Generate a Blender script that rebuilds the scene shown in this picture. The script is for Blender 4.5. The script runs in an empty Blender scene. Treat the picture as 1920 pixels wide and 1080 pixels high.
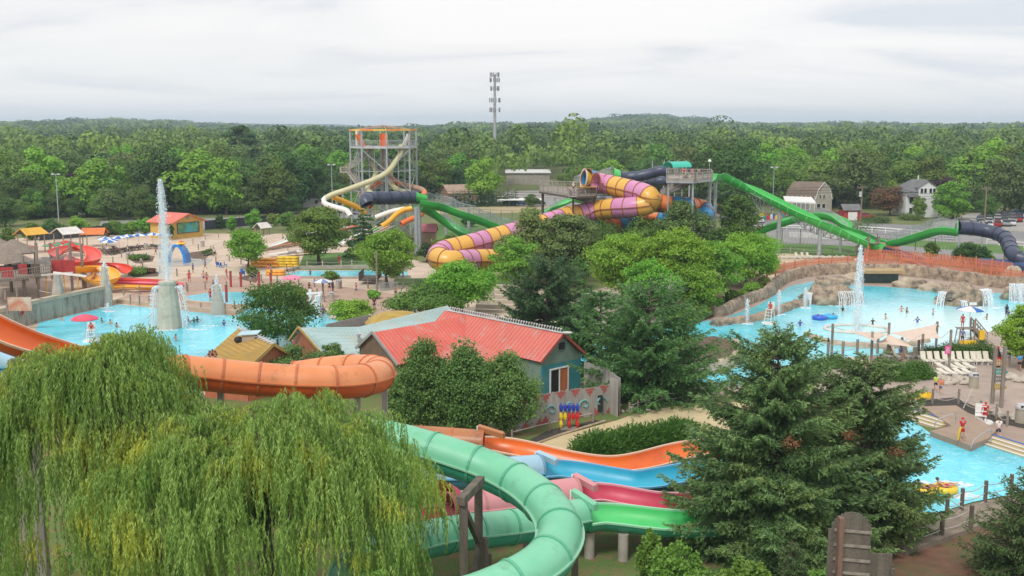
import bpy,math,random
import numpy as np
from mathutils import Vector,Matrix,noise
random.seed(7); RNG=np.random.default_rng(7)
SC=bpy.context.scene; COL=SC.collection
# camera geometry
F=2000.0; CAMH=22.0; TILT=math.atan(300/F); CT,ST=math.cos(TILT),math.sin(TILT)
def ray(px,py):
 u=(px-960)/F; v=(540-py)/F
 return u,CT+v*ST,-ST+v*CT
def P(px,py,z=0.0):
 """place on the level z seen in direction px,py of the 1920x1080 photograph"""
 x,y,d=ray(px,py); k=(z-CAMH)/d
 return Vector((x*k,y*k,z))
def D(px,py,Y):
 x,y,d=ray(px,py); k=Y/y
 return Vector((x*k,Y,CAMH+d*k))
def mpp(Y):return Y/F
# materials
def newmat(name):
 m=bpy.data.materials.new(name); m.use_nodes=True
 nt=m.node_tree; nt.nodes.clear()
 out=nt.nodes.new('ShaderNodeOutputMaterial')
 return m,nt,out
def N(nt,t,**kw):
 n=nt.nodes.new(t)
 for k,v in kw.items():
  if k in n.inputs:n.inputs[k].default_value=v
  else:setattr(n,k,v)
 return n
def L(nt,a,b):nt.links.new(a,b)
def c4(c):return(c[0],c[1],c[2],1)
def noise_fac(nt,scale,detail=4,lo=.35,hi=.65,obj=True,stretch=None,rough=.55):
 tc=N(nt,'ShaderNodeTexCoord')
 src=tc.outputs['Object']
 if stretch:
  mp=N(nt,'ShaderNodeMapping'); mp.inputs['Scale'].default_value=stretch
  L(nt,src,mp.inputs['Vector']); src=mp.outputs['Vector']
 n=N(nt,'ShaderNodeTexNoise',Scale=scale,Detail=detail,Roughness=rough)
 L(nt,src,n.inputs['Vector'])
 mr=N(nt,'ShaderNodeMapRange'); mr.inputs['From Min'].default_value=lo; mr.inputs['From Max'].default_value=hi
 L(nt,n.outputs['Fac'],mr.inputs['Value'])
 return mr.outputs['Result']
def mixc(nt,fac,a,b):
 m=N(nt,'ShaderNodeMix',data_type='RGBA')
 for s,v in((0,fac),(6,a),(7,b)):
  if isinstance(v,(int,float)):m.inputs[s].default_value=v
  elif isinstance(v,tuple):m.inputs[s].default_value=c4(v)
  else:L(nt,v,m.inputs[s])
 return m.outputs[2]
MC={}
def mat(name,c,c2=None,scale=1.0,rough=.7,metal=0,bump=0,bscale=None,stretch=None,spec=.5,dirt=None,dscale=.6,dlo=.5,dhi=.75,detail=4,stripe=None):
 if name in MC:return MC[name]
 m,nt,out=newmat(name)
 b=N(nt,'ShaderNodeBsdfPrincipled',Roughness=rough,Metallic=metal)
 b.inputs['Specular IOR Level'].default_value=spec
 if c2 is None:c2=tuple(min(1,x*.78)for x in c)
 col=mixc(nt,noise_fac(nt,scale,detail,stretch=stretch),c,c2)
 if dirt:
  col=mixc(nt,noise_fac(nt,dscale,6,dlo,dhi,rough=.7,stretch=stretch),col,dirt)
 if stripe:
  ax,w,sc,edge=stripe
  tc=N(nt,'ShaderNodeTexCoord'); sp=N(nt,'ShaderNodeSeparateXYZ'); L(nt,tc.outputs['Object'],sp.inputs[0])
  m1=N(nt,'ShaderNodeMath',operation='DIVIDE'); m1.inputs[1].default_value=w
  if isinstance(ax,tuple):
   dt=N(nt,'ShaderNodeVectorMath',operation='DOT_PRODUCT'); dt.inputs[1].default_value=ax
   L(nt,tc.outputs['Object'],dt.inputs[0]); L(nt,dt.outputs['Value'],m1.inputs[0])
  else:L(nt,sp.outputs[ax],m1.inputs[0])
  m2=N(nt,'ShaderNodeMath',operation='FRACT'); L(nt,m1.outputs[0],m2.inputs[0])
  m3=N(nt,'ShaderNodeMath',operation='LESS_THAN'); m3.inputs[1].default_value=edge; L(nt,m2.outputs[0],m3.inputs[0])
  col=mixc(nt,m3.outputs[0],col,sc)
 L(nt,col,b.inputs['Base Color'])
 if bump:
  tc=N(nt,'ShaderNodeTexCoord')
  n=N(nt,'ShaderNodeTexNoise',Scale=bscale or scale*4,Detail=5); L(nt,tc.outputs['Object'],n.inputs['Vector'])
  bp=N(nt,'ShaderNodeBump',Strength=bump,Distance=.1); L(nt,n.outputs['Fac'],bp.inputs['Height']); L(nt,bp.outputs[0],b.inputs['Normal'])
 L(nt,b.outputs[0],out.inputs[0]); MC[name]=m
 return m
def leafmat(name,c1,c2,c3=None,trans=.28,objvar=.35,rough=.55):
 if name in MC:return MC[name]
 m,nt,out=newmat(name)
 at=N(nt,'ShaderNodeAttribute',attribute_name='tint')
 col=mixc(nt,at.outputs['Fac'],c1,c2)
 if c3:col=mixc(nt,noise_fac(nt,.35,3,.52,.66),col,c3)
 oi=N(nt,'ShaderNodeObjectInfo')
 mr=N(nt,'ShaderNodeMapRange'); mr.inputs['To Min'].default_value=1-objvar; mr.inputs['To Max'].default_value=1+objvar
 L(nt,oi.outputs['Random'],mr.inputs['Value'])
 hs=N(nt,'ShaderNodeHueSaturation'); L(nt,col,hs.inputs['Color']); L(nt,mr.outputs[0],hs.inputs['Value'])
 mr2=N(nt,'ShaderNodeMapRange'); mr2.inputs['To Min'].default_value=.5-.035*objvar/.35; mr2.inputs['To Max'].default_value=.5+.02
 wn=N(nt,'ShaderNodeMath',operation='MULTIPLY'); wn.inputs[1].default_value=7.31; L(nt,oi.outputs['Random'],wn.inputs[0])
 fr=N(nt,'ShaderNodeMath',operation='FRACT'); L(nt,wn.outputs[0],fr.inputs[0]); L(nt,fr.outputs[0],mr2.inputs['Value']); L(nt,mr2.outputs[0],hs.inputs['Hue'])
 b=N(nt,'ShaderNodeBsdfPrincipled',Roughness=rough); b.inputs['Specular IOR Level'].default_value=.35
 t=N(nt,'ShaderNodeBsdfTranslucent'); mx=N(nt,'ShaderNodeMixShader',Fac=trans)
 L(nt,hs.outputs[0],b.inputs['Base Color']); L(nt,hs.outputs[0],t.inputs['Color'])
 L(nt,b.outputs[0],mx.inputs[1]); L(nt,t.outputs[0],mx.inputs[2]); L(nt,mx.outputs[0],out.inputs[0]); MC[name]=m
 return m
# mesh builder
class MB:
 def __init__(s):s.v=[]; s.f=[]; s.m=[]; s.mi=0
 def add(s,vs,fs):
  b=len(s.v); s.v.extend([tuple(v)for v in vs]); s.f.extend([tuple(i+b for i in f)for f in fs]); s.m.extend([s.mi]*len(fs)); return s
 def box(s,c,d,rz=0,M=None):
  hx,hy,hz=d[0]/2,d[1]/2,d[2]/2
  vs=[Vector((x,y,z))for z in(-hz,hz)for x,y in((-hx,-hy),(hx,-hy),(hx,hy),(-hx,hy))]
  Rm=M if M is not None else Matrix.Rotation(rz,3,'Z')
  return s.add([Rm@v+Vector(c)for v in vs],[(3,2,1,0),(4,5,6,7),(0,1,5,4),(1,2,6,5),(2,3,7,6),(3,0,4,7)])
 def beam(s,a,b,w,h=None):
  a,b=Vector(a),Vector(b); d=b-a; ln=d.length
  if ln<1e-6:return s
  q=frame(d.normalized())
  M=Matrix((q[0],d.normalized(),q[1])).transposed()
  return s.box((a+b)/2,(w,ln,h or w),M=M)
 def cyl(s,a,b,r1,r2=None,n=8,cap=True):
  a,b=Vector(a),Vector(b); r2=r1 if r2 is None else r2
  sd,up=frame((b-a).normalized())
  vs=[]
  for p,r in((a,r1),(b,r2)):
   for i in range(n):
    t=2*math.pi*i/n; vs.append(p+(sd*math.cos(t)+up*math.sin(t))*r)
  fs=[(i,(i+1)%n,n+(i+1)%n,n+i)for i in range(n)]
  if cap:fs+=[tuple(range(n-1,-1,-1)),tuple(range(n,2*n))]
  return s.add(vs,fs)
 def tube(s,path,rs,n=8,cap=True):
  path=[Vector(p)for p in path]
  if not hasattr(rs,'__len__'):rs=[rs]*len(path)
  vs=[]; m=len(path)
  for i,p in enumerate(path):
   t=(path[min(i+1,m-1)]-path[max(i-1,0)]).normalized(); sd,up=frame(t)
   for k in range(n):
    a=2*math.pi*k/n; vs.append(p+(sd*math.cos(a)+up*math.sin(a))*rs[i])
  fs=[(i*n+k,i*n+(k+1)%n,(i+1)*n+(k+1)%n,(i+1)*n+k)for i in range(m-1)for k in range(n)]
  if cap:fs+=[tuple(range(n-1,-1,-1)),tuple(range((m-1)*n,m*n))]
  return s.add(vs,fs)
 def sweep(s,path,prof,closed=True,ends=True):
  """prof: list of (side, up) offsets"""
  path=[Vector(p)for p in path]; m=len(path); vs=[]
  for i,p in enumerate(path):
   t=(path[min(i+1,m-1)]-path[max(i-1,0)]).normalized(); sd,up=frame(t)
   pr=prof(i/(m-1))if callable(prof)else prof
   vs+=[p+sd*a+up*b for a,b in pr]
  n=len(vs)//m; rng=range(n if closed else n-1)
  fs=[(i*n+k,i*n+(k+1)%n,(i+1)*n+(k+1)%n,(i+1)*n+k)for i in range(m-1)for k in rng]
  if ends and closed:fs+=[tuple(range(n-1,-1,-1)),tuple(range((m-1)*n,m*n))]
  return s.add(vs,fs)
 def lathe(s,c,prof,n=12,ax=None):
  """prof: (r,z)"""
  c=Vector(c); vs=[]
  for r,z in prof:
   for i in range(n):
    t=2*math.pi*i/n; vs.append(c+Vector((r*math.cos(t),r*math.sin(t),z)))
  m=len(prof)
  fs=[(i*n+k,i*n+(k+1)%n,(i+1)*n+(k+1)%n,(i+1)*n+k)for i in range(m-1)for k in range(n)]
  fs+=[tuple(range(n-1,-1,-1)),tuple(range((m-1)*n,m*n))]
  return s.add(vs,fs)
 def ell(s,c,r,n=10,m=6):
  c=Vector(c); prof=[]
  if not hasattr(r,'__len__'):r=(r,r,r)
  vs=[]
  for j in range(m+1):
   ph=-math.pi/2+math.pi*j/m
   cr=max(math.cos(ph),.02)
   for i in range(n):
    t=2*math.pi*i/n; vs.append(c+Vector((r[0]*cr*math.cos(t),r[1]*cr*math.sin(t),r[2]*math.sin(ph))))
  fs=[(i*n+k,i*n+(k+1)%n,(i+1)*n+(k+1)%n,(i+1)*n+k)for i in range(m)for k in range(n)]
  fs+=[tuple(range(n-1,-1,-1)),tuple(range(m*n,(m+1)*n))]
  return s.add(vs,fs)
 def prism(s,pts,z0,z1):
  """vertical prism over a ground polygon (list of x,y)"""
  n=len(pts); a=sum(pts[i][0]*pts[(i+1)%n][1]-pts[(i+1)%n][0]*pts[i][1]for i in range(n))
  if a<0:pts=pts[::-1]
  vs=[(p[0],p[1],z0)for p in pts]+[(p[0],p[1],z1)for p in pts]
  return s.add(vs,[tuple(range(n-1,-1,-1)),tuple(range(n,2*n))]+[(i,(i+1)%n,n+(i+1)%n,n+i)for i in range(n)])
 def plate(s,pts,th):
  """a slab over any planar polygon, th thick along minus its normal"""
  pts=[Vector(p)for p in pts]; n=len(pts)
  nr=Vector((0,0,0))
  for i in range(n):nr+=(pts[i]-pts[0]).cross(pts[(i+1)%n]-pts[0])
  nr.normalize()
  if nr.z<0:pts=pts[::-1]; nr=-nr
  vs=pts+[p-nr*th for p in pts]
  return s.add(vs,[tuple(range(n)),tuple(range(2*n-1,n-1,-1))]+[((i+1)%n,i,n+i,n+(i+1)%n)for i in range(n)])
 def build(s,name,mats,parent=None,smooth=False,auto=None):
  me=bpy.data.meshes.new(name); me.from_pydata(s.v,[],s.f);
  if not isinstance(mats,(list,tuple)):mats=[mats]
  for m in mats:me.materials.append(m)
  if any(s.m):me.polygons.foreach_set('material_index',s.m)
  if smooth:me.shade_smooth()if hasattr(me,'shade_smooth')else me.polygons.foreach_set('use_smooth',[True]*len(s.f))
  me.update()
  if smooth and auto is not False:
   try:me.set_sharp_from_angle(angle=math.radians(auto or 40))
   except Exception:pass
  o=bpy.data.objects.new(name,me); COL.objects.link(o)
  if parent is not None:attach(o,parent)
  return o
def frame(t):
 z=Vector((0,0,1))
 sd=t.cross(z)
 if sd.length<1e-3:sd=Vector((1,0,0))
 sd.normalize(); up=sd.cross(t).normalized()
 return sd,up
WORLD_ROOTS=set()
def attach(o,parent):
 o.parent=parent
 if parent.get('_w'):o.location=-Vector(parent['_w'])
def thing(name,label,cat,loc=(0,0,0),rz=0,group=None,world=False,kind=None):
 o=bpy.data.objects.new(name,None); COL.objects.link(o); o.location=loc; o.rotation_euler=(0,0,rz)
 o.empty_display_size=.2
 o['label']=label; o['category']=cat
 if group:o['group']=group
 if kind:o['kind']=kind
 if world:o['_w']=tuple(loc)
 return o
def tag(o,label,cat,group=None,kind=None):
 o['label']=label; o['category']=cat
 if group:o['group']=group
 if kind:o['kind']=kind
 return o
def struct(o,label=None,kind='structure',cat=None):
 o['kind']=kind
 if label:o['label']=label
 if cat:o['category']=cat
 return o
def dup(root,loc=None,rz=None,label=None,group=None,scale=None,m=None,cat=None,name=None):
 """a copy of a thing, its parts and sub-parts; m = {part name: material}"""
 r=root.copy(); COL.objects.link(r)
 if name:r.name=name
 if loc is not None:r.location=loc
 if rz is not None:r.rotation_euler=(0,0,rz)
 if scale is not None:r.scale=(scale,)*3 if not hasattr(scale,'__len__')else scale
 if label:r['label']=label
 if group:r['group']=group
 if cat:r['category']=cat
 def rec(a,b):
  for ch in list(a.children):
   c=ch.copy(); COL.objects.link(c); c.parent=b
   if m:override(c,m)
   rec(ch,c)
 rec(root,r)
 if m:override(r,m)
 return r
def override(c,m):
 k=c.name.split('.')[0]
 if k in m and c.type=='MESH':
  if m[k]is None:return
  c.material_slots[0].link='OBJECT'; c.material_slots[0].material=m[k]
def spline(pts,n=None,step=None,closed=False):
 pts=[Vector(p)for p in pts]
 if len(pts)==2:dense=[pts[0].lerp(pts[1],i/20)for i in range(21)]
 else:
  e=[pts[0]*2-pts[1]]+pts+[pts[-1]*2-pts[-2]]if not closed else[pts[-1]]+pts+[pts[0],pts[1]]
  dense=[]
  for i in range(len(e)-3):
   a,b,c,d=e[i:i+4]
   for k in range(16):
    t=k/16; dense.append(.5*((2*b)+(c-a)*t+(2*a-5*b+4*c-d)*t*t+(3*b-a-3*c+d)*t**3))
  dense.append(e[-2].copy())
 ln=[0]
 for i in range(1,len(dense)):ln.append(ln[-1]+(dense[i]-dense[i-1]).length)
 if n is None:n=max(2,int(ln[-1]/step)+1)
 out=[]; j=0
 for i in range(n):
  s=ln[-1]*i/(n-1)
  while j<len(ln)-2 and ln[j+1]<s:j+=1
  t=(s-ln[j])/max(ln[j+1]-ln[j],1e-9); out.append(dense[j].lerp(dense[j+1],min(max(t,0),1)))
 return out
# world, sun, camera
SUN_EL,SUN_AZ=math.radians(52),math.radians(205)
w=bpy.data.worlds.new('World'); SC.world=w; w.use_nodes=True
nt=w.node_tree; nt.nodes.clear()
out=N(nt,'ShaderNodeOutputWorld'); bg=N(nt,'ShaderNodeBackground',Strength=.1)
sky=N(nt,'ShaderNodeTexSky',sky_type='NISHITA',sun_disc=False,sun_elevation=SUN_EL,sun_rotation=SUN_AZ)
tc=N(nt,'ShaderNodeTexCoord'); sp=N(nt,'ShaderNodeSeparateXYZ'); L(nt,tc.outputs['Generated'],sp.inputs[0])
zz=N(nt,'ShaderNodeMath',operation='MAXIMUM'); zz.inputs[1].default_value=0.0; L(nt,sp.outputs[2],zz.inputs[0])
za=N(nt,'ShaderNodeMath',operation='ADD'); za.inputs[1].default_value=.07; L(nt,zz.outputs[0],za.inputs[0])
dv=N(nt,'ShaderNodeVectorMath',operation='DIVIDE'); L(nt,tc.outputs['Generated'],dv.inputs[0])
cb=N(nt,'ShaderNodeCombineXYZ')
for i in range(3):L(nt,za.outputs[0],cb.inputs[i])
L(nt,cb.outputs[0],dv.inputs[1])
mp=N(nt,'ShaderNodeMapping'); mp.inputs['Scale'].default_value=(.34,.40,0); mp.inputs['Rotation'].default_value=(0,0,.9); mp.inputs['Location'].default_value=(3.1,1.7,0)
L(nt,dv.outputs[0],mp.inputs[0])
n1=N(nt,'ShaderNodeTexNoise',Scale=1.0,Detail=8,Roughness=.52,Distortion=1.1); L(nt,mp.outputs[0],n1.inputs['Vector'])
rp=N(nt,'ShaderNodeValToRGB'); L(nt,n1.outputs['Fac'],rp.inputs[0])
e=rp.color_ramp.elements; e[0].position=.34; e[0].color=(5.1,5.25,5.6,1); e[1].position=.60; e[1].color=(6.85,6.65,6.55,1)
k=rp.color_ramp.elements.new(.46); k.color=(6.4,6.25,6.2,1)
n2=N(nt,'ShaderNodeTexNoise',Scale=.55,Detail=3); L(nt,mp.outputs[0],n2.inputs['Vector'])
mr=N(nt,'ShaderNodeMapRange'); mr.inputs['From Min'].default_value=.42; mr.inputs['From Max'].default_value=.62; mr.inputs['To Min'].default_value=.97; mr.inputs['To Max'].default_value=.8
L(nt,n2.outputs['Fac'],mr.inputs['Value'])
cl=mixc(nt,mr.outputs[0],sky.outputs[0],rp.outputs[0])
hz=N(nt,'ShaderNodeMapRange'); hz.inputs['From Min'].default_value=.0; hz.inputs['From Max'].default_value=.075; hz.inputs['To Min'].default_value=.75; hz.inputs['To Max'].default_value=0
L(nt,sp.outputs[2],hz.inputs['Value'])
cl=mixc(nt,hz.outputs[0],cl,(6.3,6.5,6.65))
L(nt,cl,bg.inputs[0]); L(nt,bg.outputs[0],out.inputs[0])
sl=bpy.data.lights.new('sun','SUN'); sl.energy=1.5; sl.angle=math.radians(14); sl.color=(1,.95,.87)
so=bpy.data.objects.new('sun',sl); COL.objects.link(so)
sd=Vector((math.sin(SUN_AZ)*math.cos(SUN_EL),math.cos(SUN_AZ)*math.cos(SUN_EL),math.sin(SUN_EL)))
so.rotation_euler=sd.to_track_quat('Z','Y').to_euler(); so.location=(0,0,200)
cam=bpy.data.cameras.new('camera'); co=bpy.data.objects.new('camera',cam); COL.objects.link(co)
co.location=(0,0,CAMH); co.rotation_euler=(math.pi/2-TILT,0,0)
cam.sensor_width=36; cam.lens=36*F/1920; cam.clip_end=12000; cam.clip_start=.5
SC.camera=co
SC.view_settings.view_transform='Standard'; SC.view_settings.look='None'; SC.view_settings.exposure=.64; SC.view_settings.gamma=1
SC.render.resolution_x=1024; SC.render.resolution_y=576
SC.cycles.max_bounces=8; SC.cycles.transparent_max_bounces=12; SC.cycles.use_denoising=True
# shared materials
WOOD=mat('weathered_wood',(.30,.26,.22),(.20,.17,.14),3,.85,stretch=(1,1,.2),bump=.3)
WOODD=mat('dark_wood',(.13,.10,.08),(.08,.065,.05),3,.85,stretch=(1,1,.2))
WOODL=mat('tan_wood',(.42,.33,.22),(.32,.24,.16),3,.8)
STEEL=mat('galvanised_steel',(.42,.45,.48),(.34,.37,.40),2,.5,metal=.3)
WHITE=mat('white_paint',(.8,.8,.78),(.7,.7,.68),2,.5)
ROPE=mat('rope',(.5,.47,.42),(.4,.37,.32),6,.9)
CONC=mat('concrete',(.42,.39,.34),(.33,.30,.26),.8,.85,bump=.2,dirt=(.2,.18,.15),dscale=.5,dlo=.55,dhi=.8)
RED=mat('red_cloth',(.62,.02,.03)); BLUE=mat('blue_cloth',(.03,.12,.5)); BLACK=mat('black_cloth',(.02,.02,.025))
YEL=mat('yellow_plastic',(.85,.55,.02),(.75,.45,.02),3,.4); ORG=mat('orange_cloth',(.85,.2,.08))
GREY=mat('grey_cloth',(.3,.3,.32)); NAVY=mat('navy_cloth',(.03,.05,.12)); WHT=mat('white_cloth',(.75,.75,.75)); LIME=mat('lime_cloth',(.5,.8,.08)); PINK=mat('pink_cloth',(.75,.15,.25)); TEAL=mat('teal_cloth',(.03,.3,.3))
SKIN1=mat('fair_skin',(.60,.36,.26),(.52,.30,.21),6,.5); SKIN2=mat('tan_skin',(.42,.22,.13),(.36,.18,.1),6,.5); SKIN3=mat('dark_skin',(.14,.07,.04),(.10,.05,.03),6,.5)
HAIRD=mat('dark_hair',(.02,.015,.012)); HAIRB=mat('brown_hair',(.12,.06,.03)); HAIRF=mat('blond_hair',(.45,.3,.13))
EYE=mat('eye_dark',(.02,.02,.02),rough=.2)
# GROUND, WATER, PAVING
def sheet(name,pts,z,m,label=None,zs=None,kind='structure'):
 """pts: photograph directions on level z -> flat polygon"""
 mb=MB(); vs=[P(p[0],p[1],z)for p in pts]; mb.add(vs,[tuple(range(len(vs)))])
 o=mb.build(name,m)
 if o.data.polygons[0].normal.z<0:o.data.flip_normals()
 o['kind']=kind
 if label:o['label']=label
 return o
def hgt(x,y):
 """gentle hills far off"""
 r=math.hypot(x,y)
 if r<700:return 0.0
 a=min((r-700)/1800,1.0)
 h=a*a*(3-2*a)*11
 th=math.atan2(x,y)
 h*=.8+.4*math.sin(th*5+1.0)+.3*math.sin(th*13+.5)+.06*math.sin(th*31)
 b=min(max((r-1500)/1200,0),1)
 h+=b*(26*math.exp(-((th-.125)/.06)**2)+19*math.exp(-((th+.36)/.12)**2)+12*math.exp(-((th-.33)/.10)**2)+8*math.exp(-((th+.03)/.04)**2)-4)
 h+=a*7*noise.noise(Vector((x*.0016,y*.0016,3)))
 return h
LAWN,nt,out=newmat('lawn_ground')
b=N(nt,'ShaderNodeBsdfPrincipled',Roughness=.95)
c=mixc(nt,noise_fac(nt,.12,6,.4,.6),(.08,.15,.03),(.13,.19,.05))
c=mixc(nt,noise_fac(nt,.9,6,.48,.58,rough=.75),c,(.20,.135,.07))
c=mixc(nt,noise_fac(nt,7,4,.55,.7),c,(.05,.08,.02))
L(nt,c,b.inputs[0]); L(nt,b.outputs[0],out.inputs[0])
g=MB(); ys=[5,60,120,200,300,450,650,800,950,1150,1350,1600,1850,2100,2400,2700,3000,3400,3900]
nx=60
for y in ys:
 for i in range(nx+1):
  x=(i/nx*2-1)*(y*.75+120); g.v.append((x,y,hgt(x,y)if y>650 else 0))
g.f=[(j*(nx+1)+i,j*(nx+1)+i+1,(j+1)*(nx+1)+i+1,(j+1)*(nx+1)+i)for j in range(len(ys)-1)for i in range(nx)]
g.m=[0]*len(g.f)
struct(g.build('ground',LAWN),'grass and bare earth under and around the park')
PAVE=mat('tan_paving',(.60,.48,.37),(.50,.40,.31),.35,.9,bump=.1,dirt=(.34,.27,.21),dscale=.25,dlo=.55,dhi=.8)
PAVE2=mat('brown_paving',(.40,.32,.27),(.33,.26,.22),.4,.9,dirt=(.24,.2,.17),dscale=.35,dlo=.55,dhi=.75)
PATH=mat('sand_path',(.56,.46,.27),(.48,.39,.23),.5,.95,bump=.2,dirt=(.35,.28,.17),dscale=.6,dlo=.58,dhi=.8)
sheet('pavement',[(-80,640),(-80,455),(60,445),(280,440),(390,438),(560,438),(700,470),(830,500),(960,500),(1040,560),(1060,640),(760,690),(600,690),(300,760)],.004,PAVE,'tan paving of the park around the left pool')
sheet('plaza',[(215,562),(300,532),(352,520),(420,516),(560,526),(700,545),(790,560),(760,600),(700,612),(600,600),(560,572),(470,560),(440,592),(330,582)],.008,mat('brick_plaza',(.46,.32,.25),(.38,.26,.2),.5,.9,dirt=(.3,.22,.18),dscale=.4),'reddish brick paving round the red posts and umbrellas')
sheet('plaza',[(1060,560),(1200,520),(1300,490),(1440,470),(1600,478),(1700,490),(2010,530),(2450,600),(2500,900),(2010,900),(1930,850),(1700,790),(1560,760),(1300,735),(1060,745)],.006,PAVE2,'brown grey paving around the right pool')
sheet('sand_terrace',[(1400,520),(1450,472),(1620,484),(1620,500),(1520,510),(1450,520)],.010,mat('terrace_sand',(.55,.45,.32),(.5,.4,.28),.4,.95))
sheet('path',[(930,850),(1010,828),(1157,788),(1200,772),(1300,757),(1420,752),(1560,765),(1420,800),(1250,830),(1080,850),(1000,868)],.012,PATH,'pale sandy path below the painted fence')
MULCH=mat('mulch',(.16,.10,.07),(.10,.065,.045),1.5,.95,bump=.4)
MULCHR=mat('red_mulch',(.20,.10,.06),(.13,.07,.045),1.2,.95,bump=.4,dirt=(.1,.12,.04),dscale=.5,dlo=.5,dhi=.7)
sheet('mulch_bed',[(1360,770),(1500,745),(1640,745),(1700,760),(1700,800),(1560,900),(1420,900),(1380,850)],.016,MULCHR)
sheet('earth_bank',[(1600,1030),(1700,1020),(1830,985),(1990,940),(2020,1200),(1500,1200)],.018,MULCHR,'reddish earth and mulch below the rope fence')
def watermat(name,deep,shallow,centre=None,radius=40,bs=1.3):
 m,nt,out=newmat(name)
 b=N(nt,'ShaderNodeBsdfPrincipled',Roughness=.12,IOR=1.33)
 col=mixc(nt,noise_fac(nt,.12,4,.38,.62),tuple(x*.86 for x in deep),tuple(min(1,x*1.18+.03)for x in deep))
 tc=N(nt,'ShaderNodeTexCoord')
 if centre:
  d=N(nt,'ShaderNodeVectorMath',operation='DISTANCE'); d.inputs[1].default_value=centre; L(nt,tc.outputs['Object'],d.inputs[0])
  mr=N(nt,'ShaderNodeMapRange',interpolation_type='SMOOTHSTEP'); mr.inputs['From Min'].default_value=radius*.25; mr.inputs['From Max'].default_value=radius; mr.inputs['To Min'].default_value=1; mr.inputs['To Max'].default_value=0
  L(nt,d.outputs['Value'],mr.inputs['Value']); col=mixc(nt,mr.outputs[0],col,shallow)
 w1=N(nt,'ShaderNodeTexNoise',Scale=bs,Detail=3,Distortion=1.2); L(nt,tc.outputs['Object'],w1.inputs['Vector'])
 mr=N(nt,'ShaderNodeMapRange'); mr.inputs['From Min'].default_value=.52; mr.inputs['From Max'].default_value=.68; mr.inputs['To Max'].default_value=.28; L(nt,w1.outputs['Fac'],mr.inputs['Value'])
 col=mixc(nt,mr.outputs[0],col,(.62,.93,.97))  # pale ripple streaks: light patterns on the water painted into the colour
 L(nt,col,b.inputs['Base Color'])
 bp=N(nt,'ShaderNodeBump',Strength=.5,Distance=.12); L(nt,w1.outputs['Fac'],bp.inputs['Height']); L(nt,bp.outputs[0],b.inputs['Normal'])
 L(nt,b.outputs[0],out.inputs[0]); return m
W1=watermat('left_pool_water',(.10,.58,.72),(.5,.9,.95))
bc=P(1850,620,0)
W2=watermat('right_pool_water',(.09,.57,.70),(.62,.88,.92),tuple(bc),25)
W3=watermat('plunge_pool_water',(.10,.58,.72),(.5,.9,.95),bs=2.0)
WZ=.05
sheet('water',[(74,604),(207,574),(225,571),(441,592),(470,578),(560,573),(606,584),(640,606),(600,650),(520,700),(250,760),(120,720),(50,650)],WZ,W1,'turquoise water of the left pool around the tall fountain')
sheet('water',[(345,556),(400,547),(470,548),(520,556),(500,572),(440,574),(360,567)],WZ,W1,'turquoise water of the small wading pool by the red posts')
sheet('water',[(535,513),(560,508),(690,507),(765,509),(765,519),(650,521),(560,521)],WZ,W1,'narrow strip of turquoise river behind the locust tree')
sheet('water',[(1353,598),(1420,573),(1447,557),(1480,537),(1523,528),(1623,536),(1700,540),(1780,548),(1887,550),(1960,556),(2120,580),(2330,640),(2100,626),(1887,614),(1830,628),(1800,643),(1740,655),(1700,662),(1560,672),(1480,705),(1380,722),(1300,724),(1200,712),(1070,680),(1080,645),(1250,612)],WZ,W2,'turquoise water of the large right pool')
sheet('water',[(1640,860),(1640,770),(1708,786),(1744,812),(1821,838),(1853,826),(2000,872),(2000,905),(1920,922),(1876,931),(1824,941),(1769,958),(1712,974),(1642,996),(1500,1020),(1350,1010),(1400,900)],WZ,W3,'turquoise water of the plunge pool at the foot of the slides')
GRASS=mat('green_lawn',(.10,.20,.035),(.07,.15,.03),.3,.95)
GRASSY=mat('dry_field',(.42,.34,.20),(.34,.29,.16),.1,.95)
ASPH=mat('asphalt',(.27,.265,.26),(.22,.215,.21),.2,.95)
sheet('lawn',[(1425,472),(1430,455),(1620,462),(1700,480),(1640,486)],.012,GRASS)
sheet('lawn',[(560,500),(570,476),(720,470),(780,500),(760,507),(560,506)],.012,GRASS)
sheet('lawn',[(820,450),(820,420),(870,400),(960,410),(960,470),(860,480)],.012,GRASS)
sheet('lawn',[(740,535),(740,522),(950,520),(960,532),(900,545)],.014,GRASS)
sheet('asphalt',[(1400,457),(1400,428),(1600,421),(1720,424),(2100,445),(2100,560),(1700,482)],.008,ASPH,'grey asphalt yard behind the black chain link fence')
sheet('road',[(1360,421),(1400,403),(1600,416),(1820,428),(2100,450),(2100,462),(1700,432),(1500,426)],.016,mat('road_tarmac',(.22,.22,.22),(.19,.19,.19),.3,.9),'grey road below the houses')
sheet('verge',[(1560,441),(1750,452),(2100,472),(2100,492),(1800,470),(1600,452)],.024,GRASS,'grass verge beyond the asphalt yard')
sheet('field',[(780,402),(880,386),(1080,387),(1100,396),(900,400)],.010,GRASSY,'strip of dry tan field beyond the fence')
sheet('road',[(820,385),(850,376),(1060,372),(1120,376),(1120,386),(900,386)],.020,ASPH,'grey road beyond the tan field')
sheet('parking_lot',[(940,370),(950,358),(1120,355),(1300,372),(1420,400),(1420,420),(1200,380)],.014,mat('lot_tarmac',(.33,.31,.29),(.28,.26,.25),.2,.95),'pale car park beyond the wooden platform')
sheet('parking_lot',[(1740,436),(1750,418),(1820,400),(1990,396),(2000,440),(1880,432)],.030,mat('lot_gravel',(.34,.32,.29),(.28,.27,.25),.2,.95),'car park by the right hand woods')
sheet('road',[(180,440),(190,414),(420,408),(600,398),(700,398),(700,406),(560,418),(400,430)],.014,ASPH,'grey lane behind the dark screened fence')
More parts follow.
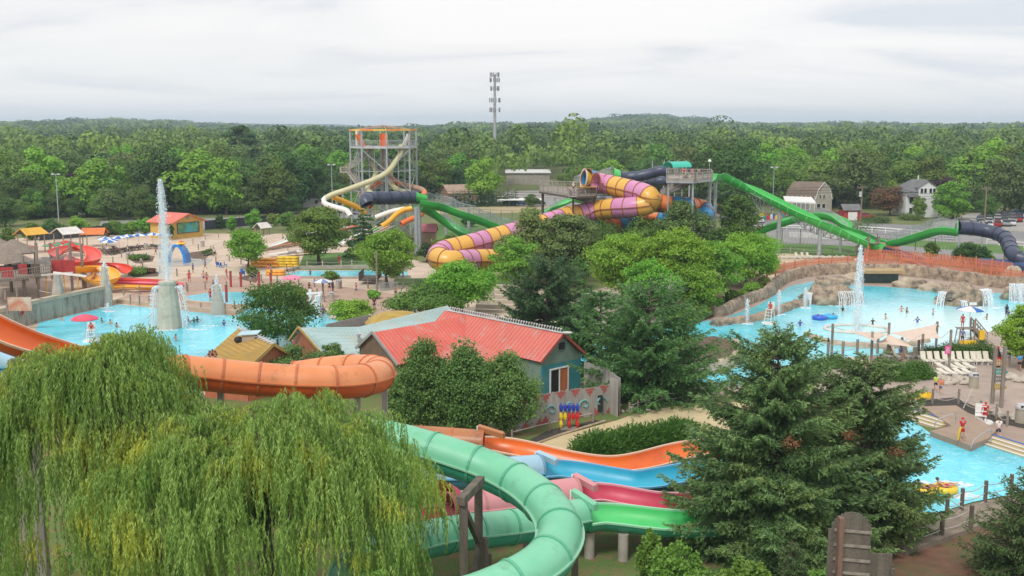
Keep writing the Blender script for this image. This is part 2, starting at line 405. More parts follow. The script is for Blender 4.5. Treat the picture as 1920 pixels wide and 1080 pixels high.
# FOLIAGE
def quads(name,C,T,B,tint,m,parent=None):
 """N little leaves: centre C, half axes T and B (all Nx3)"""
 n=len(C)
 V=np.stack([C-T*.5-B*.15,C-T*.0-B*.5,C+T*.5+B*.1,C+T*.05+B*.5],1)if False else np.stack([C-T*.5,C-B*.5,C+T*.5,C+B*.5],1)
 me=bpy.data.meshes.new(name); me.vertices.add(n*4); me.loops.add(n*4); me.polygons.add(n)
 me.vertices.foreach_set('co',V.astype(np.float32).ravel())
 me.loops.foreach_set('vertex_index',np.arange(n*4,dtype=np.int32))
 me.polygons.foreach_set('loop_start',np.arange(0,n*4,4,dtype=np.int32))
 try:me.polygons.foreach_set('loop_total',np.full(n,4,np.int32))
 except Exception:pass
 a=me.attributes.new('tint','FLOAT','POINT'); a.data.foreach_set('value',np.repeat(tint,4).astype(np.float32))
 me.materials.append(m); me.update(calc_edges=True)
 o=bpy.data.objects.new(name,me); COL.objects.link(o)
 if parent is not None:attach(o,parent)
 return o
def unit(a):return a/np.maximum(np.linalg.norm(a,axis=-1,keepdims=True),1e-6)
def leaf_axes(rng,nrm,ln,wd):
 r=unit(rng.normal(size=nrm.shape)); t=unit(np.cross(nrm,r)); b=np.cross(nrm,t)
 return t*ln[:,None],b*wd[:,None]
def crown_pts(rng,lobes,n,nout=.6,fill=(.72,1.06)):
 """leaves on the shells of many small lobes; denser on upper sides"""
 lobes=np.array(lobes); w=lobes[:,3]*lobes[:,4]; w=w/w.sum()
 k=rng.choice(len(lobes),n,p=w); d=unit(rng.normal(size=(n,3)))
 flip=(d[:,2]<-.15)&(rng.random(n)<.6); d[flip,2]*=-1
 rr=rng.uniform(*fill,n)[:,None]
 lb=lobes[k]; R=np.stack([lb[:,3],lb[:,3],lb[:,4]],1)
 C=lb[:,:3]+d*R*rr
 nr=unit(d*nout+unit(rng.normal(size=(n,3)))*(1-nout)+np.array([0,0,.25]))
 tint=np.clip((rng.random(len(lobes))[k])*.55+rng.random(n)*.45,0,1)
 return C,nr,tint
def lobes_env(rng,n,rx,rz,zc,lr,flat=.75,squash=0,core=True):
 """lobe centres spread through an egg-shaped envelope with an uneven outline"""
 out=[]
 ph=rng.uniform(0,6.3,4)
 for i in range(n):
  d=unit(rng.normal(size=3)); r=rng.uniform(.45,1)**.6
  az=math.atan2(d[1],d[0]); k=1+.16*math.sin(2*az+ph[0])+.10*math.sin(5*az+ph[1])+.12*math.sin(3*d[2]*2+ph[2])
  z=d[2]*rz*r
  tap=1-squash*max(z/rz,0)
  s=lr*rng.uniform(.65,1.25)
  out.append((d[0]*(rx-lr*.6)*r*k*tap,d[1]*(rx-lr*.6)*r*k*tap,zc+z*(1-lr/rz*.5),s,s*flat))
 if core:out.append((0,0,zc,rx*.55,rz*.6))
 return out
def trunk_mesh(rng,h,r,lobes,nl=6,m=None,parent=None,lean=0,top=.75):
 mb=MB(); pts=[]
 for i in range(7):
  t=i/6; pts.append((lean*t*t+.03*h*math.sin(t*4+r),.02*h*math.sin(t*5),h*top*t))
 mb.tube(pts,[r*(1-.7*i/6)*(1.35 if i==0 else 1)for i in range(7)],7)
 order=sorted(lobes,key=lambda l:-(l[0]**2+l[1]**2)); idx=rng.choice(len(order),min(nl,len(order)),replace=False)
 for k in idx:
  l=order[k]; zt=max(h*.2,min(l[2]-.25*h,h*top*.9)); a=Vector((lean*(zt/h)**2,0,zt)); b=Vector(l[:3]); mid=(a+b)/2+Vector((0,0,-.03*h))
  q=spline([a,mid,b],n=6); mb.tube(q,[r*.45*(1-.75*i/5)for i in range(6)],5)
 return mb.build('trunk',m or BARK,parent,smooth=True)
BARK=mat('bark',(.13,.10,.075),(.08,.06,.045),4,.9,stretch=(1,1,.2))
BARKL=mat('pale_bark',(.35,.31,.26),(.22,.19,.15),3,.85)
G_MID=leafmat('mid_leaves',(.085,.19,.025),(.16,.29,.045),objvar=.35)
G_DARK=leafmat('dark_leaves',(.045,.11,.02),(.09,.18,.035),objvar=.3)
G_BRT=leafmat('bright_leaves',(.15,.34,.03),(.25,.46,.05),objvar=.12)
G_YEL=leafmat('yellow_green_leaves',(.19,.37,.03),(.30,.50,.05),objvar=.06)
G_OLV=leafmat('olive_leaves',(.11,.18,.045),(.18,.26,.07),objvar=.2)
G_PINE=leafmat('pine_needles',(.045,.125,.045),(.10,.21,.07),objvar=.2,trans=.12)
G_SPR=leafmat('spruce_needles',(.06,.14,.045),(.17,.29,.095),(.20,.30,.09),objvar=.12,trans=.1)
G_RED=leafmat('copper_leaves',(.16,.07,.035),(.24,.12,.05),(.12,.13,.04),objvar=.1)
G_PUR=leafmat('purple_leaves',(.045,.02,.03),(.08,.035,.045),objvar=.1)
G_WIL=leafmat('willow_leaves',(.12,.26,.035),(.36,.52,.13),(.48,.52,.07),objvar=.05,trans=.3,rough=.4)
G_JUN=leafmat('juniper_leaves',(.05,.15,.02),(.11,.25,.03),objvar=.1)
G_BIR=leafmat('birch_leaves',(.09,.19,.04),(.21,.34,.09),objvar=.1)
G_DEAD=leafmat('dead_needles',(.25,.10,.05),(.32,.14,.07),objvar=.1)
def make_tree(name,label,seed,h,rx,m,n=4000,leaf=.45,nl=26,lr=.27,base=.22,squash=.2,flat=.8,group=None,loc=(0,0,0),trunk_r=None,bark=None,cat='tree',limbs=6,cr='crown',core=True,nout=.6,lean=0,fill=(.72,1.06)):
 rng=np.random.default_rng(seed)
 t=thing(name,label,cat,loc,rng.uniform(0,6.3),group)
 rz=h*(1-base)/2; zc=h*base+rz
 lb=lobes_env(rng,nl,rx,rz,zc,rx*lr*1.25,flat,squash,core)
 C,nr,ti=crown_pts(rng,lb,n,nout,fill)
 ln=leaf*rng.uniform(.6,1.4,n); T,B=leaf_axes(rng,nr,ln,ln*rng.uniform(.55,.9,n))
 quads(cr,C,T,B,ti,m,t)
 trunk_mesh(rng,h,trunk_r or h*.022+.06,lb,limbs,bark,t,lean=lean)
 return t
def make_conifer(name,label,seed,h,rx,m,n=8000,leaf=.3,group=None,loc=(0,0,0),base=.06,layers=14,droop=.25,gap=.6,power=.8,cat='tree',per=8):
 """whorls of drooping boughs; each bough a flattened spray"""
 rng=np.random.default_rng(seed); t=thing(name,label,cat,loc,rng.uniform(0,6.3),group)
 mb=MB(); mb.tube([(0,0,0),(0,0,h*.5),(0,0,h*.97)],[h*.018+.06,h*.011+.03,.02],7)
 Cs,Ns=[],[]; Ts=[]
 tot=0; br=[]
 for i in range(layers):
  f=(i+.2*rng.random())/layers; z=h*(base+(1-base)*f); R=rx*(1-f)**power+.06*rx
  for k in range(int(per*(1-f*.5))):
   a=rng.uniform(0,6.283); r=R*rng.uniform(.72,1.12); br.append((z,a,r))
 w=np.array([b[2]**1.6 for b in br]); w=w/w.sum(); cnt=rng.multinomial(n,w)
 for(z,a,r),c in zip(br,cnt):
  if c==0:continue
  s=rng.random(c)**.65; dr=droop*rng.uniform(.5,1.4)
  wid=(.30*r+.1)*(1-s*.55); lat=rng.uniform(-1,1,c)*wid
  zz=z-dr*r*s**1.3+.10*r*s**3+rng.uniform(-.06,.10,c)*r*.9
  x=np.cos(a)*r*s-np.sin(a)*lat; y=np.sin(a)*r*s+np.cos(a)*lat
  Cs.append(np.stack([x,y,zz],1))
  dirs=np.stack([np.cos(a)-np.sin(a)*lat/(r+.1),np.sin(a)+np.cos(a)*lat/(r+.1),rng.uniform(-.35,.35,c)],1)
  Ns.append(dirs); Ts.append(np.clip(.25*rng.random()+.3*s+.45*rng.random(c),0,1))
  mb.cyl((0,0,z),(math.cos(a)*r*.8,math.sin(a)*r*.8,z-dr*r*.6),.012*r+.012,.01,4,cap=False)
 C=np.concatenate(Cs); d=unit(np.concatenate(Ns)+rng.normal(size=C.shape)*.35); ti=np.concatenate(Ts); n=len(C)
 ln=leaf*rng.uniform(.6,1.4,n)
 up=unit(np.array([0,0,1.0])+rng.normal(size=C.shape)*.5); b=unit(np.cross(d,up))
 quads('crown',C,d*ln[:,None],b*(ln*rng.uniform(.28,.45,n))[:,None],ti,m,t)
 mb.build('trunk',BARK,t)
 return t
# woods behind the park: individual trees, shared crowns
protos=[]
specs=[('deciduous_tree',G_MID,14,6.6),('deciduous_tree',G_DARK,15,7.2),('deciduous_tree',G_MID,12,5.6),('deciduous_tree',G_BRT,12,5.4),('deciduous_tree',G_DARK,13,6.2),('deciduous_tree',G_OLV,14,6.6),('deciduous_tree',G_YEL,11,5.2)]
KLAB={0:'rounded mid green broadleaf tree in the woods behind the park',1:'large dark green broadleaf tree in the woods behind the park',2:'smaller mid green broadleaf tree in the woods behind the park',3:'bright light green broadleaf tree in the woods behind the park',4:'dense dark leafed tree in the woods behind the park',5:'olive green broadleaf tree in the woods behind the park',6:'yellow green broadleaf tree in the woods behind the park'}
used=[False]*len(specs)
for i,(nm,m,h,rx)in enumerate(specs):
 protos.append(make_tree(nm,KLAB[i],100+i,h,rx,m,n=6500,leaf=.55,nl=34,base=.02,group='trees in the woods behind the park',lr=.26,limbs=5))
def put_tree(k,x,y,hs,label=None,cat=None,wide=1.0,z=0):
 r=random.uniform(0,6.28); H=specs[k][2]
 s=hs/H
 lab=label or KLAB[k]
 if not used[k]:
  o=protos[k]; used[k]=True; o.location=(x,y,z); o.rotation_euler=(0,0,r); o.scale=(s*wide,s*wide,s); o['label']=lab
 else:o=dup(protos[k],(x,y,z),r,lab,scale=(s*wide,s*wide,s))
 if label:o['group']='named trees around the park edge'; del o['group']
 return o
def pxof(x,y,z=0):
 v=Vector((x,y,z-CAMH)); d=v.y*CT-v.z*ST; return 960+F*v.x/d,540-F*(v.y*ST+v.z*CT)/d
def blocked(px,py):
 for x0,x1,y0,y1 in((780,925,372,480),(870,1075,352,480),(930,1330,372,480),(1330,1445,392,480),(1395,2100,398,520),(1740,2000,383,520),(120,225,360,480),(540,640,374,410),(0,800,402,520),(650,800,385,500),(325,420,348,372),(440,520,355,375)):
  if x0<px<x1 and y0<py<y1:return True
 return False
cnt=0
rows=[]
y=268.0
while y<372:
 half=y*.50+8; x=-half+random.uniform(0,8)
 while x<half:
  rows.append((x+random.uniform(-3,3),y+random.uniform(-3.5,3.5))); x+=random.uniform(9.5,13.5)
 y+=random.uniform(10.5,12.5)
NEARHOUSE=((1690,1770),(1465,1640))
for x,y in rows:
 px,py=pxof(x,y)
 if blocked(px,py):continue
 h=random.uniform(11.5,18)if random.random()<.8 else random.uniform(8,11)
 if 1455<px<1640 and y<285:continue
 if 1670<px<1775 and y<280:continue
 if 900<px<1010:h*=.9
 k=random.choices(range(7),(6,3,5,5,1.6,3.5,2.2))[0]
 put_tree(k,x,y,h,wide=random.uniform(.9,1.3)); cnt+=1
for i in range(34):
 px=4+i*20; py=409-(px>380)*9+random.uniform(-4,4)
 if 285<px<392 or px>560 and px<610:continue
 b=P(px,py); put_tree(random.choice((0,1,2,3,4,5)),b.x,b.y,random.uniform(4.5,8.5),wide=random.uniform(1.0,1.35))
print('woods trees',cnt)
def at(k,px,pbase,ptop,label,wide=1.0):
 b=P(px,pbase); Y=b.y; top=D(px,ptop,Y).z
 return put_tree(k,b.x,b.y,top,label,wide=wide)
at(3,183,404,290,'big bright green tree behind the orange roofed shelter',1.15)
at(3,425,402,290,'tall bright green tree just right of the yellow mural building',.9)
at(1,300,400,272,'broad dark green tree directly behind the tallest water jet',1.1)
at(1,50,408,320,'dark leafy tree at the far left edge beside the lamp mast',1.2)
at(4,10,425,370,'low dark tree at the left edge behind the thatched roofs',1.3)
at(2,265,412,350,'small round tree standing behind the red roofed mural building',1.0)
at(2,205,412,375,'small bright tree behind the dark screened fence',1.0)
at(1,590,388,275,'large dark tree behind the lone lamp mast',1.15)
at(0,520,398,290,'slender green tree between the bright tree and the lamp mast',.7)
at(4,485,400,330,'dark small tree in front of a white house',.9)
at(0,820,372,295,'green tree just right of the slide tower',1.0)
at(6,905,385,297,'yellow tinged tree in front of the warehouse',1.0)
at(4,860,372,310,'dark tree beside the warehouse road',1.2)
at(1,1390,408,262,'very large dark tree behind the green slide platform',1.0)
at(1,1345,400,262,'large dark tree left of the big one behind the green slide',.95)
at(3,1785,412,335,'bright green maple in front of the white house',1.15)
at(2,1722,410,365,'small dark bushy tree hugging the white house',.8)
at(5,1880,402,290,'tall olive tree beyond the parked cars',.95)
at(0,1850,412,362,'small shrubby tree beside the brown utility pole',.9)
at(6,1850,372,262,'broad yellow green tree rising behind the white house',1.0)
at(0,1605,372,265,'large green tree behind the red shed',1.1)
at(6,1555,378,300,'yellow green tree behind the gambrel roofed barn',.6)
at(4,1690,380,300,'dark tree just left of the white house roof',.8)
at(1,1912,400,300,'dark tree at the right edge above the car park',1.0)
at(2,995,388,362,'round bush like tree beside the tan field',1.3)
t=make_tree('copper_tree','copper brown leafed tree between the red shed and white house',131,7.6,5.4,G_RED,4500,.45,base=.1,loc=P(1668,404)); t['category']='tree'
t=make_tree('purple_tree','purple leafed tree peeping over the bright maple',132,10,4.2,G_PUR,3000,.5,base=.2,loc=P(1772,396)); t['category']='tree'
t=make_conifer('spruce_tree','dark pointed spruce behind the bright maple',133,13.5,4.2,G_PINE,3500,.55,loc=P(1822,396))
t=make_tree('white_pine','tall dark pine standing above the left woods',134,24.8,8,G_DARK,9000,.8,loc=D(455,330,425)*1.0-Vector((0,0,D(455,330,425).z)),base=.25,flat=.4,nl=50,lr=.2,squash=.5,core=False,cat='tree')
t=make_tree('purple_tree','dark purple tree behind the lamp mast on the left',135,11,4.5,G_PUR,3000,.5,base=.1,loc=P(128,396)); t['category']='tree'
ar=make_conifer('arborvitae','clipped dark arborvitae in the row beyond the netted green slide',136,5.0,1.5,G_PINE,2200,.3,group='arborvitae row beyond the road',base=.02,power=.5,layers=10)
for i in range(17):
 p=P(850+i*7.3,388-.1*i);
 if i==0:ar.location=p
 else:dup(ar,p,i*1.3,scale=random.uniform(.9,1.15))
def far_woods():
 rng=np.random.default_rng(5); Cs=[]; Ts=[]; Bs=[]; ti=[]
 def band(y0,y1,sp,h0,h1,rx,q,leaf):
  y=y0
  while y<y1:
   half=y*.52+20; nx=int(2*half/sp)
   xs=np.linspace(-half,half,nx)+rng.uniform(-.45,.45,nx)*sp; yy=y+rng.uniform(-.5,.5,nx)*sp
   for x,yv in zip(xs,yy):
    h=rng.uniform(h0,h1)*(1.25 if rng.random()<.05 else 1)
    px,py=pxof(x,yv)
    if 930<px<1040 and yv<460:continue
    g=hgt(x,yv); r=rx*rng.uniform(.75,1.25)
    nlb=4; lc=rng.normal(size=(nlb,3))*np.array([.38,.38,.2])*np.array([r,r,h*.5])
    k=rng.integers(0,nlb,q); d=unit(rng.normal(size=(q,3))); d[:,2]=np.abs(d[:,2])*1.0-.2
    C=lc[k]+d*np.array([r*.6,r*.6,h*.28]); C+=np.array([x,yv,g+h*.68])
    nr=unit(d+.3*rng.normal(size=d.shape)); ln=leaf*rng.uniform(.7,1.4,q)
    T,B=leaf_axes(rng,nr,ln,ln*.8)
    Cs.append(C); Ts.append(T); Bs.append(B)
    kind=rng.random()**1.4*.85+.25*noise.noise(Vector((x*.006,yv*.003,1))); ti.append(np.clip(kind+rng.uniform(-.15,.15,q),0,1))
   y+=sp*.9
 band(382,640,15,10,19.5,10.0,360,1.45)
 band(645,1200,25,10,21,15.5,260,2.3)
 band(1210,3300,40,10,21,25,90,4.4)
 M_FAR=leafmat('far_leaves',(.035,.09,.022),(.24,.36,.06),objvar=.0,trans=.2)
 o=quads('forest',np.concatenate(Cs),np.concatenate(Ts),np.concatenate(Bs),np.concatenate(ti),M_FAR)
 o['kind']='stuff'; o['label']='far woods reaching to the hazy hills on the horizon'; o['category']='forest'
 print('far leaves',sum(len(c)for c in Cs))
far_woods()
rg=MB(); xs=np.linspace(-3200,3200,160)
for x in xs:
 h=28+26*math.exp(-((x-480)/260)**2)+14*math.exp(-((x-1250)/300)**2)+10*math.exp(-((x+1300)/500)**2)+6*noise.noise(Vector((x*.004,0,0)))+2.5*noise.noise(Vector((x*.03,5,0)))
 rg.v+=[(x,4700,0),(x,5000,h*1.15),(x,5600,0)]
rg.f=[(i*3+k,(i+1)*3+k,(i+1)*3+k+1,i*3+k+1)for i in range(159)for k in(0,1)]; rg.m=[0]*len(rg.f)
struct(rg.build('hills',mat('far_hill',(.05,.09,.05),(.04,.07,.04),.02,.95)),'low wooded ridge on the horizon')
hm,nt,out=newmat('haze_air'); pv=N(nt,'ShaderNodeVolumePrincipled',Density=2.2e-4); pv.inputs['Color'].default_value=(.68,.85,1,1); pv.inputs['Anisotropy'].default_value=.2
L(nt,pv.outputs[0],out.inputs['Volume'])
hb=MB().box((0,2900,39),(9000,6000,80)).build('haze',hm); hb['kind']='stuff'; hb['label']='thin summer haze over the far woods'
# SLIDES
def Wp(pts):return[P(*p)if len(p)==3 else D(p[0],p[1],p[3])for p in pts]
def ring_on(mb,p,t,r0,r1,w,n=20):
 sd,up=frame(t); vs=[]
 for o,r in((-w/2,r0),(-w/2,r1),(w/2,r1),(w/2,r0)):
  for i in range(n):
   a=2*math.pi*i/n; vs.append(p+t*o+(sd*math.cos(a)+up*math.sin(a))*r)
 mb.add(vs,[(k*n+i,k*n+(i+1)%n,((k+1)%4)*n+(i+1)%n,((k+1)%4)*n+i)for k in range(4)for i in range(n)])
def plastic(name,c,fade=None,rough=.35,dirt=None,ds=.5):
 return mat(name,c,fade or tuple(min(1,x*.9+.02)for x in c),.5,rough,dirt=dirt,dscale=ds,dlo=.56,dhi=.78,detail=6)
RUST=plastic('brown_flange',(.30,.09,.035));
def tube_slide(root,path,r,mats,seg=2.2,ringmat=None,seam=None,n=20,rw=.10,rk=1.07,per=5,ringname='flange',names=None,ends=(1,1)):
 """segments of a round tube with a bolted flange at every joint"""
 if not isinstance(mats,(list,tuple)):mats=[mats]
 ln=sum((Vector(path[i+1])-Vector(path[i])).length for i in range(len(path)-1))
 ns=max(1,round(ln/seg)); fine=spline(path,n=ns*per+1)
 for i in range(ns):
  q=fine[i*per:(i+1)*per+1]
  ext=[fine[max(i*per-1,0)]]+q+[fine[min((i+1)*per+1,len(fine)-1)]]
  mb=MB(); vs=[]
  for j,p in enumerate(q):
   a=ext[j]if(ext[j]-ext[j+2]).length>1e-6 else p
   t=(ext[j+2]-ext[j]).normalized(); sd,up=frame(t)
   for k in range(n):
    an=2*math.pi*k/n; vs.append(p+(sd*math.cos(an)+up*math.sin(an))*r)
  mb.add(vs,[(j*n+k,j*n+(k+1)%n,(j+1)*n+(k+1)%n,(j+1)*n+k)for j in range(len(q)-1)for k in range(n)])
  sg=mb.build('tube_segment',mats[i%len(mats)],root,smooth=True,auto=False)
  if ringmat:
   rb=MB(); t=(ext[2]-ext[0]).normalized(); ring_on(rb,q[0],t,r*.97,r*rk,rw,n)
   if i==ns-1:t=(ext[-1]-ext[-3]).normalized(); ring_on(rb,q[-1],t,r*.97,r*rk,rw,n)
   o=rb.build(ringname,ringmat,sg)
   if root.get('_w'):o.location=(0,0,0)
 if seam:
  sb=MB(); w,h=r*.07+.02,r*.03+.02
  for s in(-1,1):
   sb.sweep(fine,[(s*(r-.02),-h),(s*(r+w),-h),(s*(r+w),h),(s*(r-.02),h)])
  sb.build('seam',seam,root)
 return fine
def fix_subs():
 pass
def uprof(w,d,th,n=10,roll=0):
 r=w/2; cr_,sr_=math.cos(roll),math.sin(roll)
 rot=lambda q:(q[0]*cr_-q[1]*sr_,q[0]*sr_+q[1]*cr_)
 inner=[]; outer=[]
 for i in range(n+1):
  a=math.pi+math.pi*i/n; inner.append((math.cos(a)*r,math.sin(a)*d)); outer.append((math.cos(a)*(r+th),math.sin(a)*(d+th)))
 return[rot(q)for q in inner],[rot(q)for q in outer]
def flume(root,path,w,d,inner,outer,rim,step=.8,th=.05,rimw=.12,profn=10,roll=0):
 pts=spline(path,step=step)
 a,b=uprof(w,d,th,profn,roll)
 mb=MB(); mb.sweep(pts,a,closed=False); mb.build('channel',inner,root,smooth=True,auto=60)
 mb=MB(); mb.sweep(pts,b,closed=False); mb.build('underside',outer,root,smooth=True,auto=60)
 mb=MB()
 for s in(-1,1):
  x0,x1=s*(w/2-.01),s*(w/2+rimw); cr_,sr_=math.cos(roll),math.sin(roll); mb.sweep(pts,[(x*cr_-y*sr_,x*sr_+y*cr_)for x,y in((x0,-.05),(x1,-.05),(x1,.05),(x0,.05))])
 mb.build('rim',rim,root)
 return pts
def posts(root,pts,r,m,top=0,zb=0,n=10,name='post',cap=None):
 for p in pts:
  mb=MB(); mb.cyl((p[0],p[1],zb),(p[0],p[1],p[2]+top),r,n=n); mb.build(name,m,root,smooth=True)
def wthing(name,label,cat,p,group=None):
 p=Vector(p); return thing(name,label,cat,(p[0],p[1],0),group=group,world=True)
GRN=plastic('racer_green',(.08,.48,.10),(.10,.56,.14)); GRNB=plastic('racer_green_outer',(.045,.40,.06),(.06,.46,.09))
GRNR=plastic('racer_green_rim',(.10,.58,.14)); NVY=plastic('navy_tube',(.035,.045,.085),(.06,.07,.12),.4); NVYR=plastic('navy_flange',(.025,.03,.055))
NVYB=plastic('navy_chute',(.025,.06,.16))
# big green chute from the high platform, running out into a navy chute
s=wthing('water_slide','long straight bright green chute dropping from the teal canopied platform','water slide',P(1438,445))
pth=Wp([(1333,327,14.0),(1352,326,13.9),(1375,334,13.1),(1410,351,11.5),(1470,381,9.0),(1530,409,6.8),(1590,434,4.6),(1655,461,2.6)])
flume(s,pth,2.3,1.3,GRN,GRNB,GRNR)
tb=MB(); q=spline(pth,n=41)
for i in range(2,40,2):tb.sweep([q[i]-(q[i+1]-q[i])*.15,q[i]+(q[i+1]-q[i])*.15],[(1.27*math.cos(math.pi+math.pi*k_/8),1.44*math.sin(math.pi+math.pi*k_/8))for k_ in range(9)]+[(1.18*math.cos(math.pi+math.pi*k_/8),1.33*math.sin(math.pi+math.pi*k_/8))for k_ in range(8,-1,-1)])
tb.build('rib',GRNR,s)
flume(s,Wp([(1655,461,2.5),(1690,472,1.6),(1715,484,.8),(1735,491,.9)]),2.4,1.0,NVYB,NVYB,NVY)
tr=MB()
def truss(tr,a,b,dep=1.3,wid=.8,n=9,r=.07):
 a,b=Vector(a),Vector(b); sd,up=frame((b-a).normalized())
 for i in range(n):
  p=a.lerp(b,i/n); q=a.lerp(b,(i+1)/n); m=(p+q)/2
  k=math.sin(math.pi*(i+.5)/n)*dep+.15; k0=math.sin(math.pi*max(i-.5,0)/n)*dep+.15
  for s_ in(-wid,wid):
   tr.cyl(p+sd*s_,q+sd*s_,r,n=5)
   tr.cyl(p+sd*s_,m-up*k,r*.8,n=4); tr.cyl(q+sd*s_,m-up*k,r*.8,n=4)
  tr.cyl(m-up*k,a.lerp(b,max(i-.5,0)/n)-up*k0,r,n=5)
truss(tr,q[12]-Vector((0,0,.9)),q[19]-Vector((0,0,.9)),2.1,n=7)
truss(tr,q[19]-Vector((0,0,.9)),q[35]-Vector((0,0,.9)),1.7,n=12)
tr.build('truss',STEEL,s)
for i,(r_)in((3,.3),(19,.38),(28,.34),(37,.45)):
 p=q[i]; posts(s,[(p.x,p.y,p.z-1.0)],r_,STEEL if i<30 else CONC,name='post')
# second green lane, passing behind the first
s=wthing('water_slide','green humped lane passing behind the straight green chute','water slide',P(1500,440))
pth=Wp([(1385,443,2.0),(1410,433,3.3),(1450,418,4.9),(1498,404,6.3),(1540,399,6.9),(1570,407,6.3),(1600,428,4.6),(1640,447,2.5),(1668,452,2.0)])
fp=flume(s,pth,2.3,1.2,GRN,GRNB,GRNR)
posts(s,[(fp[k].x,fp[k].y,fp[k].z-.8)for k in(8,26,34,44)if k<len(fp)],.22,STEEL)
def net(root,path,h,name='safety_net',off=1.2,m=None,both=True):
 pts=spline(path,step=1.0)
 for sgn in((-1,1)if both else(1,)):
  mb=MB()
  n=len(pts); vs=[]; K=5
  tops=[]
  for i,p in enumerate(pts):
   t=(pts[min(i+1,n-1)]-pts[max(i-1,0)]).normalized(); sd,up=frame(t)
   b=p+sd*off*sgn; tp=b+Vector((0,0,h*(.8+.2*abs(math.cos(i*math.pi/4))))); tops.append((b,tp))
  for i in range(n):
   b,tp=tops[i]; mb.cyl(b,tp,.045 if i%4==0 else .03,n=4,cap=False)
  for k in range(1,7):
   for i in range(n-1):
    a=tops[i][0].lerp(tops[i][1],k/6); c=tops[i+1][0].lerp(tops[i+1][1],k/6); mb.cyl(a,c,.05 if k==6 else .026,n=3,cap=False)
  for i in range(n-1):
   for k in range(4):
    a=tops[i][0].lerp(tops[i][1],k/4+.1); c=tops[i+1][0].lerp(tops[i+1][1],k/4+.25); mb.cyl(a,c,.022,n=3,cap=False)
  mb.build(name,STEEL,root)
net(s,pth[3:7],1.0,both=False)
# right racer: green rise and funnel into the navy tube
s=wthing('water_slide','green lane rising to a funnel and then a long navy tube at the right edge','water slide',P(1797,470))
pth=Wp([(1664,453,0,180),(1700,444,0,178),(1730,435,0,176),(1762,426,0,174),(1795,429,0,173)])
flume(s,pth,2.3,1.2,GRN,GRNB,GRNR)
net(s,pth,1.5)
fb=MB(); a=pth[-1]; t=(pth[-1]-pth[-2]); t.z=0; t.normalize()
fb.sweep([a-t*2.2,a-t*.6,a+t*.7],lambda u:[(math.cos(math.pi*(.95-.45*u)+x*math.pi*(1.1+.9*u)/14)*1.15,math.sin(math.pi*(.95-.45*u)+x*math.pi*(1.1+.9*u)/14)*1.1+.1*u)for x in range(15)],closed=False)
fb=MB(); ring_on(fb,a,t,1.0,1.25,.25); fb.build('collar',GRN,s)
tube_slide(s,Wp([(1797,427,0,173),(1825,429,0,173),(1850,433,0,172.5),(1872,439,0,171),(1887,449,0,168.5),(1893,463,0,165.5),(1899,475,0,163),(1910,484,0,161.5),(1935,490,0,161),(1960,492,0,161)]),1.1,NVY,2.0,NVYR,None)
tube_slide(s,Wp([(1960,502,1.3),(1920,500,1.2),(1880,497,1.1),(1836,494,1.0)]),.9,NVYB,2.6,NVYR,None)
posts(s,[tuple(P(1797,474)+Vector((0,0,4.9))),tuple(P(1841,462)+Vector((0,0,4.7)))],.22,STEEL)
posts(s,[tuple(P(1886,494)+Vector((0,0,3.3))),tuple(P(1893,506)+Vector((0,0,2.6)))],.45,CONC,name='pillar')
sb=MB(); c=D(1775,438,178)
for k in range(4):
 for j in range(2):sb.box(c+Vector((.0,j*1.2-.6,-.6+k*.45)),(2.4,.06,.06))
for k in(-1,0,1):sb.box(c+Vector((k*1.1,-.6,0)),(.08,.08,1.6)); sb.box(c+Vector((k*1.1,.6,0)),(.08,.08,1.6))
sb.box(c+Vector((0,0,-.9)),(2.5,1.4,.08)); sb.build('service_platform',STEEL,s)
# left racer: navy loop tube, two green lanes with nets
s=wthing('water_slide','navy tube feeding two netted green lanes beside the slide tower','water slide',P(781,478))
tube_slide(s,Wp([(688,383,9.0),(686,375,9.7),(700,371,9.9),(730,371,9.8),(760,370,9.7),(783,370,9.6)]),1.15,NVY,2.4,NVYR,None)
fb=MB(); a=P(786,370,9.7); t=Vector((1,.1,0)).normalized()
fb.sweep([a-t*.5,a+t*.3,a+t*1.4],lambda u:[(math.cos(math.pi+x*math.pi/9)*(1.2+.2*u),math.sin(math.pi+x*math.pi/9)*(1.25-.3*u)+(.6-.6*u))for x in range(-1,11)],closed=False)
fb.build('funnel',GRN,s,smooth=True)
p1=Wp([(789,374,9.4),(810,379,8.9),(835,385,8.2),(865,396,7.1),(905,410,5.6),(950,427,3.8),(985,436,2.8)])
flume(s,p1,2.2,1.2,GRN,GRNB,GRNR); net(s,p1[1:],1.7,both=True)
p2=Wp([(783,384,8.3),(800,389,7.5),(825,403,6.0),(850,421,4.2),(880,438,2.7),(910,441,2.3)])
flume(s,p2,2.2,1.2,GRN,GRNB,GRNR); net(s,p2[2:],1.3,both=False)
posts(s,[tuple(P(781,478)+Vector((0,0,8.3))),tuple(P(787,470)+Vector((0,0,8.0)))],.35,STEEL)
posts(s,[tuple(P(729,432)+Vector((0,0,8.4))),tuple(P(836,440)+Vector((0,0,4.3))),tuple(P(879,448)+Vector((0,0,6)))],.3,STEEL)
# green lane seen between trees behind the pink and yellow tube
s=wthing('water_slide','short visible stretch of netted green lane behind the grey bushy tree','water slide',P(1030,400))
p1=Wp([(1000,404,4.0),(1025,393,5.0),(1050,382,6.2),(1075,373,6.8),(1110,380,5.5)]); flume(s,p1,2.1,.7,GRN,GRNB,GRNR); net(s,p1[:3],1.1,both=False)
posts(s,[tuple(P(1040,408)+Vector((0,0,5)))],.25,STEEL)
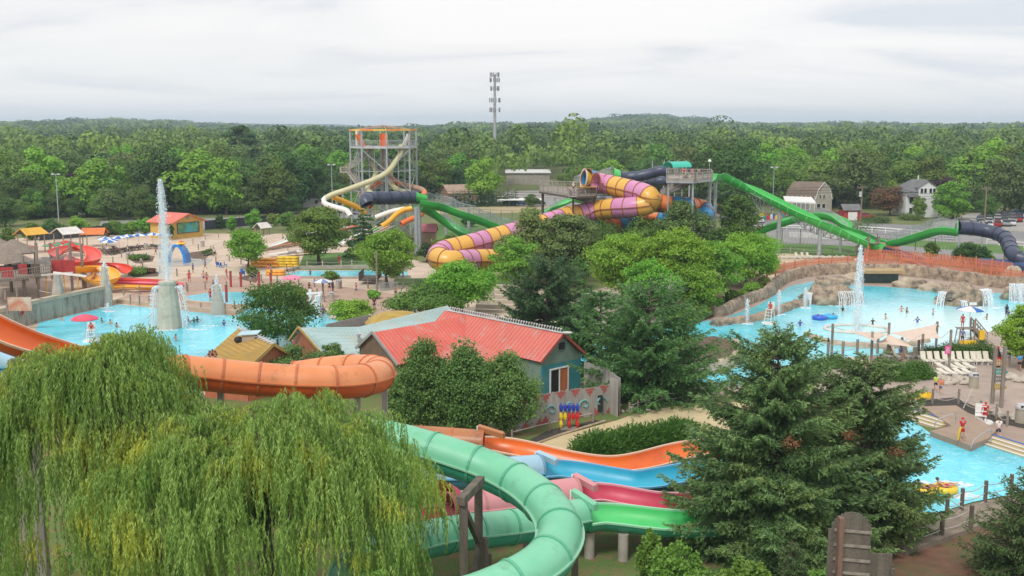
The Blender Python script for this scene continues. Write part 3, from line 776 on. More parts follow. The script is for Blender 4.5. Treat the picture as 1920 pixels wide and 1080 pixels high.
# pink and yellow raft tube
PNK=plastic('pink_tube',(.55,.21,.40),(.60,.27,.44),dirt=(.45,.2,.3)); YLW=plastic('yellow_tube',(.70,.38,.06),(.74,.42,.09),dirt=(.5,.28,.08))
s=wthing('water_slide','fat raft tube of alternating pink and yellow rings winding down twice','water slide',P(1190,430))
pth=Wp([(1117,343,13.0),(1135,345,12.8),(1160,351,12.4),(1185,357,12.0),(1207,363,11.6),(1220,371,11.0),(1219,380,10.2),(1205,386,9.7),(1180,389,9.4),(1150,391,9.1),(1120,395,8.6),(1090,401,8.1),(1040,414,7.3),(990,430,6.3),(949,441,5.6),(905,453,4.9),(868,463,4.4),(838,470,4.0),(823,478,3.6),(826,487,3.2),(845,491,3.0),(880,489,2.8),(920,488,2.6),(960,492,2.2),(985,500,1.9)])
tube_slide(s,pth,1.66,[PNK,PNK,YLW,YLW],1.9,RUST,RUST,rw=.12,rk=1.05)
posts(s,[tuple(P(822,505)+Vector((0,0,2.6))),tuple(P(1172,440)+Vector((0,0,8.0))),tuple(P(1180,442)+Vector((0,0,8.0))),tuple(P(1215,430)+Vector((0,0,9.4)))],.25,STEEL)
# blue and orange raft tube behind it
BLU=plastic('blue_tube',(.03,.22,.48),(.05,.3,.58)); ORT=plastic('orange_tube',(.78,.19,.04),(.82,.25,.06)); YW2=plastic('inner_yellow',(.85,.45,.03))
s=wthing('water_slide','blue and orange raft tube curling behind the pink and yellow one','water slide',P(1320,430))
pth=Wp([(1100,332,13.8),(1118,338,13.2),(1150,350,12.0),(1190,366,10.9),(1222,377,10.2),(1246,383,9.7),(1275,386,9.4),(1305,388,9.0),(1322,395,8.4),(1318,406,7.6),(1290,410,7.0),(1240,414,6.4),(1190,418,5.8),(1120,428,5.0),(1060,440,4.2),(1000,455,3.4),(935,472,2.6),(880,486,2.0),(850,495,1.6)])
tube_slide(s,pth,1.45,[BLU,ORT,ORT,BLU],1.9,RUST,None,rw=.12)
posts(s,[tuple(P(1284,452)+Vector((0,0,8))),tuple(P(1325,440)+Vector((0,0,7)))],.25,STEEL)
s=wthing('water_slide','yellow mouthed twin tube opening above the wooden platform','water slide',P(1110,360))
a=P(1111,340,13.0); t=Vector((.9,.25,-.1)).normalized()
fb=MB(); fb.sweep([a-t*1.6,a-t*.6,a+t*.8],lambda u:[(math.cos(x*math.pi/9)*(1.25+.35*(1-u)),math.sin(x*math.pi/9)*(1.3+.4*(1-u))+(.3*(1-u)))for x in range(18)],closed=True,ends=False)
fb.build('mouth',YW2,s,smooth=True)
fb=MB(); ring_on(fb,a-t*1.6+Vector((0,0,.3)),t,1.5,1.75,.18); fb.build('lip',plastic('cream_lip',(.7,.6,.5)),s)
# PLATFORMS with rails
def rail_run(root,pts,h=1.05,m=None,slat=.28,name='railing',bar=.05,solid=False):
 mb=MB(); m=m or WOOD
 for a,b in zip(pts[:-1],pts[1:]):
  a,b=Vector(a),Vector(b); ln=(b-a).length; n=max(1,int(ln/slat)); up=Vector((0,0,1))
  mb.beam(a+up*h,b+up*h,.09,.09); mb.beam(a+up*.12,b+up*.12,.06,.06); mb.beam(a+up*h*.55,b+up*h*.55,.05,.05)
  for i in range(n+1):
   p=a.lerp(b,i/n); big=i%8==0
   mb.box(p+up*(h/2),(.11 if big else bar,.11 if big else bar,h+(.1 if big else 0)),rz=math.atan2((b-a).y,(b-a).x))
 return mb.build(name,m,root)
def platform(name,label,corners,z,gm=WOOD,leg=WOODD,legr=.16,ground=0,rails=None,nlegs=None,inset=.3):
 pts=[P(px,py,z)for px,py in corners]; c=sum(pts,Vector())/len(pts)
 r=wthing(name,label,'platform',c)
 MB().plate(pts,.25).build('deck',gm,r)
 b=MB();
 for i in range(len(pts)):b.beam(pts[i]-Vector((0,0,.42)),pts[(i+1)%len(pts)]-Vector((0,0,.42)),.15,.3)
 b.build('deck_beam',leg,r)
 for i,p in enumerate(pts):
  q=p.lerp(c,.08); MB().cyl((q.x,q.y,0),(q.x,q.y,z-.25),legr,n=8).build('leg',leg,r,smooth=True)
 for seg in(rails or[list(range(len(pts)))+[0]]):rail_run(r,[pts[i]for i in seg],m=gm)
 return r,pts,c
def stairs(root,a,b,w=1.3,m=WOOD,name='staircase',rail=True):
 a,b=Vector(a),Vector(b); d=b-a; hd=Vector((d.x,d.y,0)); n=max(3,int(abs(d.z)/.19)); sd=Vector((-hd.y,hd.x,0)).normalized(); mb=MB(); rz=math.atan2(hd.y,hd.x)
 for i in range(n):
  p=a.lerp(b,(i+.5)/n); mb.box(p,(hd.length/n+.03,w,.06),rz=rz)
 for s_ in(-1,1):mb.beam(a+sd*s_*w/2,b+sd*s_*w/2,.08,.32)
 mb.build(name,m,root)
 if rail:
  for s_ in(-1,1):rail_run(root,[a+sd*s_*w/2,b+sd*s_*w/2],m=m,slat=.35,name='stair_rail')
GW=mat('silver_wood',(.42,.38,.34),(.30,.27,.24),2,.85,stretch=(1,1,.2))
r,pt,c=platform('viewing_platform','grey wooden deck on posts at the mouth of the pink and yellow tube',[(1012,356),(1014,350),(1110,352),(1119,359),(1118,364),(1075,366)],11.4,GW)
stairs(r,P(1073,368,11.3),P(1122,384,7.6),1.2,GW)
fb=MB(); fb.plate([P(1082,350,11.5),P(1119,350,11.5),P(1119,350,12.7),P(1082,350,12.7)],.08); fb.build('yellow_panel',YW2,r)
r,pt,c=platform('viewing_platform','high grey deck on steel legs under the teal canopy',[(1250,336),(1250,328),(1333,329),(1336,333),(1300,337)],14.0,GW,STEEL)
stairs(r,P(1299,338,13.9),P(1245,366,9.3),1.3,GW)
mb=MB()
for s_ in(0,1):
 mb.sweep([P(1252,314,15.9)+Vector((0,s_*.0,0)),P(1287,313,15.9)],[(math.cos(math.pi*k/8)*1.2,math.sin(math.pi*k/8)*.9)for k in range(9)]+[(math.cos(math.pi*k/8)*1.15,math.sin(math.pi*k/8)*.85)for k in range(8,-1,-1)])
 break
mb.build('canopy',plastic('teal_canopy',(.05,.50,.38),rough=.6),r,smooth=True)
for px in(1254,1270,1286):
 p=P(px,329,14.0); MB().cyl(p,p+Vector((0,0,2.6)),.06,n=6).build('canopy_post',STEEL,r)
for px,py in((1326,395),(1290,450),(1278,390),(1243,398),(1264,392)):
 p=P(px,py); MB().cyl((p.x,p.y,0),(p.x,p.y,13),.16,n=8).build('leg',STEEL,r,smooth=True)
lm=wthing('lamp','small dome lamp on a short mast beside the teal canopy','lamp',P(1330,330,14)); p=P(1330,327,14.0)
MB().cyl(p,p+Vector((0,0,2.2)),.05,n=6).build('mast',STEEL,lm); MB().lathe(p+Vector((0,0,2.2)),[(.3,0),(.28,.2),(.1,.42)],10).build('lamp_shade',WHITE,lm)
s=wthing('water_slide','dark navy tube leaving the teal canopied platform toward a green funnel','water slide',P(1200,360))
tube_slide(s,Wp([(1251,322,14.2),(1240,320,14.4),(1222,325,13.9),(1200,330,13.4),(1180,332,13.2),(1166,330,13.3)]),.95,NVY,2.3,NVYR,None)
tube_slide(s,Wp([(1251,338,12.0),(1235,340,11.8),(1215,341,11.6),(1200,342,11.5)]),.9,NVY,2.3,NVYR,None)
fb=MB(); a=P(1163,330,13.4); fb.sweep([a,a-Vector((1.2,0,0))],lambda u:[(math.cos(x*math.pi/8)*(1.0+.5*u),math.sin(x*math.pi/8)*(1.0+.5*u))for x in range(16)],closed=True,ends=False); fb.build('funnel',GRN,s,smooth=True)
net(s,[a+Vector((-1.5,0,0)),a+Vector((-8,2,-1.5))],1.6)
posts(s,[tuple(P(1222,380)+Vector((0,0,12.5))),tuple(P(1244,384)+Vector((0,0,13)))],.14,STEEL)
# SLIDE TOWER
TY=226.0; tc_=D(722,436,TY); cx=tc_.x; R8=6.9
tw=thing('slide_tower','tall grey steel tower carrying four tube slides under a ring canopy','slide tower',(cx,TY,0),world=True)
zt=21.6; zd=18.0; A0=math.radians(12)
def oc(i,z,r=R8):a=A0+i*math.pi/4; return Vector((cx+r*math.cos(a),TY+r*math.sin(a),z))
for i in range(8):
 MB().cyl(oc(i,0),oc(i,zt),.2,n=8).build('leg',STEEL,tw,smooth=True)
for i in range(0,8,2):
 MB().cyl(oc(i,0,3),oc(i,zd,3),.14,n=6).build('inner_leg',STEEL,tw,smooth=True)
mb=MB()
for z in(2.2,6.8,11.1,15.4):
 for i in range(0,8,2):mb.beam(oc(i,z,3),oc(i+2,z,3),.12); mb.beam(oc(i,z-2.2,3),oc(i+2,z,3),.09); mb.beam(oc(i,z,3),oc(i+1,z,6.9),.09)
for z in(4.5,9,13.2):
 for i in range(8):mb.beam(oc(i,z),oc(i+1,z),.14)
 for i in range(0,8,2):mb.beam(oc(i,z),oc(i,z,3),.12)
for j,(z0,z1)in enumerate(((0.3,4.5),(4.5,9),(9,13.2),(13.2,17.6))):
 for i in range(8):
  mb.beam((oc(i,z0)+oc(i+1,z0))/2,(oc(i,z1)+oc(i+1,z1))/2,.07)
  if(i+j)%2:mb.beam(oc(i,z0),oc(i+1,z1),.13)
  else:mb.beam(oc(i+1,z0),oc(i,z1),.13)
mb.build('brace',STEEL,tw)
MB().prism([(v.x,v.y)for v in[oc(i,0,7.1)for i in range(8)]],zd-.15,zd+.15).build('deck',mat('light_steel',(.5,.52,.54),rough=.6),tw)
rl=MB()
for i in range(8):
 a,b=oc(i,zd,7.0),oc(i+1,zd,7.0)
 for k in range(15):p=a.lerp(b,k/14); rl.box(p+Vector((0,0,.75)),(.04,.04,1.3))
 for h in(.3,1.4):rl.beam(a+Vector((0,0,h)),b+Vector((0,0,h)),.07)
rl.build('railing',STEEL,tw)
cr=MB()
for i in range(16):
 a=A0+i*math.pi/8; b=A0+(i+1)*math.pi/8
 pa=Vector((cx+7.1*math.cos(a),TY+7.1*math.sin(a),zt)); pb=Vector((cx+7.1*math.cos(b),TY+7.1*math.sin(b),zt))
 cr.mi=i%2; cr.beam(pa,pb,.16,.34); cr.mi=2; cr.beam(pa,Vector((cx,TY,zt+1.0)),.12,.1)
 ia=Vector((cx+3.6*math.cos(a),TY+3.6*math.sin(a),zt+.5)); ib=Vector((cx+3.6*math.cos(b),TY+3.6*math.sin(b),zt+.5)); cr.beam(ia,ib,.1)
cr.build('canopy_ring',[plastic('ring_orange',(.8,.25,.05)),plastic('ring_yellow',(.8,.5,.08)),mat('canopy_rust',(.5,.35,.25))],tw)
CRM=plastic('cream_tube',(.50,.47,.27),(.58,.55,.36)); TWH=plastic('white_tube',(.8,.78,.74)); TOR=plastic('tower_orange',(.80,.17,.03)); TYE=plastic('tower_yellow',(.82,.42,.02)); TBR=plastic('tower_brown',(.42,.26,.18))
for px,m,tilt in((685,TOR,.28),(720,TOR,0),(752,TWH,-.28)):
 p=D(px,276,TY-2.0); p.z=zd+.15; b=MB()
 b.sweep([p+Vector((0,0,.1)),p+Vector((-tilt*3.2,0,1.7)),p+Vector((-tilt*4.6,0,2.7))],[(math.cos(math.pi+math.pi*k/8)*.75,math.sin(math.pi+math.pi*k/8)*.75)for k in range(9)]+[(math.cos(math.pi+math.pi*k/8)*.85,math.sin(math.pi+math.pi*k/8)*.85)for k in range(8,-1,-1)])
 o=b.build('launch_bowl',m,tw,smooth=True)
 if abs(tilt)>0:
  b=MB(); b.box(p+Vector((-tilt*6.4,.1,1.8)),(.35,.6,3.2)); b.build('bowl_side',TWH if m is TOR else TOR,tw)
def tower_slide(label,pts,mats,r=.55,seg=2.6):
 s=wthing('tube_slide',label,'tube slide',pts[0]); tube_slide(s,pts,r,mats,seg,CRM if mats[0]is CRM else None,None,n=12,rk=1.08,per=4); return s
def TD(px,py,dy=0):return D(px,py,TY+dy)
tower_slide('cream tube slide swinging left out of the tower to a white bend',[TD(752,274,-3),TD(752,285,-4),TD(742,302,-5),TD(727,322,-7.5),TD(705,335,-9),TD(680,345,-10),TD(650,356,-11),TD(625,364,-11.5),TD(611,371,-12)],[CRM])
tower_slide('white end run of the tower slide doubling back under itself',[TD(611,371,-12),TD(606,377,-12.5),TD(612,383,-13),TD(630,389,-13.5),TD(650,395,-14),TD(657,405,-14.5)],[TWH])
tower_slide('cream tube slide snaking straight down the middle of the tower',[TD(690,276,2),TD(693,290,1),TD(698,306,0),TD(705,322,-1.5),TD(700,336,-3),TD(690,347,-4.5),TD(690,358,-5.5),TD(702,364,-6),TD(714,366,-6)],[CRM])
tower_slide('brown orange tube slide falling from the tower centre to the right',[TD(720,276,0),TD(721,295,0),TD(722,315,1),TD(731,332,1),TD(750,344,0),TD(772,350,-2),TD(790,355,-4),TD(796,362,-6),TD(790,368,-8)],[TBR,TBR,TBR,TOR])
tower_slide('cream tube slide curving out at the tower foot beside the navy tube',[TD(727,300,3),TD(733,318,2),TD(731,336,1),TD(738,350,-1),TD(752,358,-3),TD(768,362,-4),TD(778,368,-6)],[CRM])
tower_slide('orange tube slide bend low behind the tower legs',[TD(716,342,4),TD(702,349,3),TD(690,354,1),TD(679,366,-1),TD(682,374,-2),TD(695,388,-3)],[TOR])
tower_slide('yellow tube slide run low left of the tower',[TD(625,370,-10),TD(640,376,-9),TD(655,382,-8),TD(670,389,-7),TD(685,400,-6)],[TYE])
tower_slide('yellow tube slide arc below the navy tube',[TD(776,390,-10),TD(757,394,-10),TD(742,403,-11),TD(730,415,-12),TD(715,425,-13)],[TYE])
tower_slide('orange tube slide arc lowest by the tower foot',[TD(792,380,-8),TD(796,393,-10),TD(785,405,-11),TD(768,412,-12),TD(752,420,-13)],[TOR])
tower_slide('white tube slide curve low by the racer post',[TD(760,392,-9),TD(738,396,-9),TD(720,402,-10),TD(705,408,-10)],[TWH])
for px,pb,pt_ in((644,420,362),(632,420,372),(735,436,398),(755,436,395)):
 b=P(px,pb); MB().cyl((b.x,b.y,0),(b.x,b.y,D(px,pt_,b.y).z),.28,n=8).build('slide_post',STEEL,tw,smooth=True)
SG=mat('stair_metal',(.45,.42,.38),rough=.6)
stairs(tw,TD(698,283,-1),TD(652,318,-3),1.3,SG); stairs(tw,TD(652,320,-3),TD(676,352,-4),1.3,SG); stairs(tw,TD(676,354,-4),TD(700,378,-3),1.3,SG)
mb=MB(); a=TD(648,323,-3); mb.box(a,(2.0,1.8,.15)); mb.build('landing',SG,tw); rail_run(tw,[a+Vector((1,-.9,0)),a+Vector((-1,-.9,0)),a+Vector((-1,.9,0))],m=SG)
# NEAR SLIDES
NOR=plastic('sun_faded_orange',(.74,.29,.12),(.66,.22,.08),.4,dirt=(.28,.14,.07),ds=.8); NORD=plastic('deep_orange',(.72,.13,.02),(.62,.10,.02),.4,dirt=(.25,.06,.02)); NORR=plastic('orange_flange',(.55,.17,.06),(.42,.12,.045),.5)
CREAM=plastic('worn_pale_edge',(.75,.5,.35))
s=wthing('water_slide','sun faded orange tube slide looping above the willow','water slide',D(500,720,56))
op=Wp([(275,688,0,52),(310,695,0,52.5),(345,698,0,53),(400,703,0,53.6),(460,709,0,54),(530,714,0,54.3),(600,717,0,54.6),(660,716,0,55.4),(700,709,0,57),(712,700,0,59),(700,694,0,61.2),(668,692,0,62.6),(630,694,0,63.2),(590,699,0,63.6),(555,704,0,63.8)])
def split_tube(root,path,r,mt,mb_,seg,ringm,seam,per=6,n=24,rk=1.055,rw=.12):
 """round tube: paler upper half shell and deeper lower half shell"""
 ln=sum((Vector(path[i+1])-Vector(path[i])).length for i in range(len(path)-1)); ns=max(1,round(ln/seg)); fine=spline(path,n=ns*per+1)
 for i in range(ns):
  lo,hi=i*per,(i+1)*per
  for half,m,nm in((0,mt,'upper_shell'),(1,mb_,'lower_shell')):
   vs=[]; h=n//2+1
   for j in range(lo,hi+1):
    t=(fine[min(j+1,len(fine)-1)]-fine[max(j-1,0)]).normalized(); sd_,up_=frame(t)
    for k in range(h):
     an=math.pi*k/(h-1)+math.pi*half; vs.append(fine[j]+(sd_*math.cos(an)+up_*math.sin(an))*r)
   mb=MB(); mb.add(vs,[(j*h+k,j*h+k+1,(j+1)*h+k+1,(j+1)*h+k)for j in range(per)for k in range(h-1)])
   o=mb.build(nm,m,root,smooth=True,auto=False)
   if half==0:
    rb=MB(); t=(fine[min(lo+1,len(fine)-1)]-fine[max(lo-1,0)]).normalized(); ring_on(rb,fine[lo],t,r*.97,r*rk,rw,n)
    if i==ns-1:ring_on(rb,fine[hi],(fine[hi]-fine[hi-1]).normalized(),r*.97,r*rk,rw,n)
    q=rb.build('flange',ringm,o); q.location=(0,0,0)
 sb=MB(); w_,h_=.10,.035
 for sg in(-1,1):sb.sweep(fine,[(sg*(r-.02),-h_),(sg*(r+w_),-h_),(sg*(r+w_),h_),(sg*(r-.02),h_)])
 sb.build('seam',seam,root)
 return fine
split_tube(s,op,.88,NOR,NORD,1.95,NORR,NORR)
def timber(root,p,top,w=.35,m=WOOD,zb=0):
 MB().box((p[0],p[1],(zb+top)/2),(w,w,top-zb)).build('post',m,root)
for i,k in enumerate((3,5,7,9)):q=op[k]; timber(s,(q.x+.2,q.y+.5),q.z-.85,.3,GW)
bb=MB(); q=op[3]; bb.tube(spline([D(312,690,52)+Vector((0,-.9,.2)),D(330,706,52)+Vector((0,-.9,0)),D(362,706,52.6)+Vector((0,-.9,-.1)),D(372,735,52.6),D(380,748,52.6),D(381,790,52.6)],n=14),.09,7); bb.build('water_pipe',mat('grey_pipe',(.35,.36,.36)),s)
s=wthing('water_slide','bright orange open chute entering from the left edge above the willow','water slide',D(60,640,46))
ch=Wp([(-260,480,0,43),(-120,553,0,44.3),(0,615,0,45.8),(70,641,0,47),(140,664,0,48.6),(200,683,0,50),(255,690,0,51.3),(285,690,0,52)])
OIN=plastic('chute_orange_inside',(.76,.16,.02),(.68,.12,.015),dirt=(.5,.10,.03)); flume(s,ch,2.5,.8,OIN,NORD,CREAM,step=.6,rimw=.09,profn=14,roll=-.42)
for px,pb in((57,800),(28,800)):p=D(px,690,47); timber(s,(p.x,p.y),p.z+.4,.42,GW)
PBL=plastic('pale_blue_tube',(.30,.50,.62),(.36,.56,.68),.35); SBL=plastic('sky_blue_chute',(.02,.34,.52),(.04,.42,.60),.4)
s=wthing('water_slide','pale blue tube hidden under the orange chute at the left edge','water slide',D(70,690,56))
tube_slide(s,Wp([(-60,660,0,58),(20,672,0,57),(60,684,0,56),(92,700,0,56),(110,716,0,55.5)]),.85,PBL,2.2,plastic('blue_flange',(.16,.32,.45)),None)
s=wthing('water_slide','bright blue chute end showing at the left edge behind the willow','water slide',D(0,730,50))
tube_slide(s,Wp([(-60,700,0,50),(-20,712,0,49),(2,730,0,48.5),(-20,756,0,48),(-60,770,0,48)]),.8,SBL,2.2,SBL,None)
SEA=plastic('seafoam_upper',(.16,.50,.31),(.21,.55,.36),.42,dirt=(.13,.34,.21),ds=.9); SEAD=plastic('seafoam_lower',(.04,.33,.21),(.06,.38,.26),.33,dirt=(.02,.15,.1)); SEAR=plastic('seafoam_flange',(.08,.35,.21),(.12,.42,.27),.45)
SEA2=plastic('seafoam_streaky',(.20,.52,.36),(.26,.58,.42),.35,dirt=(.13,.2,.14),ds=.9)
s=wthing('water_slide','big seafoam green tube slide curling through the bottom of the view','water slide',D(1050,985,42))
sp_=Wp([(640,820,8.3),(730,826,8.0),(809,846,7.7),(888,871,7.35),(933,889,7.1),(979,912,6.9),(1016,940,6.7),(1042,972,6.5),(1050,1004,6.3),(1036,1038,6.1),(1004,1068,5.9),(950,1098,5.7),(880,1125,5.4),(800,1140,5.1),(710,1125,4.8),(660,1085,4.5),(680,1050,4.2),(730,1032,3.9),(800,1012,3.4),(860,1000,3.0),(930,992,2.6),(990,984,2.4),(1050,974,2.3),(1090,966,2.25)])
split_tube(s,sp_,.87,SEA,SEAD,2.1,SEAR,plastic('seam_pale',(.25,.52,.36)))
tg=wthing('timber_trestle','weathered timber trestle bracing the seafoam tube','trestle',D(880,1000,40))
a=D(869,940,41.0); b=D(897,908,43); za,zb=a.z,b.z
OLD=mat('old_timber',(.17,.14,.115),(.10,.085,.07),2.5,.9,stretch=(1,1,.15),bump=.4,dirt=(.09,.13,.07),dscale=1.2)
MB().box((a.x,a.y,za/2),(.34,.34,za)).build('post',OLD,tg); MB().box((b.x,b.y,zb/2),(.34,.34,zb)).build('post',OLD,tg)
MB().beam((a.x-.1,a.y-.3,za+.1),(b.x+.1,b.y+.3,zb+.1),.32,.34).build('cap_beam',OLD,tg)
MB().beam((a.x+.1,a.y,za-.5),(b.x,b.y-.05,zb-2.5),.2,.24).build('brace',OLD,tg); MB().beam((b.x,b.y,zb-2.7),(a.x+.1,a.y,za-4.9),.2,.26).build('brace',OLD,tg)
c=D(888,1045,42.5); MB().box((c.x+.4,c.y+.6,c.z/2+.3),(.4,.3,c.z+.6)).build('post',OLD,tg); c=D(917,1060,44); MB().box((c.x,c.y,c.z/2+.3),(.22,.22,c.z+.5)).build('post',OLD,tg)
c=D(1078,1040,46); MB().box((c.x,c.y,c.z/2+.3),(.3,.3,c.z+.6)).build('post',OLD,tg)
def runout(label,tube,ch,w,d,tin,tout,rim,mt,mbm,ringm,r=.86,shield=None,posts_=(),sh_m=None,water=True):
 s=wthing('water_slide',label,'water slide',P(*ch[1][:2]))
 if tube:split_tube(s,Wp(tube),r,mt,mbm,2.1,ringm,rim)
 q=flume(s,Wp(ch),w,d,tin,tout,rim,step=.5,rimw=.10,profn=14,roll=-.10)
 if water:
  wm=MAT_WSHEET
  mb=MB(); mb.sweep([p-Vector((0,0,d*.93))for p in q],[(-w*.2,0),(w*.2,0)],closed=False); mb.build('water_film',wm,s)
 if shield:
  a,b=Wp(shield); u=Vector((0,0,.32)); t=(b-a).normalized(); sd_=Vector((t.y,-t.x,0)).normalized()
  mb=MB(); mb.plate([a,b,b+u,a+u],.10); mb.plate([a+u,b+u,b+u-sd_*.3+Vector((0,0,.05)),a+u-sd_*.3+Vector((0,0,.05))],.06); mb.plate([b,b+u,b+u-sd_*.3,b-sd_*.3],.06)
  mb.build('splash_shield',sh_m or mt,s)
  MB().cyl(a+Vector((0,0,-.6)),a+u,.05,n=6).build('shield_strut',WHITE,s)
 for p in posts_:
  c=P(p[0],p[1]); MB().cyl((c.x,c.y,0),(c.x,c.y,p[2]),.27,n=12).build('pillar',CONC,s,smooth=True)
 return s
MAT_WSHEET=mat('running_water',(.35,.5,.5),(.6,.75,.75),5,.08)
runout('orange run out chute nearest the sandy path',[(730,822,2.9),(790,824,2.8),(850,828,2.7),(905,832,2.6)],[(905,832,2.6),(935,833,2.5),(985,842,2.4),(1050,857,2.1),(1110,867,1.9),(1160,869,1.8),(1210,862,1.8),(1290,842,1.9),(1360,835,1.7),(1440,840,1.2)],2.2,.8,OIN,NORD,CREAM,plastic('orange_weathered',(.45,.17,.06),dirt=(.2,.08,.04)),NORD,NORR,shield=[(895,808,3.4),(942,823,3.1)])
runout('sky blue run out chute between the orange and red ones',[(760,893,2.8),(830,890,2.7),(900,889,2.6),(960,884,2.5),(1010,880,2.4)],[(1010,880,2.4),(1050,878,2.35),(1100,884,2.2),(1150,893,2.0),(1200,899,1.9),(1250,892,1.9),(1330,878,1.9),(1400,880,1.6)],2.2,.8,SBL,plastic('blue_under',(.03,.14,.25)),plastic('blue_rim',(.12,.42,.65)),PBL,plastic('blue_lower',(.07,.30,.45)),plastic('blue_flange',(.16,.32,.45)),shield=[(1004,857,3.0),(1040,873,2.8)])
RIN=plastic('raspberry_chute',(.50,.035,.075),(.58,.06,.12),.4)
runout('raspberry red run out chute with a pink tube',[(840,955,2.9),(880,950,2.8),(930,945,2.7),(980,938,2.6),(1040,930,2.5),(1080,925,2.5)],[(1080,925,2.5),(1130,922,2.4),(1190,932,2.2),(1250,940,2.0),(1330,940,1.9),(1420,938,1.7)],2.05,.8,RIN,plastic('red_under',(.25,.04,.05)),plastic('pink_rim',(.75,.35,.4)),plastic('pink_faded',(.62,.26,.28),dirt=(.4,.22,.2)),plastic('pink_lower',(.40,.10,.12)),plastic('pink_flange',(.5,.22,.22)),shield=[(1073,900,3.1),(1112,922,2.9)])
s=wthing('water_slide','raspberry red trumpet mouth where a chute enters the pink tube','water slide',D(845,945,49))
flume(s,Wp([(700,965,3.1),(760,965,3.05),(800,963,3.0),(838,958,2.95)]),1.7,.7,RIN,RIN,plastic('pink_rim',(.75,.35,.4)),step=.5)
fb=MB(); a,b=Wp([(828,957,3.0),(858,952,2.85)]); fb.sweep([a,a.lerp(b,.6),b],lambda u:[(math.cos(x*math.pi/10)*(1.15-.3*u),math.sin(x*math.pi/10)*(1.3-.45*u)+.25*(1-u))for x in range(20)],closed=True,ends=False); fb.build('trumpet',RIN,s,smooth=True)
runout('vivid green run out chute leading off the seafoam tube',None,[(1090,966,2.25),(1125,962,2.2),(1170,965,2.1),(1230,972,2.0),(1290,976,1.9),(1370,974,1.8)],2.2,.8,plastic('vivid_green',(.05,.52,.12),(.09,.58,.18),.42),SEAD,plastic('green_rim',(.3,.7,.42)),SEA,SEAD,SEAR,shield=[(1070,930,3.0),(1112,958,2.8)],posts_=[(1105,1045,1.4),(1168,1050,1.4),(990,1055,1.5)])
# ROCKWORK, WALLS
ROCK=mat('rockwork',(.44,.35,.25),(.24,.18,.13),1.3,.9,bump=1.0,bscale=2.6,dirt=(.12,.10,.085),dscale=1.0,dlo=.49,dhi=.64)  # besides dirt, the dark patches paint in the shade of crevices
ROCKL=mat('pale_rockwork',(.50,.42,.32),(.36,.29,.21),1.2,.9,bump=.6,bscale=3,dirt=(.2,.16,.12),dscale=.9,dlo=.55,dhi=.75)
FOAM,nt,out=newmat('falling_water'); b=N(nt,'ShaderNodeBsdfPrincipled',Roughness=.5); b.inputs['Base Color'].default_value=(.96,.98,1,1)
t_=N(nt,'ShaderNodeBsdfTranslucent'); t_.inputs['Color'].default_value=(.96,.98,1,1); mx=N(nt,'ShaderNodeMixShader',Fac=.45); L(nt,b.outputs[0],mx.inputs[1]); L(nt,t_.outputs[0],mx.inputs[2]); L(nt,mx.outputs[0],out.inputs[0])
MIST,nt,out=newmat('fine_spray'); b=N(nt,'ShaderNodeBsdfTranslucent'); b.inputs['Color'].default_value=(.9,.95,.97,1); t_=N(nt,'ShaderNodeBsdfTransparent')
lw=N(nt,'ShaderNodeLayerWeight',Blend=.35); mr=N(nt,'ShaderNodeMapRange'); mr.inputs['From Min'].default_value=0; mr.inputs['From Max'].default_value=1; mr.inputs['To Min'].default_value=.6; mr.inputs['To Max'].default_value=.0
L(nt,lw.outputs['Facing'],mr.inputs['Value']); nf=noise_fac(nt,1.6,4,.38,.62,stretch=(1,1,.25)); ml=N(nt,'ShaderNodeMath',operation='MULTIPLY'); L(nt,mr.outputs[0],ml.inputs[0]); L(nt,nf,ml.inputs[1])
mx=N(nt,'ShaderNodeMixShader'); L(nt,ml.outputs[0],mx.inputs[0]); L(nt,t_.outputs[0],mx.inputs[1]); L(nt,b.outputs[0],mx.inputs[2]); L(nt,mx.outputs[0],out.inputs[0])
def droplets(mb,rng,n,fn,s0,s1):
 """tiny octahedra of water"""
 for i in range(n):
  p=fn(rng); s=rng.uniform(s0,s1); sz=s*rng.uniform(1,2.2)
  mb.add([(p[0]+s,p[1],p[2]),(p[0]-s,p[1],p[2]),(p[0],p[1]+s,p[2]),(p[0],p[1]-s,p[2]),(p[0],p[1],p[2]+sz),(p[0],p[1],p[2]-sz)],[(0,2,4),(2,1,4),(1,3,4),(3,0,4),(2,0,5),(1,2,5),(3,1,5),(0,3,5)])
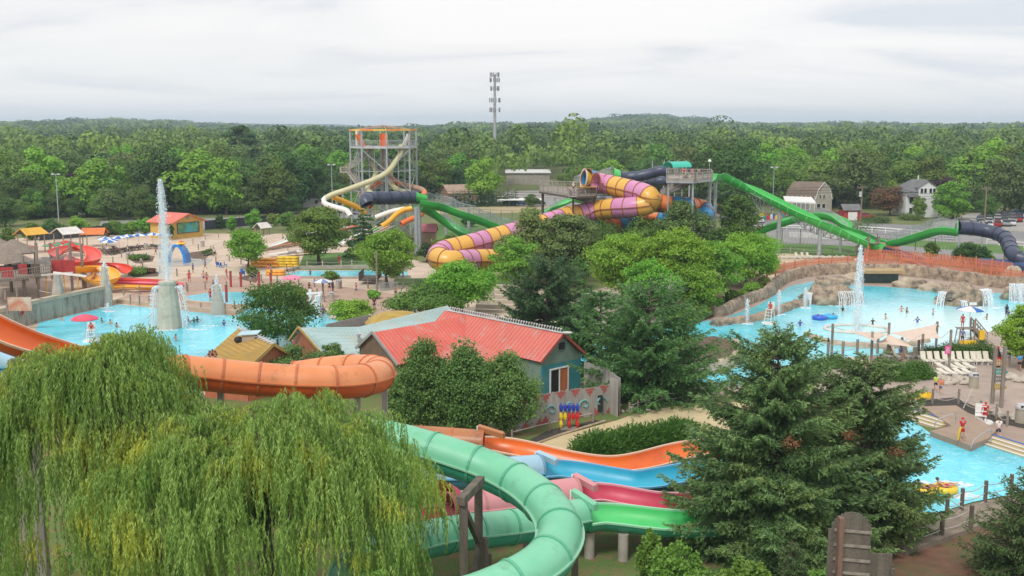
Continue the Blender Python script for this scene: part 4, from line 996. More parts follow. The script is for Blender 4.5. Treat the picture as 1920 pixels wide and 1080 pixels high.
def jet(label,base,h,w,seed=1,z0=WZ,n=500,cat='fountain',core=.35,base_foam=True,mist=True,ds=(.02,.06)):
 rng=random.Random(seed); t=thing('fountain_jet',label,cat,(base[0],base[1],z0))
 mb=MB(); prof=[(w*.22,0)]
 K=10
 ring=[]
 for k in range(K+1):
  u=k/K; ring.append((w*(.12+.16*u*(1-u)*2)*(1-u*.75)+.01,h*core*(u)*2 if core<.5 else h*u*core))
 vs=[]; m_=9
 for k,(r,z)in enumerate(ring):
  for i in range(m_):a=i*2*math.pi/m_; q=r*rng.uniform(.25,.7); vs.append((q*math.cos(a),q*math.sin(a),min(z,h)))
 mb.add(vs,[(k*m_+i,k*m_+(i+1)%m_,(k+1)*m_+(i+1)%m_,(k+1)*m_+i)for k in range(K)for i in range(m_)])
 def fn(r):
  u=r.random()**.75; z=h*u; sp=w*(.10+.38*min(1,(u)*1.3)*(1-u)**.5+.12*(u>.8)*(1-u)*3); a=r.uniform(0,6.283); q=sp*abs(r.gauss(0,.55))
  return(q*math.cos(a),q*math.sin(a),z*r.uniform(.97,1.02))
 droplets(mb,rng,n,fn,*ds)
 mb.build('water_column',FOAM,t)
 if mist and w>.7:
  MB().lathe((0,0,0),[(w*.42,.02),(w*.5,h*.2),(w*.45,h*.5),(w*.28,h*.8),(w*.1,h)],14).build('spray',MIST,t,smooth=True,auto=False)
 if base_foam:
  f=MB()
  for i in range(26):a=rng.uniform(0,6.28); q=w*rng.uniform(0,1.1); f.ell((q*math.cos(a),q*math.sin(a),.01),(rng.uniform(.1,.3),rng.uniform(.1,.3),.03),7,4)
  f.build('foam',FOAM,t)
 return t
def foampatch(mb,rng,c,rx,ry,n=18,s=.2):
 for i in range(n):
  a=rng.uniform(0,6.28); q=rng.random()**.6; mb.ell((c[0]+rx*q*math.cos(a),c[1]+ry*q*math.sin(a),WZ+.01),(s*rng.uniform(.4,1.3),s*rng.uniform(.4,1.1),.025),7,4)
def rocky_wall(name,label,base,h,th,m=ROCK,seed=0,step=.7,jag=.25,cat='rock wall',world_pts=None):
 """irregular rock wall along a line of ground directions"""
 pts=world_pts or[P(px,py,0)for px,py in base]; c=pts[len(pts)//2]
 s=spline([(p[0],p[1],0)for p in pts],step=step); mb=MB(); vs=[]; n=len(s); rng=random.Random(seed)
 prof=[(-.5,0),(-.46,.35),(-.40,.7),(-.28,.93),(0,1),(.28,.95),(.42,.6),(.5,0)]
 hh=h if hasattr(h,'__len__')else[h]*2
 for i,p in enumerate(s):
  t=(s[min(i+1,n-1)]-s[max(i-1,0)]).normalized(); sd=Vector((t.y,-t.x,0)); u=i/(n-1)*(len(hh)-1); k=min(int(u),len(hh)-2); H=hh[k]+(hh[k+1]-hh[k])*(u-k)
  H*=1+.3*jag*noise.noise(Vector((p.x*.35,p.y*.35,seed)))*1.6
  for a,b in prof:
   q=p+sd*(a*th*(1+.35*noise.noise(Vector((p.x*.8,p.y*.8,b*3+seed)))))+Vector((0,0,b*H*(1+.12*noise.noise(Vector((p.x*1.3,p.y*1.3,a*2))))))
   q+=Vector((noise.noise(q*1.1),noise.noise(q*1.1+Vector((9,0,0))),0))*.18
   vs.append(q)
 m_=len(prof); mb.add(vs,[(i*m_+k,(i+1)*m_+k,(i+1)*m_+k+1,i*m_+k+1)for i in range(n-1)for k in range(m_-1)]+[tuple(range(m_)),tuple(range(n*m_-1,(n-1)*m_-1,-1))])
 o=mb.build(name,m,None,smooth=True,auto=50); tag(o,label,cat); return o
def boulder(name,label,c,r,seed=1,m=ROCK,cat='rock',parent=None,z=None,pname='rock'):
 mb=MB(); n,k=28,16; rng=random.Random(seed)
 vs=[]
 for j in range(k+1):
  ph=-math.pi/2+math.pi*j/k
  for i in range(n):
   a=2*math.pi*i/n; d=Vector((math.cos(ph)*math.cos(a),math.cos(ph)*math.sin(a),math.sin(ph)))
   f=1+.32*noise.noise(d*1.5+Vector((seed*3.1,0,0)))+.16*noise.noise(d*3.6+Vector((0,seed,0)))+.07*noise.noise(d*8)
   q=Vector((d.x*r[0]*f,d.y*r[1]*f,max(d.z,-.35)*r[2]*f)); vs.append(q+Vector(c))
 mb.add(vs,[(j*n+i,j*n+(i+1)%n,(j+1)*n+(i+1)%n,(j+1)*n+i)for j in range(k)for i in range(n)])
 o=mb.build(pname if parent is not None else name,m,parent,smooth=True,auto=55)
 if parent is None:tag(o,label,cat)
 return o
def curtain(mb,rng,a,b,z0,z1,out,n=26,w=.12):
 def fd(r_):u=r_.random(); q=Vector(a).lerp(Vector(b),r_.random())+out*(.6+.6*u); return(q.x,q.y+r_.gauss(0,.12),z0+(z1-z0)*(1-u*u))
 droplets(mb,rng,n*22,fd,.02,.05)
 """falling threads of water over a rock lip from a to b"""
 a,b=Vector(a),Vector(b)
 for i in range(n):
  p=a.lerp(b,(i+rng.random()*.7)/n); o=out*rng.uniform(.8,1.3); q=[Vector((p.x,p.y,z1)),Vector((p.x+o.x*.5,p.y+o.y*.5,z1-.1)),Vector((p.x+o.x*.9,p.y+o.y*.9,z1-(z1-z0)*.45)),Vector((p.x+o.x*1.1,p.y+o.y*1.1,z0))]
  mb.tube(q,[w*rng.uniform(.2,.5),w*rng.uniform(.2,.6),w*rng.uniform(.2,.6),w*rng.uniform(.1,.9)],4)
rocky_wall('rock_wall','long curving tan rock wall along the back of the right pool',[(1335,592),(1352,592),(1400,570),(1436,557),(1452,543),(1475,528),(1522,517),(1580,513),(1640,513)],(1.2,1.35,1.5,1.6,1.6),1.3,seed=3)
rocky_wall('rock_wall','tan rock wall continuing right below the orange picket fence',[(1640,514),(1700,517),(1747,522),(1813,531),(1880,540),(1940,548),(2000,556)],(1.7,1.7,1.7),1.3,seed=5)
rocky_wall('rock_wall','low dark rock divider between fountains and the main right pool',[(1338,612),(1370,607),(1413,602),(1453,589),(1487,577),(1515,570)],(.8,.8,.9),1.3,seed=8)
rocky_wall('rock_wall','low curved stone rim behind the shade sails',[(1513,630),(1528,637),(1547,643),(1597,650),(1663,654),(1700,650),(1738,641)],(.5,.5,.45),.8,m=ROCKL,seed=9)
rocky_wall('planter_wall','curved stone planter wall around the big pine by the pool',[(1378,655),(1385,668),(1380,684),(1355,697),(1310,703),(1250,700)],(1.2,1.3,1.2),.8,m=ROCKL,seed=11)
pl=MB(); pts_=[P(px,py,.9)for px,py in((1240,640),(1340,630),(1375,640),(1381,655),(1374,672),(1340,684),(1240,690),(1160,680),(1160,650))]
pl.prism([(p.x,p.y)for p in pts_],0,.9); struct(pl.build('ground',MULCH),'raised mulch bed under the big pine')
bk=MB(); bk.add([P(px,py,z)for px,py,z in((1300,606,.15),(1345,588,.3),(1392,566,.4),(1426,552,.4),(1444,538,.4),(1440,516,.3),(1380,516,.1),(1280,556,.1),(1240,600,.1))],[tuple(range(9))]); o=bk.build('ground',MULCH); struct(o,'mulch bank under the trees left of the right pool')
for k,(px,py,w_,h_,sd_,lab)in enumerate(((1556,568,3.4,2.7,2,'brown rock waterfall island with water sheeting off its right side'),(1806,572,3.3,2.6,6,'round brown waterfall rock standing in the right part of the pool'),(1912,562,2.4,2.4,4,'grey waterfall rock at the right edge of the pool'))):
 c=P(px,py); r=wthing('waterfall_rock',lab,'waterfall',c); r_=random.Random(k+40)
 rr=3.6 if k==0 else w_*.8
 boulder('','',(c.x,c.y+.4,.2),(w_*(1.0),rr*.75,h_*.78),20+sd_,parent=r)
 if k==0:
  boulder('','',(c.x-1.6,c.y-.3,.1),(1.6,1.3,2.2),31,parent=r); boulder('','',(c.x+2.2,c.y+.8,.1),(1.9,1.7,1.5),37,parent=r)
 if k==1:boulder('','',(c.x-.6,c.y-.2,1.4),(1.9,1.5,1.5),33,parent=r)
 w=MB()
 if k==0:curtain(w,r_,(c.x+.2,c.y-1.5,0),(c.x+3.6,c.y-1.0,0),WZ,1.75,Vector((.1,-1.1,0)),13,.085); w.build('falling_water',FOAM,r); w=MB(); curtain(w,r_,(c.x-3.2,c.y-.9,0),(c.x-2.6,c.y-1.3,0),WZ,1.5,Vector((-.3,-.7,0)),8)
 if k==1:curtain(w,r_,(c.x+1.3,c.y-1.3,0),(c.x+2.7,c.y-.6,0),WZ,2.2,Vector((.3,-1.0,0)),13,.09); w.build('falling_water',FOAM,r); w=MB(); curtain(w,r_,(c.x-3.0,c.y-.1,0),(c.x-2.4,c.y-.9,0),WZ,1.8,Vector((-.6,-.6,0)),9,.09); w.build('falling_water',FOAM,r); w=MB(); curtain(w,r_,(c.x-1.2,c.y-1.7,0),(c.x-.6,c.y-1.8,0),WZ,.9,Vector((0,-.8,0)),6,.12)
 if k==2:curtain(w,r_,(c.x-2.0,c.y-1.0,0),(c.x+1.6,c.y-1.5,0),WZ,2.3,Vector((-.3,-1.0,0)),30,.09)
 w.build('falling_water',FOAM,r); w=MB(); foampatch(w,r_,(c.x+(1.6 if k<2 else 0),c.y-2.3),2.4,.7,34,.26); w.build('foam',FOAM,r)
 if k==1:MB().box((c.x+.2,c.y-2.35,.55),(.9,.08,.34)).build('sign_plate',WHITE,r)
for k,(px,py,rr,lab)in enumerate(((1602,528,(2.2,1.2,1.1),'rounded boulder against the back wall left of the ledge'),(1560,536,(2.6,1.3,1.1),'boulder behind the rock waterfall island'),(1700,538,(1.8,1.1,1.0),'boulder on the back wall right of the ledge'),(1722,540,(1.6,1.0,1.0),'second boulder right of the ledge on the back wall'),(1748,545,(1.9,1.1,.95),'third boulder right of the ledge on the back wall'),(1770,549,(1.3,.9,.9),'small boulder left of the round waterfall rock'),(1898,532,(1.6,1.2,2.4),'tall boulder beside the right edge waterfall'))):
 c=P(px,py); boulder('boulder',lab,(c.x,c.y+.3,.2),rr,60+k,m=ROCK if k%2 else ROCKL)
t=wthing('rock_ledge','flat ochre rock ledge over a dark grotto at the back of the pool','rock ledge',P(1655,535)); c=P(1655,533)
b=MB(); b.box((c.x,c.y+1.2,1.75),(6.2,2.6,.45)); b.build('ledge',mat('ochre_rock',(.46,.34,.18),(.38,.27,.14),1,.9,bump=.5),t)
b=MB(); b.box((c.x,c.y+1.9,.8),(5.6,.5,1.5)); b.build('grotto_wall',mat('grotto_rock',(.08,.16,.17),(.05,.1,.1),1.5,.4,bump=.5),t)  # back wall under the ledge is coloured dark blue green
def jb(px,py):return P(px,py,WZ)
jet('tallest white jet shooting from the middle of the right pool',jb(1606,622),(D(1609,462,jb(1606,622).y).z),1.35,11,n=1500,ds=(.02,.06))
jet('wide frothy jet left of the rock wall under the trees',jb(1323,579),D(1323,524,jb(1323,579).y).z,1.1,12,n=900,ds=(.025,.06))
for k,(px,pb,pt_,lab)in enumerate(((1400,606,561,'short jet on the left beside the rock divider'),(1460,590,545,'short jet behind the red shirted lifeguard chair'),(1509,577,540,'short jet at the left foot of the waterfall island'))):
 jet(lab,jb(px,pb),D(px,pt_,jb(px,pb).y).z,(.75),20+k,n=380,ds=(.025,.055))
t=MB(); q=[]
for k in range(40):a=2*math.pi*k/40; q.append(P(1606+60*math.cos(a),617+7.5*math.sin(a)+3*math.cos(a)*.6,.12))
t.tube(q+[q[0]],.16,6); tag(t.build('splash_pad_rim',mat('cream_rim',(.7,.64,.55)),smooth=True),'thin cream oval rim lying in the water beyond the sails','pool rim')
# LEFT POOL
STAIN=mat('stained_concrete',(.40,.37,.30),(.30,.27,.22),.9,.9,stretch=(1,1,.3),bump=.3,dirt=(.13,.11,.09),dscale=.9,dlo=.5,dhi=.68)
CAPC=mat('tan_coping',(.52,.42,.31),(.44,.35,.26),1,.85)
r=wthing('pool_wall','tall stained concrete wall behind the left pool','wall',P(140,590))
a,b,c=P(-60,640),P(75,603),P(206,573)
w=MB()
for p,q in((a,b),(b,c)):
 d=(q-p); rz=math.atan2(d.y,d.x); w.box((p+q)/2+Vector((0,.4,1.1)),(d.length+.1,.5,2.2),rz=rz)
w.build('wall',STAIN,r)
w=MB()
for p,q in((a,b),(b,c)):
 d=(q-p); rz=math.atan2(d.y,d.x); w.box((p+q)/2+Vector((0,.4,2.42)),(d.length+.3,.75,.42),rz=rz)
w.build('coping',CAPC,r)
def kerb(label,pts,h=.45,w_=.5,m=CAPC,name='kerb'):
 q=[P(px,py)for px,py in pts]; mb=MB()
 mb.sweep([v+Vector((0,.2,0))for v in q],[(-w_/2,0),(w_/2,0),(w_/2,h),(-w_/2,h)]); return tag(mb.build(name,m),label,'kerb')
kerb('tan stone kerb along the back of the left pool',[(207,572),(222,568),(330,580),(441,590),(472,576)],.5,.7)
kerb('tan stone kerb around the small wading pool',[(342,557),(352,568),(441,576),(500,573),(521,557)],.3,.4)
kerb('low concrete kerb of the narrow river',[(532,522),(650,523),(770,521)],.35,.5,CONC)
kerb('concrete kerb on the far side of the narrow river',[(535,511),(560,505),(690,504),(770,506)],.5,.6,CONC)
kerb('pale kerb on the right shore of the left pool',[(560,571),(606,582),(642,604),(620,640)],.3,.4,CAPC)
r=wthing('fountain_column','massive tapered concrete column with the tallest water jet on top','fountain',P(311,619)); c=P(311,619)+Vector((0,1.3,0))
b=MB(); b.lathe(c,[(1.45,0),(1.36,.8),(1.22,2.0),(1.08,3.2),(.95,4.4),(.92,4.9),(.98,5.0),(.98,5.25),(.75,5.3)],12); b.build('column',mat('cream_concrete',(.52,.50,.40),(.44,.42,.34),.8,.8,dirt=(.27,.25,.19),dscale=.9,bump=.15,stripe=(2,.8,(.40,.38,.31),.05)),r)
rg_=random.Random(3); w=MB()
H=D(303,336,c.y).z
def fn(r_):
 u=r_.random(); z=5.3+(H-5.3)*u**.9; sp=.14+.8*u*(1-u)+(.6 if u>.6 else 0)*(1-u); a_=r_.uniform(0,6.28); q=sp*abs(r_.gauss(0,.6)); return(c.x-.35*u+q*math.cos(a_),c.y+q*math.sin(a_),z)
droplets(w,rg_,3400,fn,.018,.05)
for s_ in(0,1,2):
 w.tube([c+Vector((0,0,5.3)),c+Vector((-.02,0,7.5+s_)),c+Vector((-.1,.0,10.0+s_*.8))],[.24-.05*s_,.14-.03*s_,.03],9)
w.build('water_column',FOAM,r)
MB().lathe(c+Vector((-.1,0,5.2)),[(.75,0),(.9,1.5),(.8,4),(.5,7),(.35,9.5),(.1,H-5.2)],16).build('spray',MIST,r,smooth=True,auto=False)
w=MB()
for sgn in(-1,1):
 for i in range(4):
  a0=rg_.uniform(-.5,.5); dx=sgn*rg_.uniform(1.3,1.9); q=[c+Vector((sgn*.9,a0,4.6)),c+Vector((sgn*1.15,a0,4.75)),c+Vector((dx*.9,a0,3.8)),c+Vector((dx*1.05,a0,2.0)),c+Vector((dx*1.12,a0,.1))]
  w.tube(spline(q,n=10),[.03+.004*k for k in range(10)],4)
 def f2(r_):
  u=r_.random(); x=sgn*(1.0+1.0*u**.5); return(c.x+x+r_.gauss(0,.12),c.y+r_.uniform(-.7,.7),4.7*(1-u*u))
 droplets(w,rg_,420,f2,.02,.05)
foampatch(w,rg_,(c.x+3.2,c.y-1.2),1.2,.5,22,.22); foampatch(w,rg_,(c.x-2.6,c.y-.6),1.0,.4,18,.2); foampatch(w,rg_,(c.x,c.y-1.7),1.6,.3,24,.2); foampatch(w,rg_,(c.x+4.2,c.y+1.0),.9,.3,10,.2)
w.build('side_spout_water',FOAM,r)
def cone_fountain(label,px,pb,pt_,r0,r1,jh,sgn=1):
 b=P(px,pb,0); h=D(px,pt_,b.y).z; r=wthing('cone_fountain',label,'fountain',b)
 MB().lathe(b,[(r0,0),(r0*.85,h*.35),(r1*1.05,h*.9),(r1*.9,h),(r1*.5,h+.05)],10).build('cone',mat('pale_cone',(.5,.47,.40),(.42,.39,.33),1,.85,dirt=(.25,.23,.2)),r,smooth=True)
 rg=random.Random(px); w=MB()
 def fn(r_):u=r_.random(); a_=r_.uniform(0,6.28); q=.28*abs(r_.gauss(0,.5))*(1.2-u); return(b.x+q*math.cos(a_),b.y+q*math.sin(a_),h+jh*u)
 droplets(w,rg,260,fn,.03,.07)
 def f3(r_):u=r_.random(); return(b.x+(r1+.25*u)*(1 if r_.random()<.5 else-1)+r_.gauss(0,.07),b.y-r1*r_.random(),h*(1-u*u))
 droplets(w,rg,300,f3,.02,.05); foampatch(w,rg,(b.x+.4,b.y-r0-.8),.9,.35,12,.2); w.build('water',FOAM,r)
cone_fountain('pale concrete cone fountain on the wading pool terrace corner',409,589,534,.95,.38,1.2)
cone_fountain('slim concrete cone fountain on the wall corner left of the main column',200,574,500,.75,.38,.6)
r=wthing('wall_pillar','stubby pale concrete cone standing on the left pool wall','pillar',P(110,595)); c=P(110,593)+Vector((0,.3,0))
MB().box(c+Vector((0,0,1.3)),(1.3,1.0,2.6)).build('plinth',STAIN,r); MB().lathe(c+Vector((0,0,2.6)),[(.75,0),(.6,1.2),(.42,2.3),(.2,2.35)],8).build('cone',CONC,r)
jb2=jet('little white splash of falling water by the wall corner',P(202,584,WZ),1.0,.8,77,n=160)
# BUILDINGS
def slab(root,name,pts,th,m,ribs=0,rh=.035):
 mb=MB().plate(pts,th); p=[Vector(q)for q in pts]
 if ribs:
  n=(p[1]-p[0]).cross(p[3]-p[0]).normalized(); n=n if n.z>0 else-n
  for i in range(ribs+1):
   a=p[0].lerp(p[1],i/ribs)+n*rh*.4; b=p[3].lerp(p[2],i/ribs)+n*rh*.4; mb.beam(a,b,.04,rh)
 return mb.build(name,m,root)
def roofmat(name,c,c2,dirt,dirn,w=.3,edge=None):return mat(name,c,c2,.5,.45,dirt=dirt,dscale=.8,dlo=.54,dhi=.72,detail=6,stripe=(dirn,w,edge or tuple(x*.72 for x in c),.12))
V3=Vector
R0=V3((-5.9,97.0,5.3)); R1=V3((4.0,86.2,5.3)); rd=(R1-R0).normalized(); rn=V3((rd.y,-rd.x,0))
if rn.y>0:rn=-rn
r=wthing('barn','red metal roofed shed with teal gable end and open orange door','building',P(1040,740))
RR=roofmat('red_roof',(.62,.165,.125),(.54,.13,.10),(.46,.3,.26),(rd.x,rd.y,0),.32)
RR2=roofmat('red_lean_roof',(.60,.17,.13),(.53,.14,.105),(.48,.3,.26),(rd.x,rd.y,0),.32)
hw=2.6; he=3.25
def E(s,n,z):return V3((R0.x+rd.x*s+rn.x*n,R0.y+rd.y*s+rn.y*n,z))
LR=(R1-R0).length
slab(r,'roof',[E(-.4,0,5.3),E(LR+.35,0,5.3),E(LR+.35,hw,he+.08),E(-.4,hw,he+.08)],.08,RR,34)
slab(r,'roof',[E(-.4,-.02,5.3),E(LR+.35,-.02,5.3),E(LR+.35,-hw,he+.08),E(-.4,-hw,he+.08)],.08,RR)
lp=[P(1024,647,3.7),P(868,610,4.3),P(800,645,3.4),P(742,690,2.5),P(880,712,2.3),P(964,676,2.75)]
q=MB(); q.add([lp[0],lp[1],lp[3],lp[5]],[(0,1,2,3)]);
lean=[V3(lp[0]),V3(lp[1]),V3(lp[3]),V3(lp[5])]
slab(r,'lean_to_roof',lean,.10,RR2,36)
mb=MB(); mb.beam(E(LR+.38,hw+.02,he+.02),E(LR+.38,0,5.28),.06,.2); mb.beam(E(LR+.38,-hw-.02,he+.02),E(LR+.38,0,5.28),.06,.2); mb.build('barge_board',mat('dull_red_trim',(.45,.1,.08)),r)
slab(r,'fascia',[lean[0]+V3((0,-.02,-.10)),lean[3]+V3((0,-.02,-.10)),lean[3]+V3((0,-.02,-.38)),lean[0]+V3((0,-.02,-.38))],.05,mat('ochre_trim',(.45,.30,.10)))
TEALW=mat('teal_boards',(.03,.20,.24),(.05,.26,.29),1,.8,dirt=(.12,.2,.2)); GRNW=mat('sage_boards',(.16,.24,.19),(.2,.28,.23),1,.85,dirt=(.1,.13,.11),stripe=(2,.2,(.1,.15,.12),.12))
def wallp(root,name,a,b,z0,z1,m,th=.12,apex=None):
 a,b=V3(a),V3(b); pts=[V3((a.x,a.y,z0)),V3((b.x,b.y,z0)),V3((b.x,b.y,z1))]+([V3(((a.x+b.x)/2,(a.y+b.y)/2,apex))]if apex else[])+[V3((a.x,a.y,z1))]
 n=(b-a).cross(V3((0,0,1))).normalized()*th
 mb=MB(); k=len(pts); mb.add(pts+[p+n for p in pts],[tuple(range(k)),tuple(range(2*k-1,k-1,-1))]+[((i+1)%k,i,k+i,k+(i+1)%k)for i in range(k)])
 return mb.build(name,m,root)
g0,g1=E(LR,hw-.3,0),E(LR,-hw+.3,0)
o=wallp(r,'lower_wall',g0,g1,0,2.9,TEALW,.12); wallp(r,'gable',g0,g1,2.9,he-.1,GRNW,.12,apex=5.15)
wallp(r,'side_wall',E(LR,hw-.3,0),E(0,hw-.3,0),0,he-.1,GRNW); wallp(r,'back_wall',E(0,-hw+.3,0),E(LR,-hw+.3,0),0,he-.1,GRNW); wallp(r,'side_wall',E(0,hw-.3,0),E(0,-hw+.3,0),0,he-.1,GRNW,.12,apex=5.1)
dn=(g1-g0).normalized(); on=rd
def onwall(s,z,w_,h_,d=.1,off=.17):return MB().box(g0+dn*s+on*off+V3((0,0,z+h_/2)),(w_,d,h_),rz=math.atan2(dn.y,dn.x))
onwall(2.0,0.05,2.0,2.35,.06,.10).build('door_opening',mat('painted_dark_inside',(.012,.012,.014),rough=.95),r)  # near-black panel on the wall: shade of the interior put into the colour
onwall(2.5,0.1,1.0,2.2,.08,.13).build('door',mat('orange_door',(.50,.16,.06),(.42,.12,.05),2,.7),r)
f=MB()
for s_,w_ in((.98,.12),(3.05,.12)):f.box(g0+dn*s_+on*.12+V3((0,0,1.2)),(w_,.16,2.4),rz=math.atan2(dn.y,dn.x))
f.box(g0+dn*2.0+on*.12+V3((0,0,2.45)),(2.2,.16,.12),rz=math.atan2(dn.y,dn.x)); f.box(g0+dn*2.0+on*.2+V3((0,0,1.2)),(.07,.1,2.3),rz=math.atan2(dn.y,dn.x)); f.build('door_frame',WHITE,r)
onwall(2.3,4.0,.6,.55,.1).build('vent',BLACK,r)
f=MB()
for i in range(46):
 p=E(.3+i*(LR/46),0,5.38); f.cyl(p,p+V3((0,0,.26)),.05,.03,5); f.ell(p+V3((.06,-.04,.3)),.085,6,4)
f.beam(E(0,0,5.38),E(LR+.3,0,5.38),.16,.08); f.ell(E(LR+.7,0,5.45),(.5,.16,.12),8,5); f.build('ridge_cresting',mat('pale_grey_trim',(.6,.62,.64)),r)
r=wthing('barn','red roofed wing with a brown boarded gable beside the orange tube','building',P(710,720))
W0=V3((-11.4,87.3,5.2)); W1=V3((-4.2,94.9,5.2)); wd=(W1-W0).normalized(); wn=V3((wd.y,-wd.x,0)); LW=(W1-W0).length
def Wg(s,n,z):return V3((W0.x+wd.x*s+wn.x*n,W0.y+wd.y*s+wn.y*n,z))
RRW=roofmat('red_wing_roof',(.66,.15,.11),(.58,.11,.085),(.45,.32,.28),(wd.x,wd.y,0),.32)
slab(r,'roof',[Wg(-.3,0,5.2),Wg(LW+.5,0,5.2),Wg(LW+.5,3.2,2.95),Wg(-.3,3.2,2.95)],.08,RRW,28)
slab(r,'roof',[Wg(-.3,-.02,5.2),Wg(LW+.5,-.02,5.2),Wg(LW+.5,-2.2,3.6),Wg(-.3,-2.2,3.6)],.08,RRW)
BRW=mat('brown_boards',(.20,.14,.09),(.15,.10,.07),2,.85,stretch=(1,1,.2),stripe=((wn.x,wn.y,0),.22,(.09,.06,.04),.12))
a,b=Wg(0,-2.0,0),Wg(0,2.9,0)
mb=MB(); pts=[a,b,b+V3((0,0,3.1)),Wg(0,0,5.1),a+V3((0,0,3.6))]; n_=-wd*.1; k=5; mb.add(pts+[p+n_ for p in pts],[tuple(range(k)),tuple(range(2*k-1,k-1,-1))]+[((i+1)%k,i,k+i,k+(i+1)%k)for i in range(k)]); mb.build('gable',BRW,r)
mb=MB(); mb.beam(Wg(-.32,-2.25,3.55),Wg(-.32,0,5.22),.1,.22); mb.beam(Wg(-.32,0,5.22),Wg(-.32,3.2,2.93),.1,.22); mb.build('barge_board',mat('grey_trim',(.35,.36,.35)),r)
rz=math.atan2(wn.y,wn.x)
MB().box(Wg(-.13,.7,1.4),(1.0,.05,2.0),rz=rz).build('door_opening',mat('painted_dark_inside',(.012,.012,.014)),r)  # dark sheet on the gable paints the unlit interior
MB().box(Wg(-.2,-.6,1.4),(1.2,.08,2.1),rz=rz).build('door',mat('orange_door',(.50,.16,.06)),r); MB().box(Wg(-.2,1.6,1.4),(.7,.08,2.1),rz=rz).build('shutter',mat('tan_door',(.45,.25,.14)),r)
f=MB(); f.box(Wg(-.16,.5,2.52),(2.9,.1,.16),rz=rz); f.build('lintel',mat('grey_trim',(.35,.36,.35)),r)
l_=MB(); l_.cyl(Wg(-.1,-.1,3.2),Wg(-.5,-.1,3.1),.05,n=6); l_.ell(Wg(-.5,-.1,3.0),(.2,.2,.13),8,5); l_.build('wall_lamp',WHITE,r)
r=wthing('long_shed','long pale teal roofed shed with a louvred orange gable','building',P(600,700))
TL=mat('teal_roof',(.32,.45,.45),(.38,.50,.49),.4,.6,dirt=(.42,.44,.36),dscale=.5,dlo=.5,dhi=.7,stripe=(1,.5,(.22,.32,.33),.08))
T0=P(562,614,4.6); T1=P(672,613,4.6); T2=P(838,573,4.6)
B0=P(606,664,2.8); B1=B2=P(700,670,2.9); B3=P(884,617,3.4)
slab(r,'roof',[T0,T1,B1,B0],.1,TL,18); slab(r,'roof',[T1,T2,B3,B2],.1,TL,36)
F0=P(541,640,2.9); slab(r,'roof',[T0+V3((0,.03,0)),T1+V3((0,.03,0)),T1+V3((0,3.0,-1.8)),T0+V3((-.3,3.0,-1.8))],.1,TL)
ORW=mat('orange_boards',(.50,.15,.06),(.42,.12,.05),1.5,.8,stripe=(0,.2,(.28,.08,.04),.12),dirt=(.35,.2,.12))
g=[P(547,641,2.7),P(606,664,2.6)]; mb=MB(); a,b=V3((g[0].x,g[0].y,0)),V3((g[1].x,g[1].y,0)); ap=T0+V3((.15,-.05,-.12));
pts=[a,b,g[1],ap,g[0]]; mb.add(pts,[(0,1,2,3,4)]); mb.add([p+V3((.1,.1,0))for p in pts],[(4,3,2,1,0)]); mb.build('gable',ORW,r)
mb=MB(); d_=(b-a).normalized(); c_=(a+b)/2; rz=math.atan2(d_.y,d_.x); nn=V3((d_.y,-d_.x,0)); nn=nn if nn.y<0 else-nn
for s_ in(-.45,.45):
 for k in range(9):mb.box(c_+d_*s_*1.3+nn*.08+V3((0,0,2.0+k*.15)),(.75,.06,.10),rz=rz)
mb.build('louvre',mat('grey_louvre',(.3,.3,.3)),r)
mb=MB(); mb.beam(F0+V3((0,0,.05)),T0+V3((-.1,-.1,.05)),.12,.2); mb.beam(T0+V3((-.1,-.1,.05)),B0+V3((-.1,-.1,.05)),.12,.2); mb.build('barge_board',mat('ochre_trim',(.45,.30,.10)),r)
wallp(r,'front_wall',P(612,660,0)*1.0,P(690,640,0)*1.0,0,2.8,mat('grey_boards',(.3,.3,.29),(.24,.24,.23),2),.1)
vp=wthing('vent_pipe','small grey capped vent pipe on the teal roof','vent pipe',P(673,645,3.6)); c_=P(673,650,3.3); m_=MB(); m_.cyl(c_,c_+V3((0,0,1.0)),.12,n=8); m_.build('pipe',STEEL,vp); MB().lathe(c_+V3((0,0,1.0)),[(.2,0),(.2,.12),(.03,.22)],8).build('cap',STEEL,vp)
vp=wthing('vent_pipe','little vent stub high on the teal roof','vent pipe',P(752,612,3.6)); c_=P(752,611,3.6); MB().cyl(c_,c_+V3((0,0,.35)),.12,n=8).build('pipe',STEEL,vp); MB().lathe(c_+V3((0,0,.35)),[(.2,0),(.2,.1),(.03,.18)],8).build('cap',STEEL,vp)
r=wthing('shingle_shed','shed with a mossy ochre shingle roof and orange board gable','building',P(480,720))
OC=mat('ochre_shingle',(.42,.26,.06),(.34,.22,.06),.6,.9,bump=.4,dirt=(.24,.2,.07),dscale=.7,stripe=(2,.14,(.28,.17,.04),.22))
S0=P(446,616,4.4); S1=P(513,646,4.4); S2=P(463,694,2.7); S3=P(366,686,2.7)
slab(r,'roof',[S0,S1,S2,S3],.12,OC); sb_=(S1-S2); sb_.z=0; slab(r,'roof',[S0+V3((.02,.03,0)),S1+V3((.02,.03,0)),S1+sb_*.8+V3((0,0,-1.4)),S0+sb_*.8+V3((0,0,-1.4))],.12,OC)
a=V3((S2.x,S2.y,0))+(S1-S2).normalized()*.25; a.z=0; b=S1+sb_*.7; b.z=0; off=(S0-S1).normalized()*.35; off.z=0
pts=[a+off,b+off,b+off+V3((0,0,3.1)),S1+off+V3((0,0,-.15)),a+off+V3((0,0,2.65))]; mb=MB(); mb.add(pts,[(0,1,2,3,4)]); mb.add([p+off*.2 for p in pts],[(4,3,2,1,0)]); mb.build('gable',ORW,r)
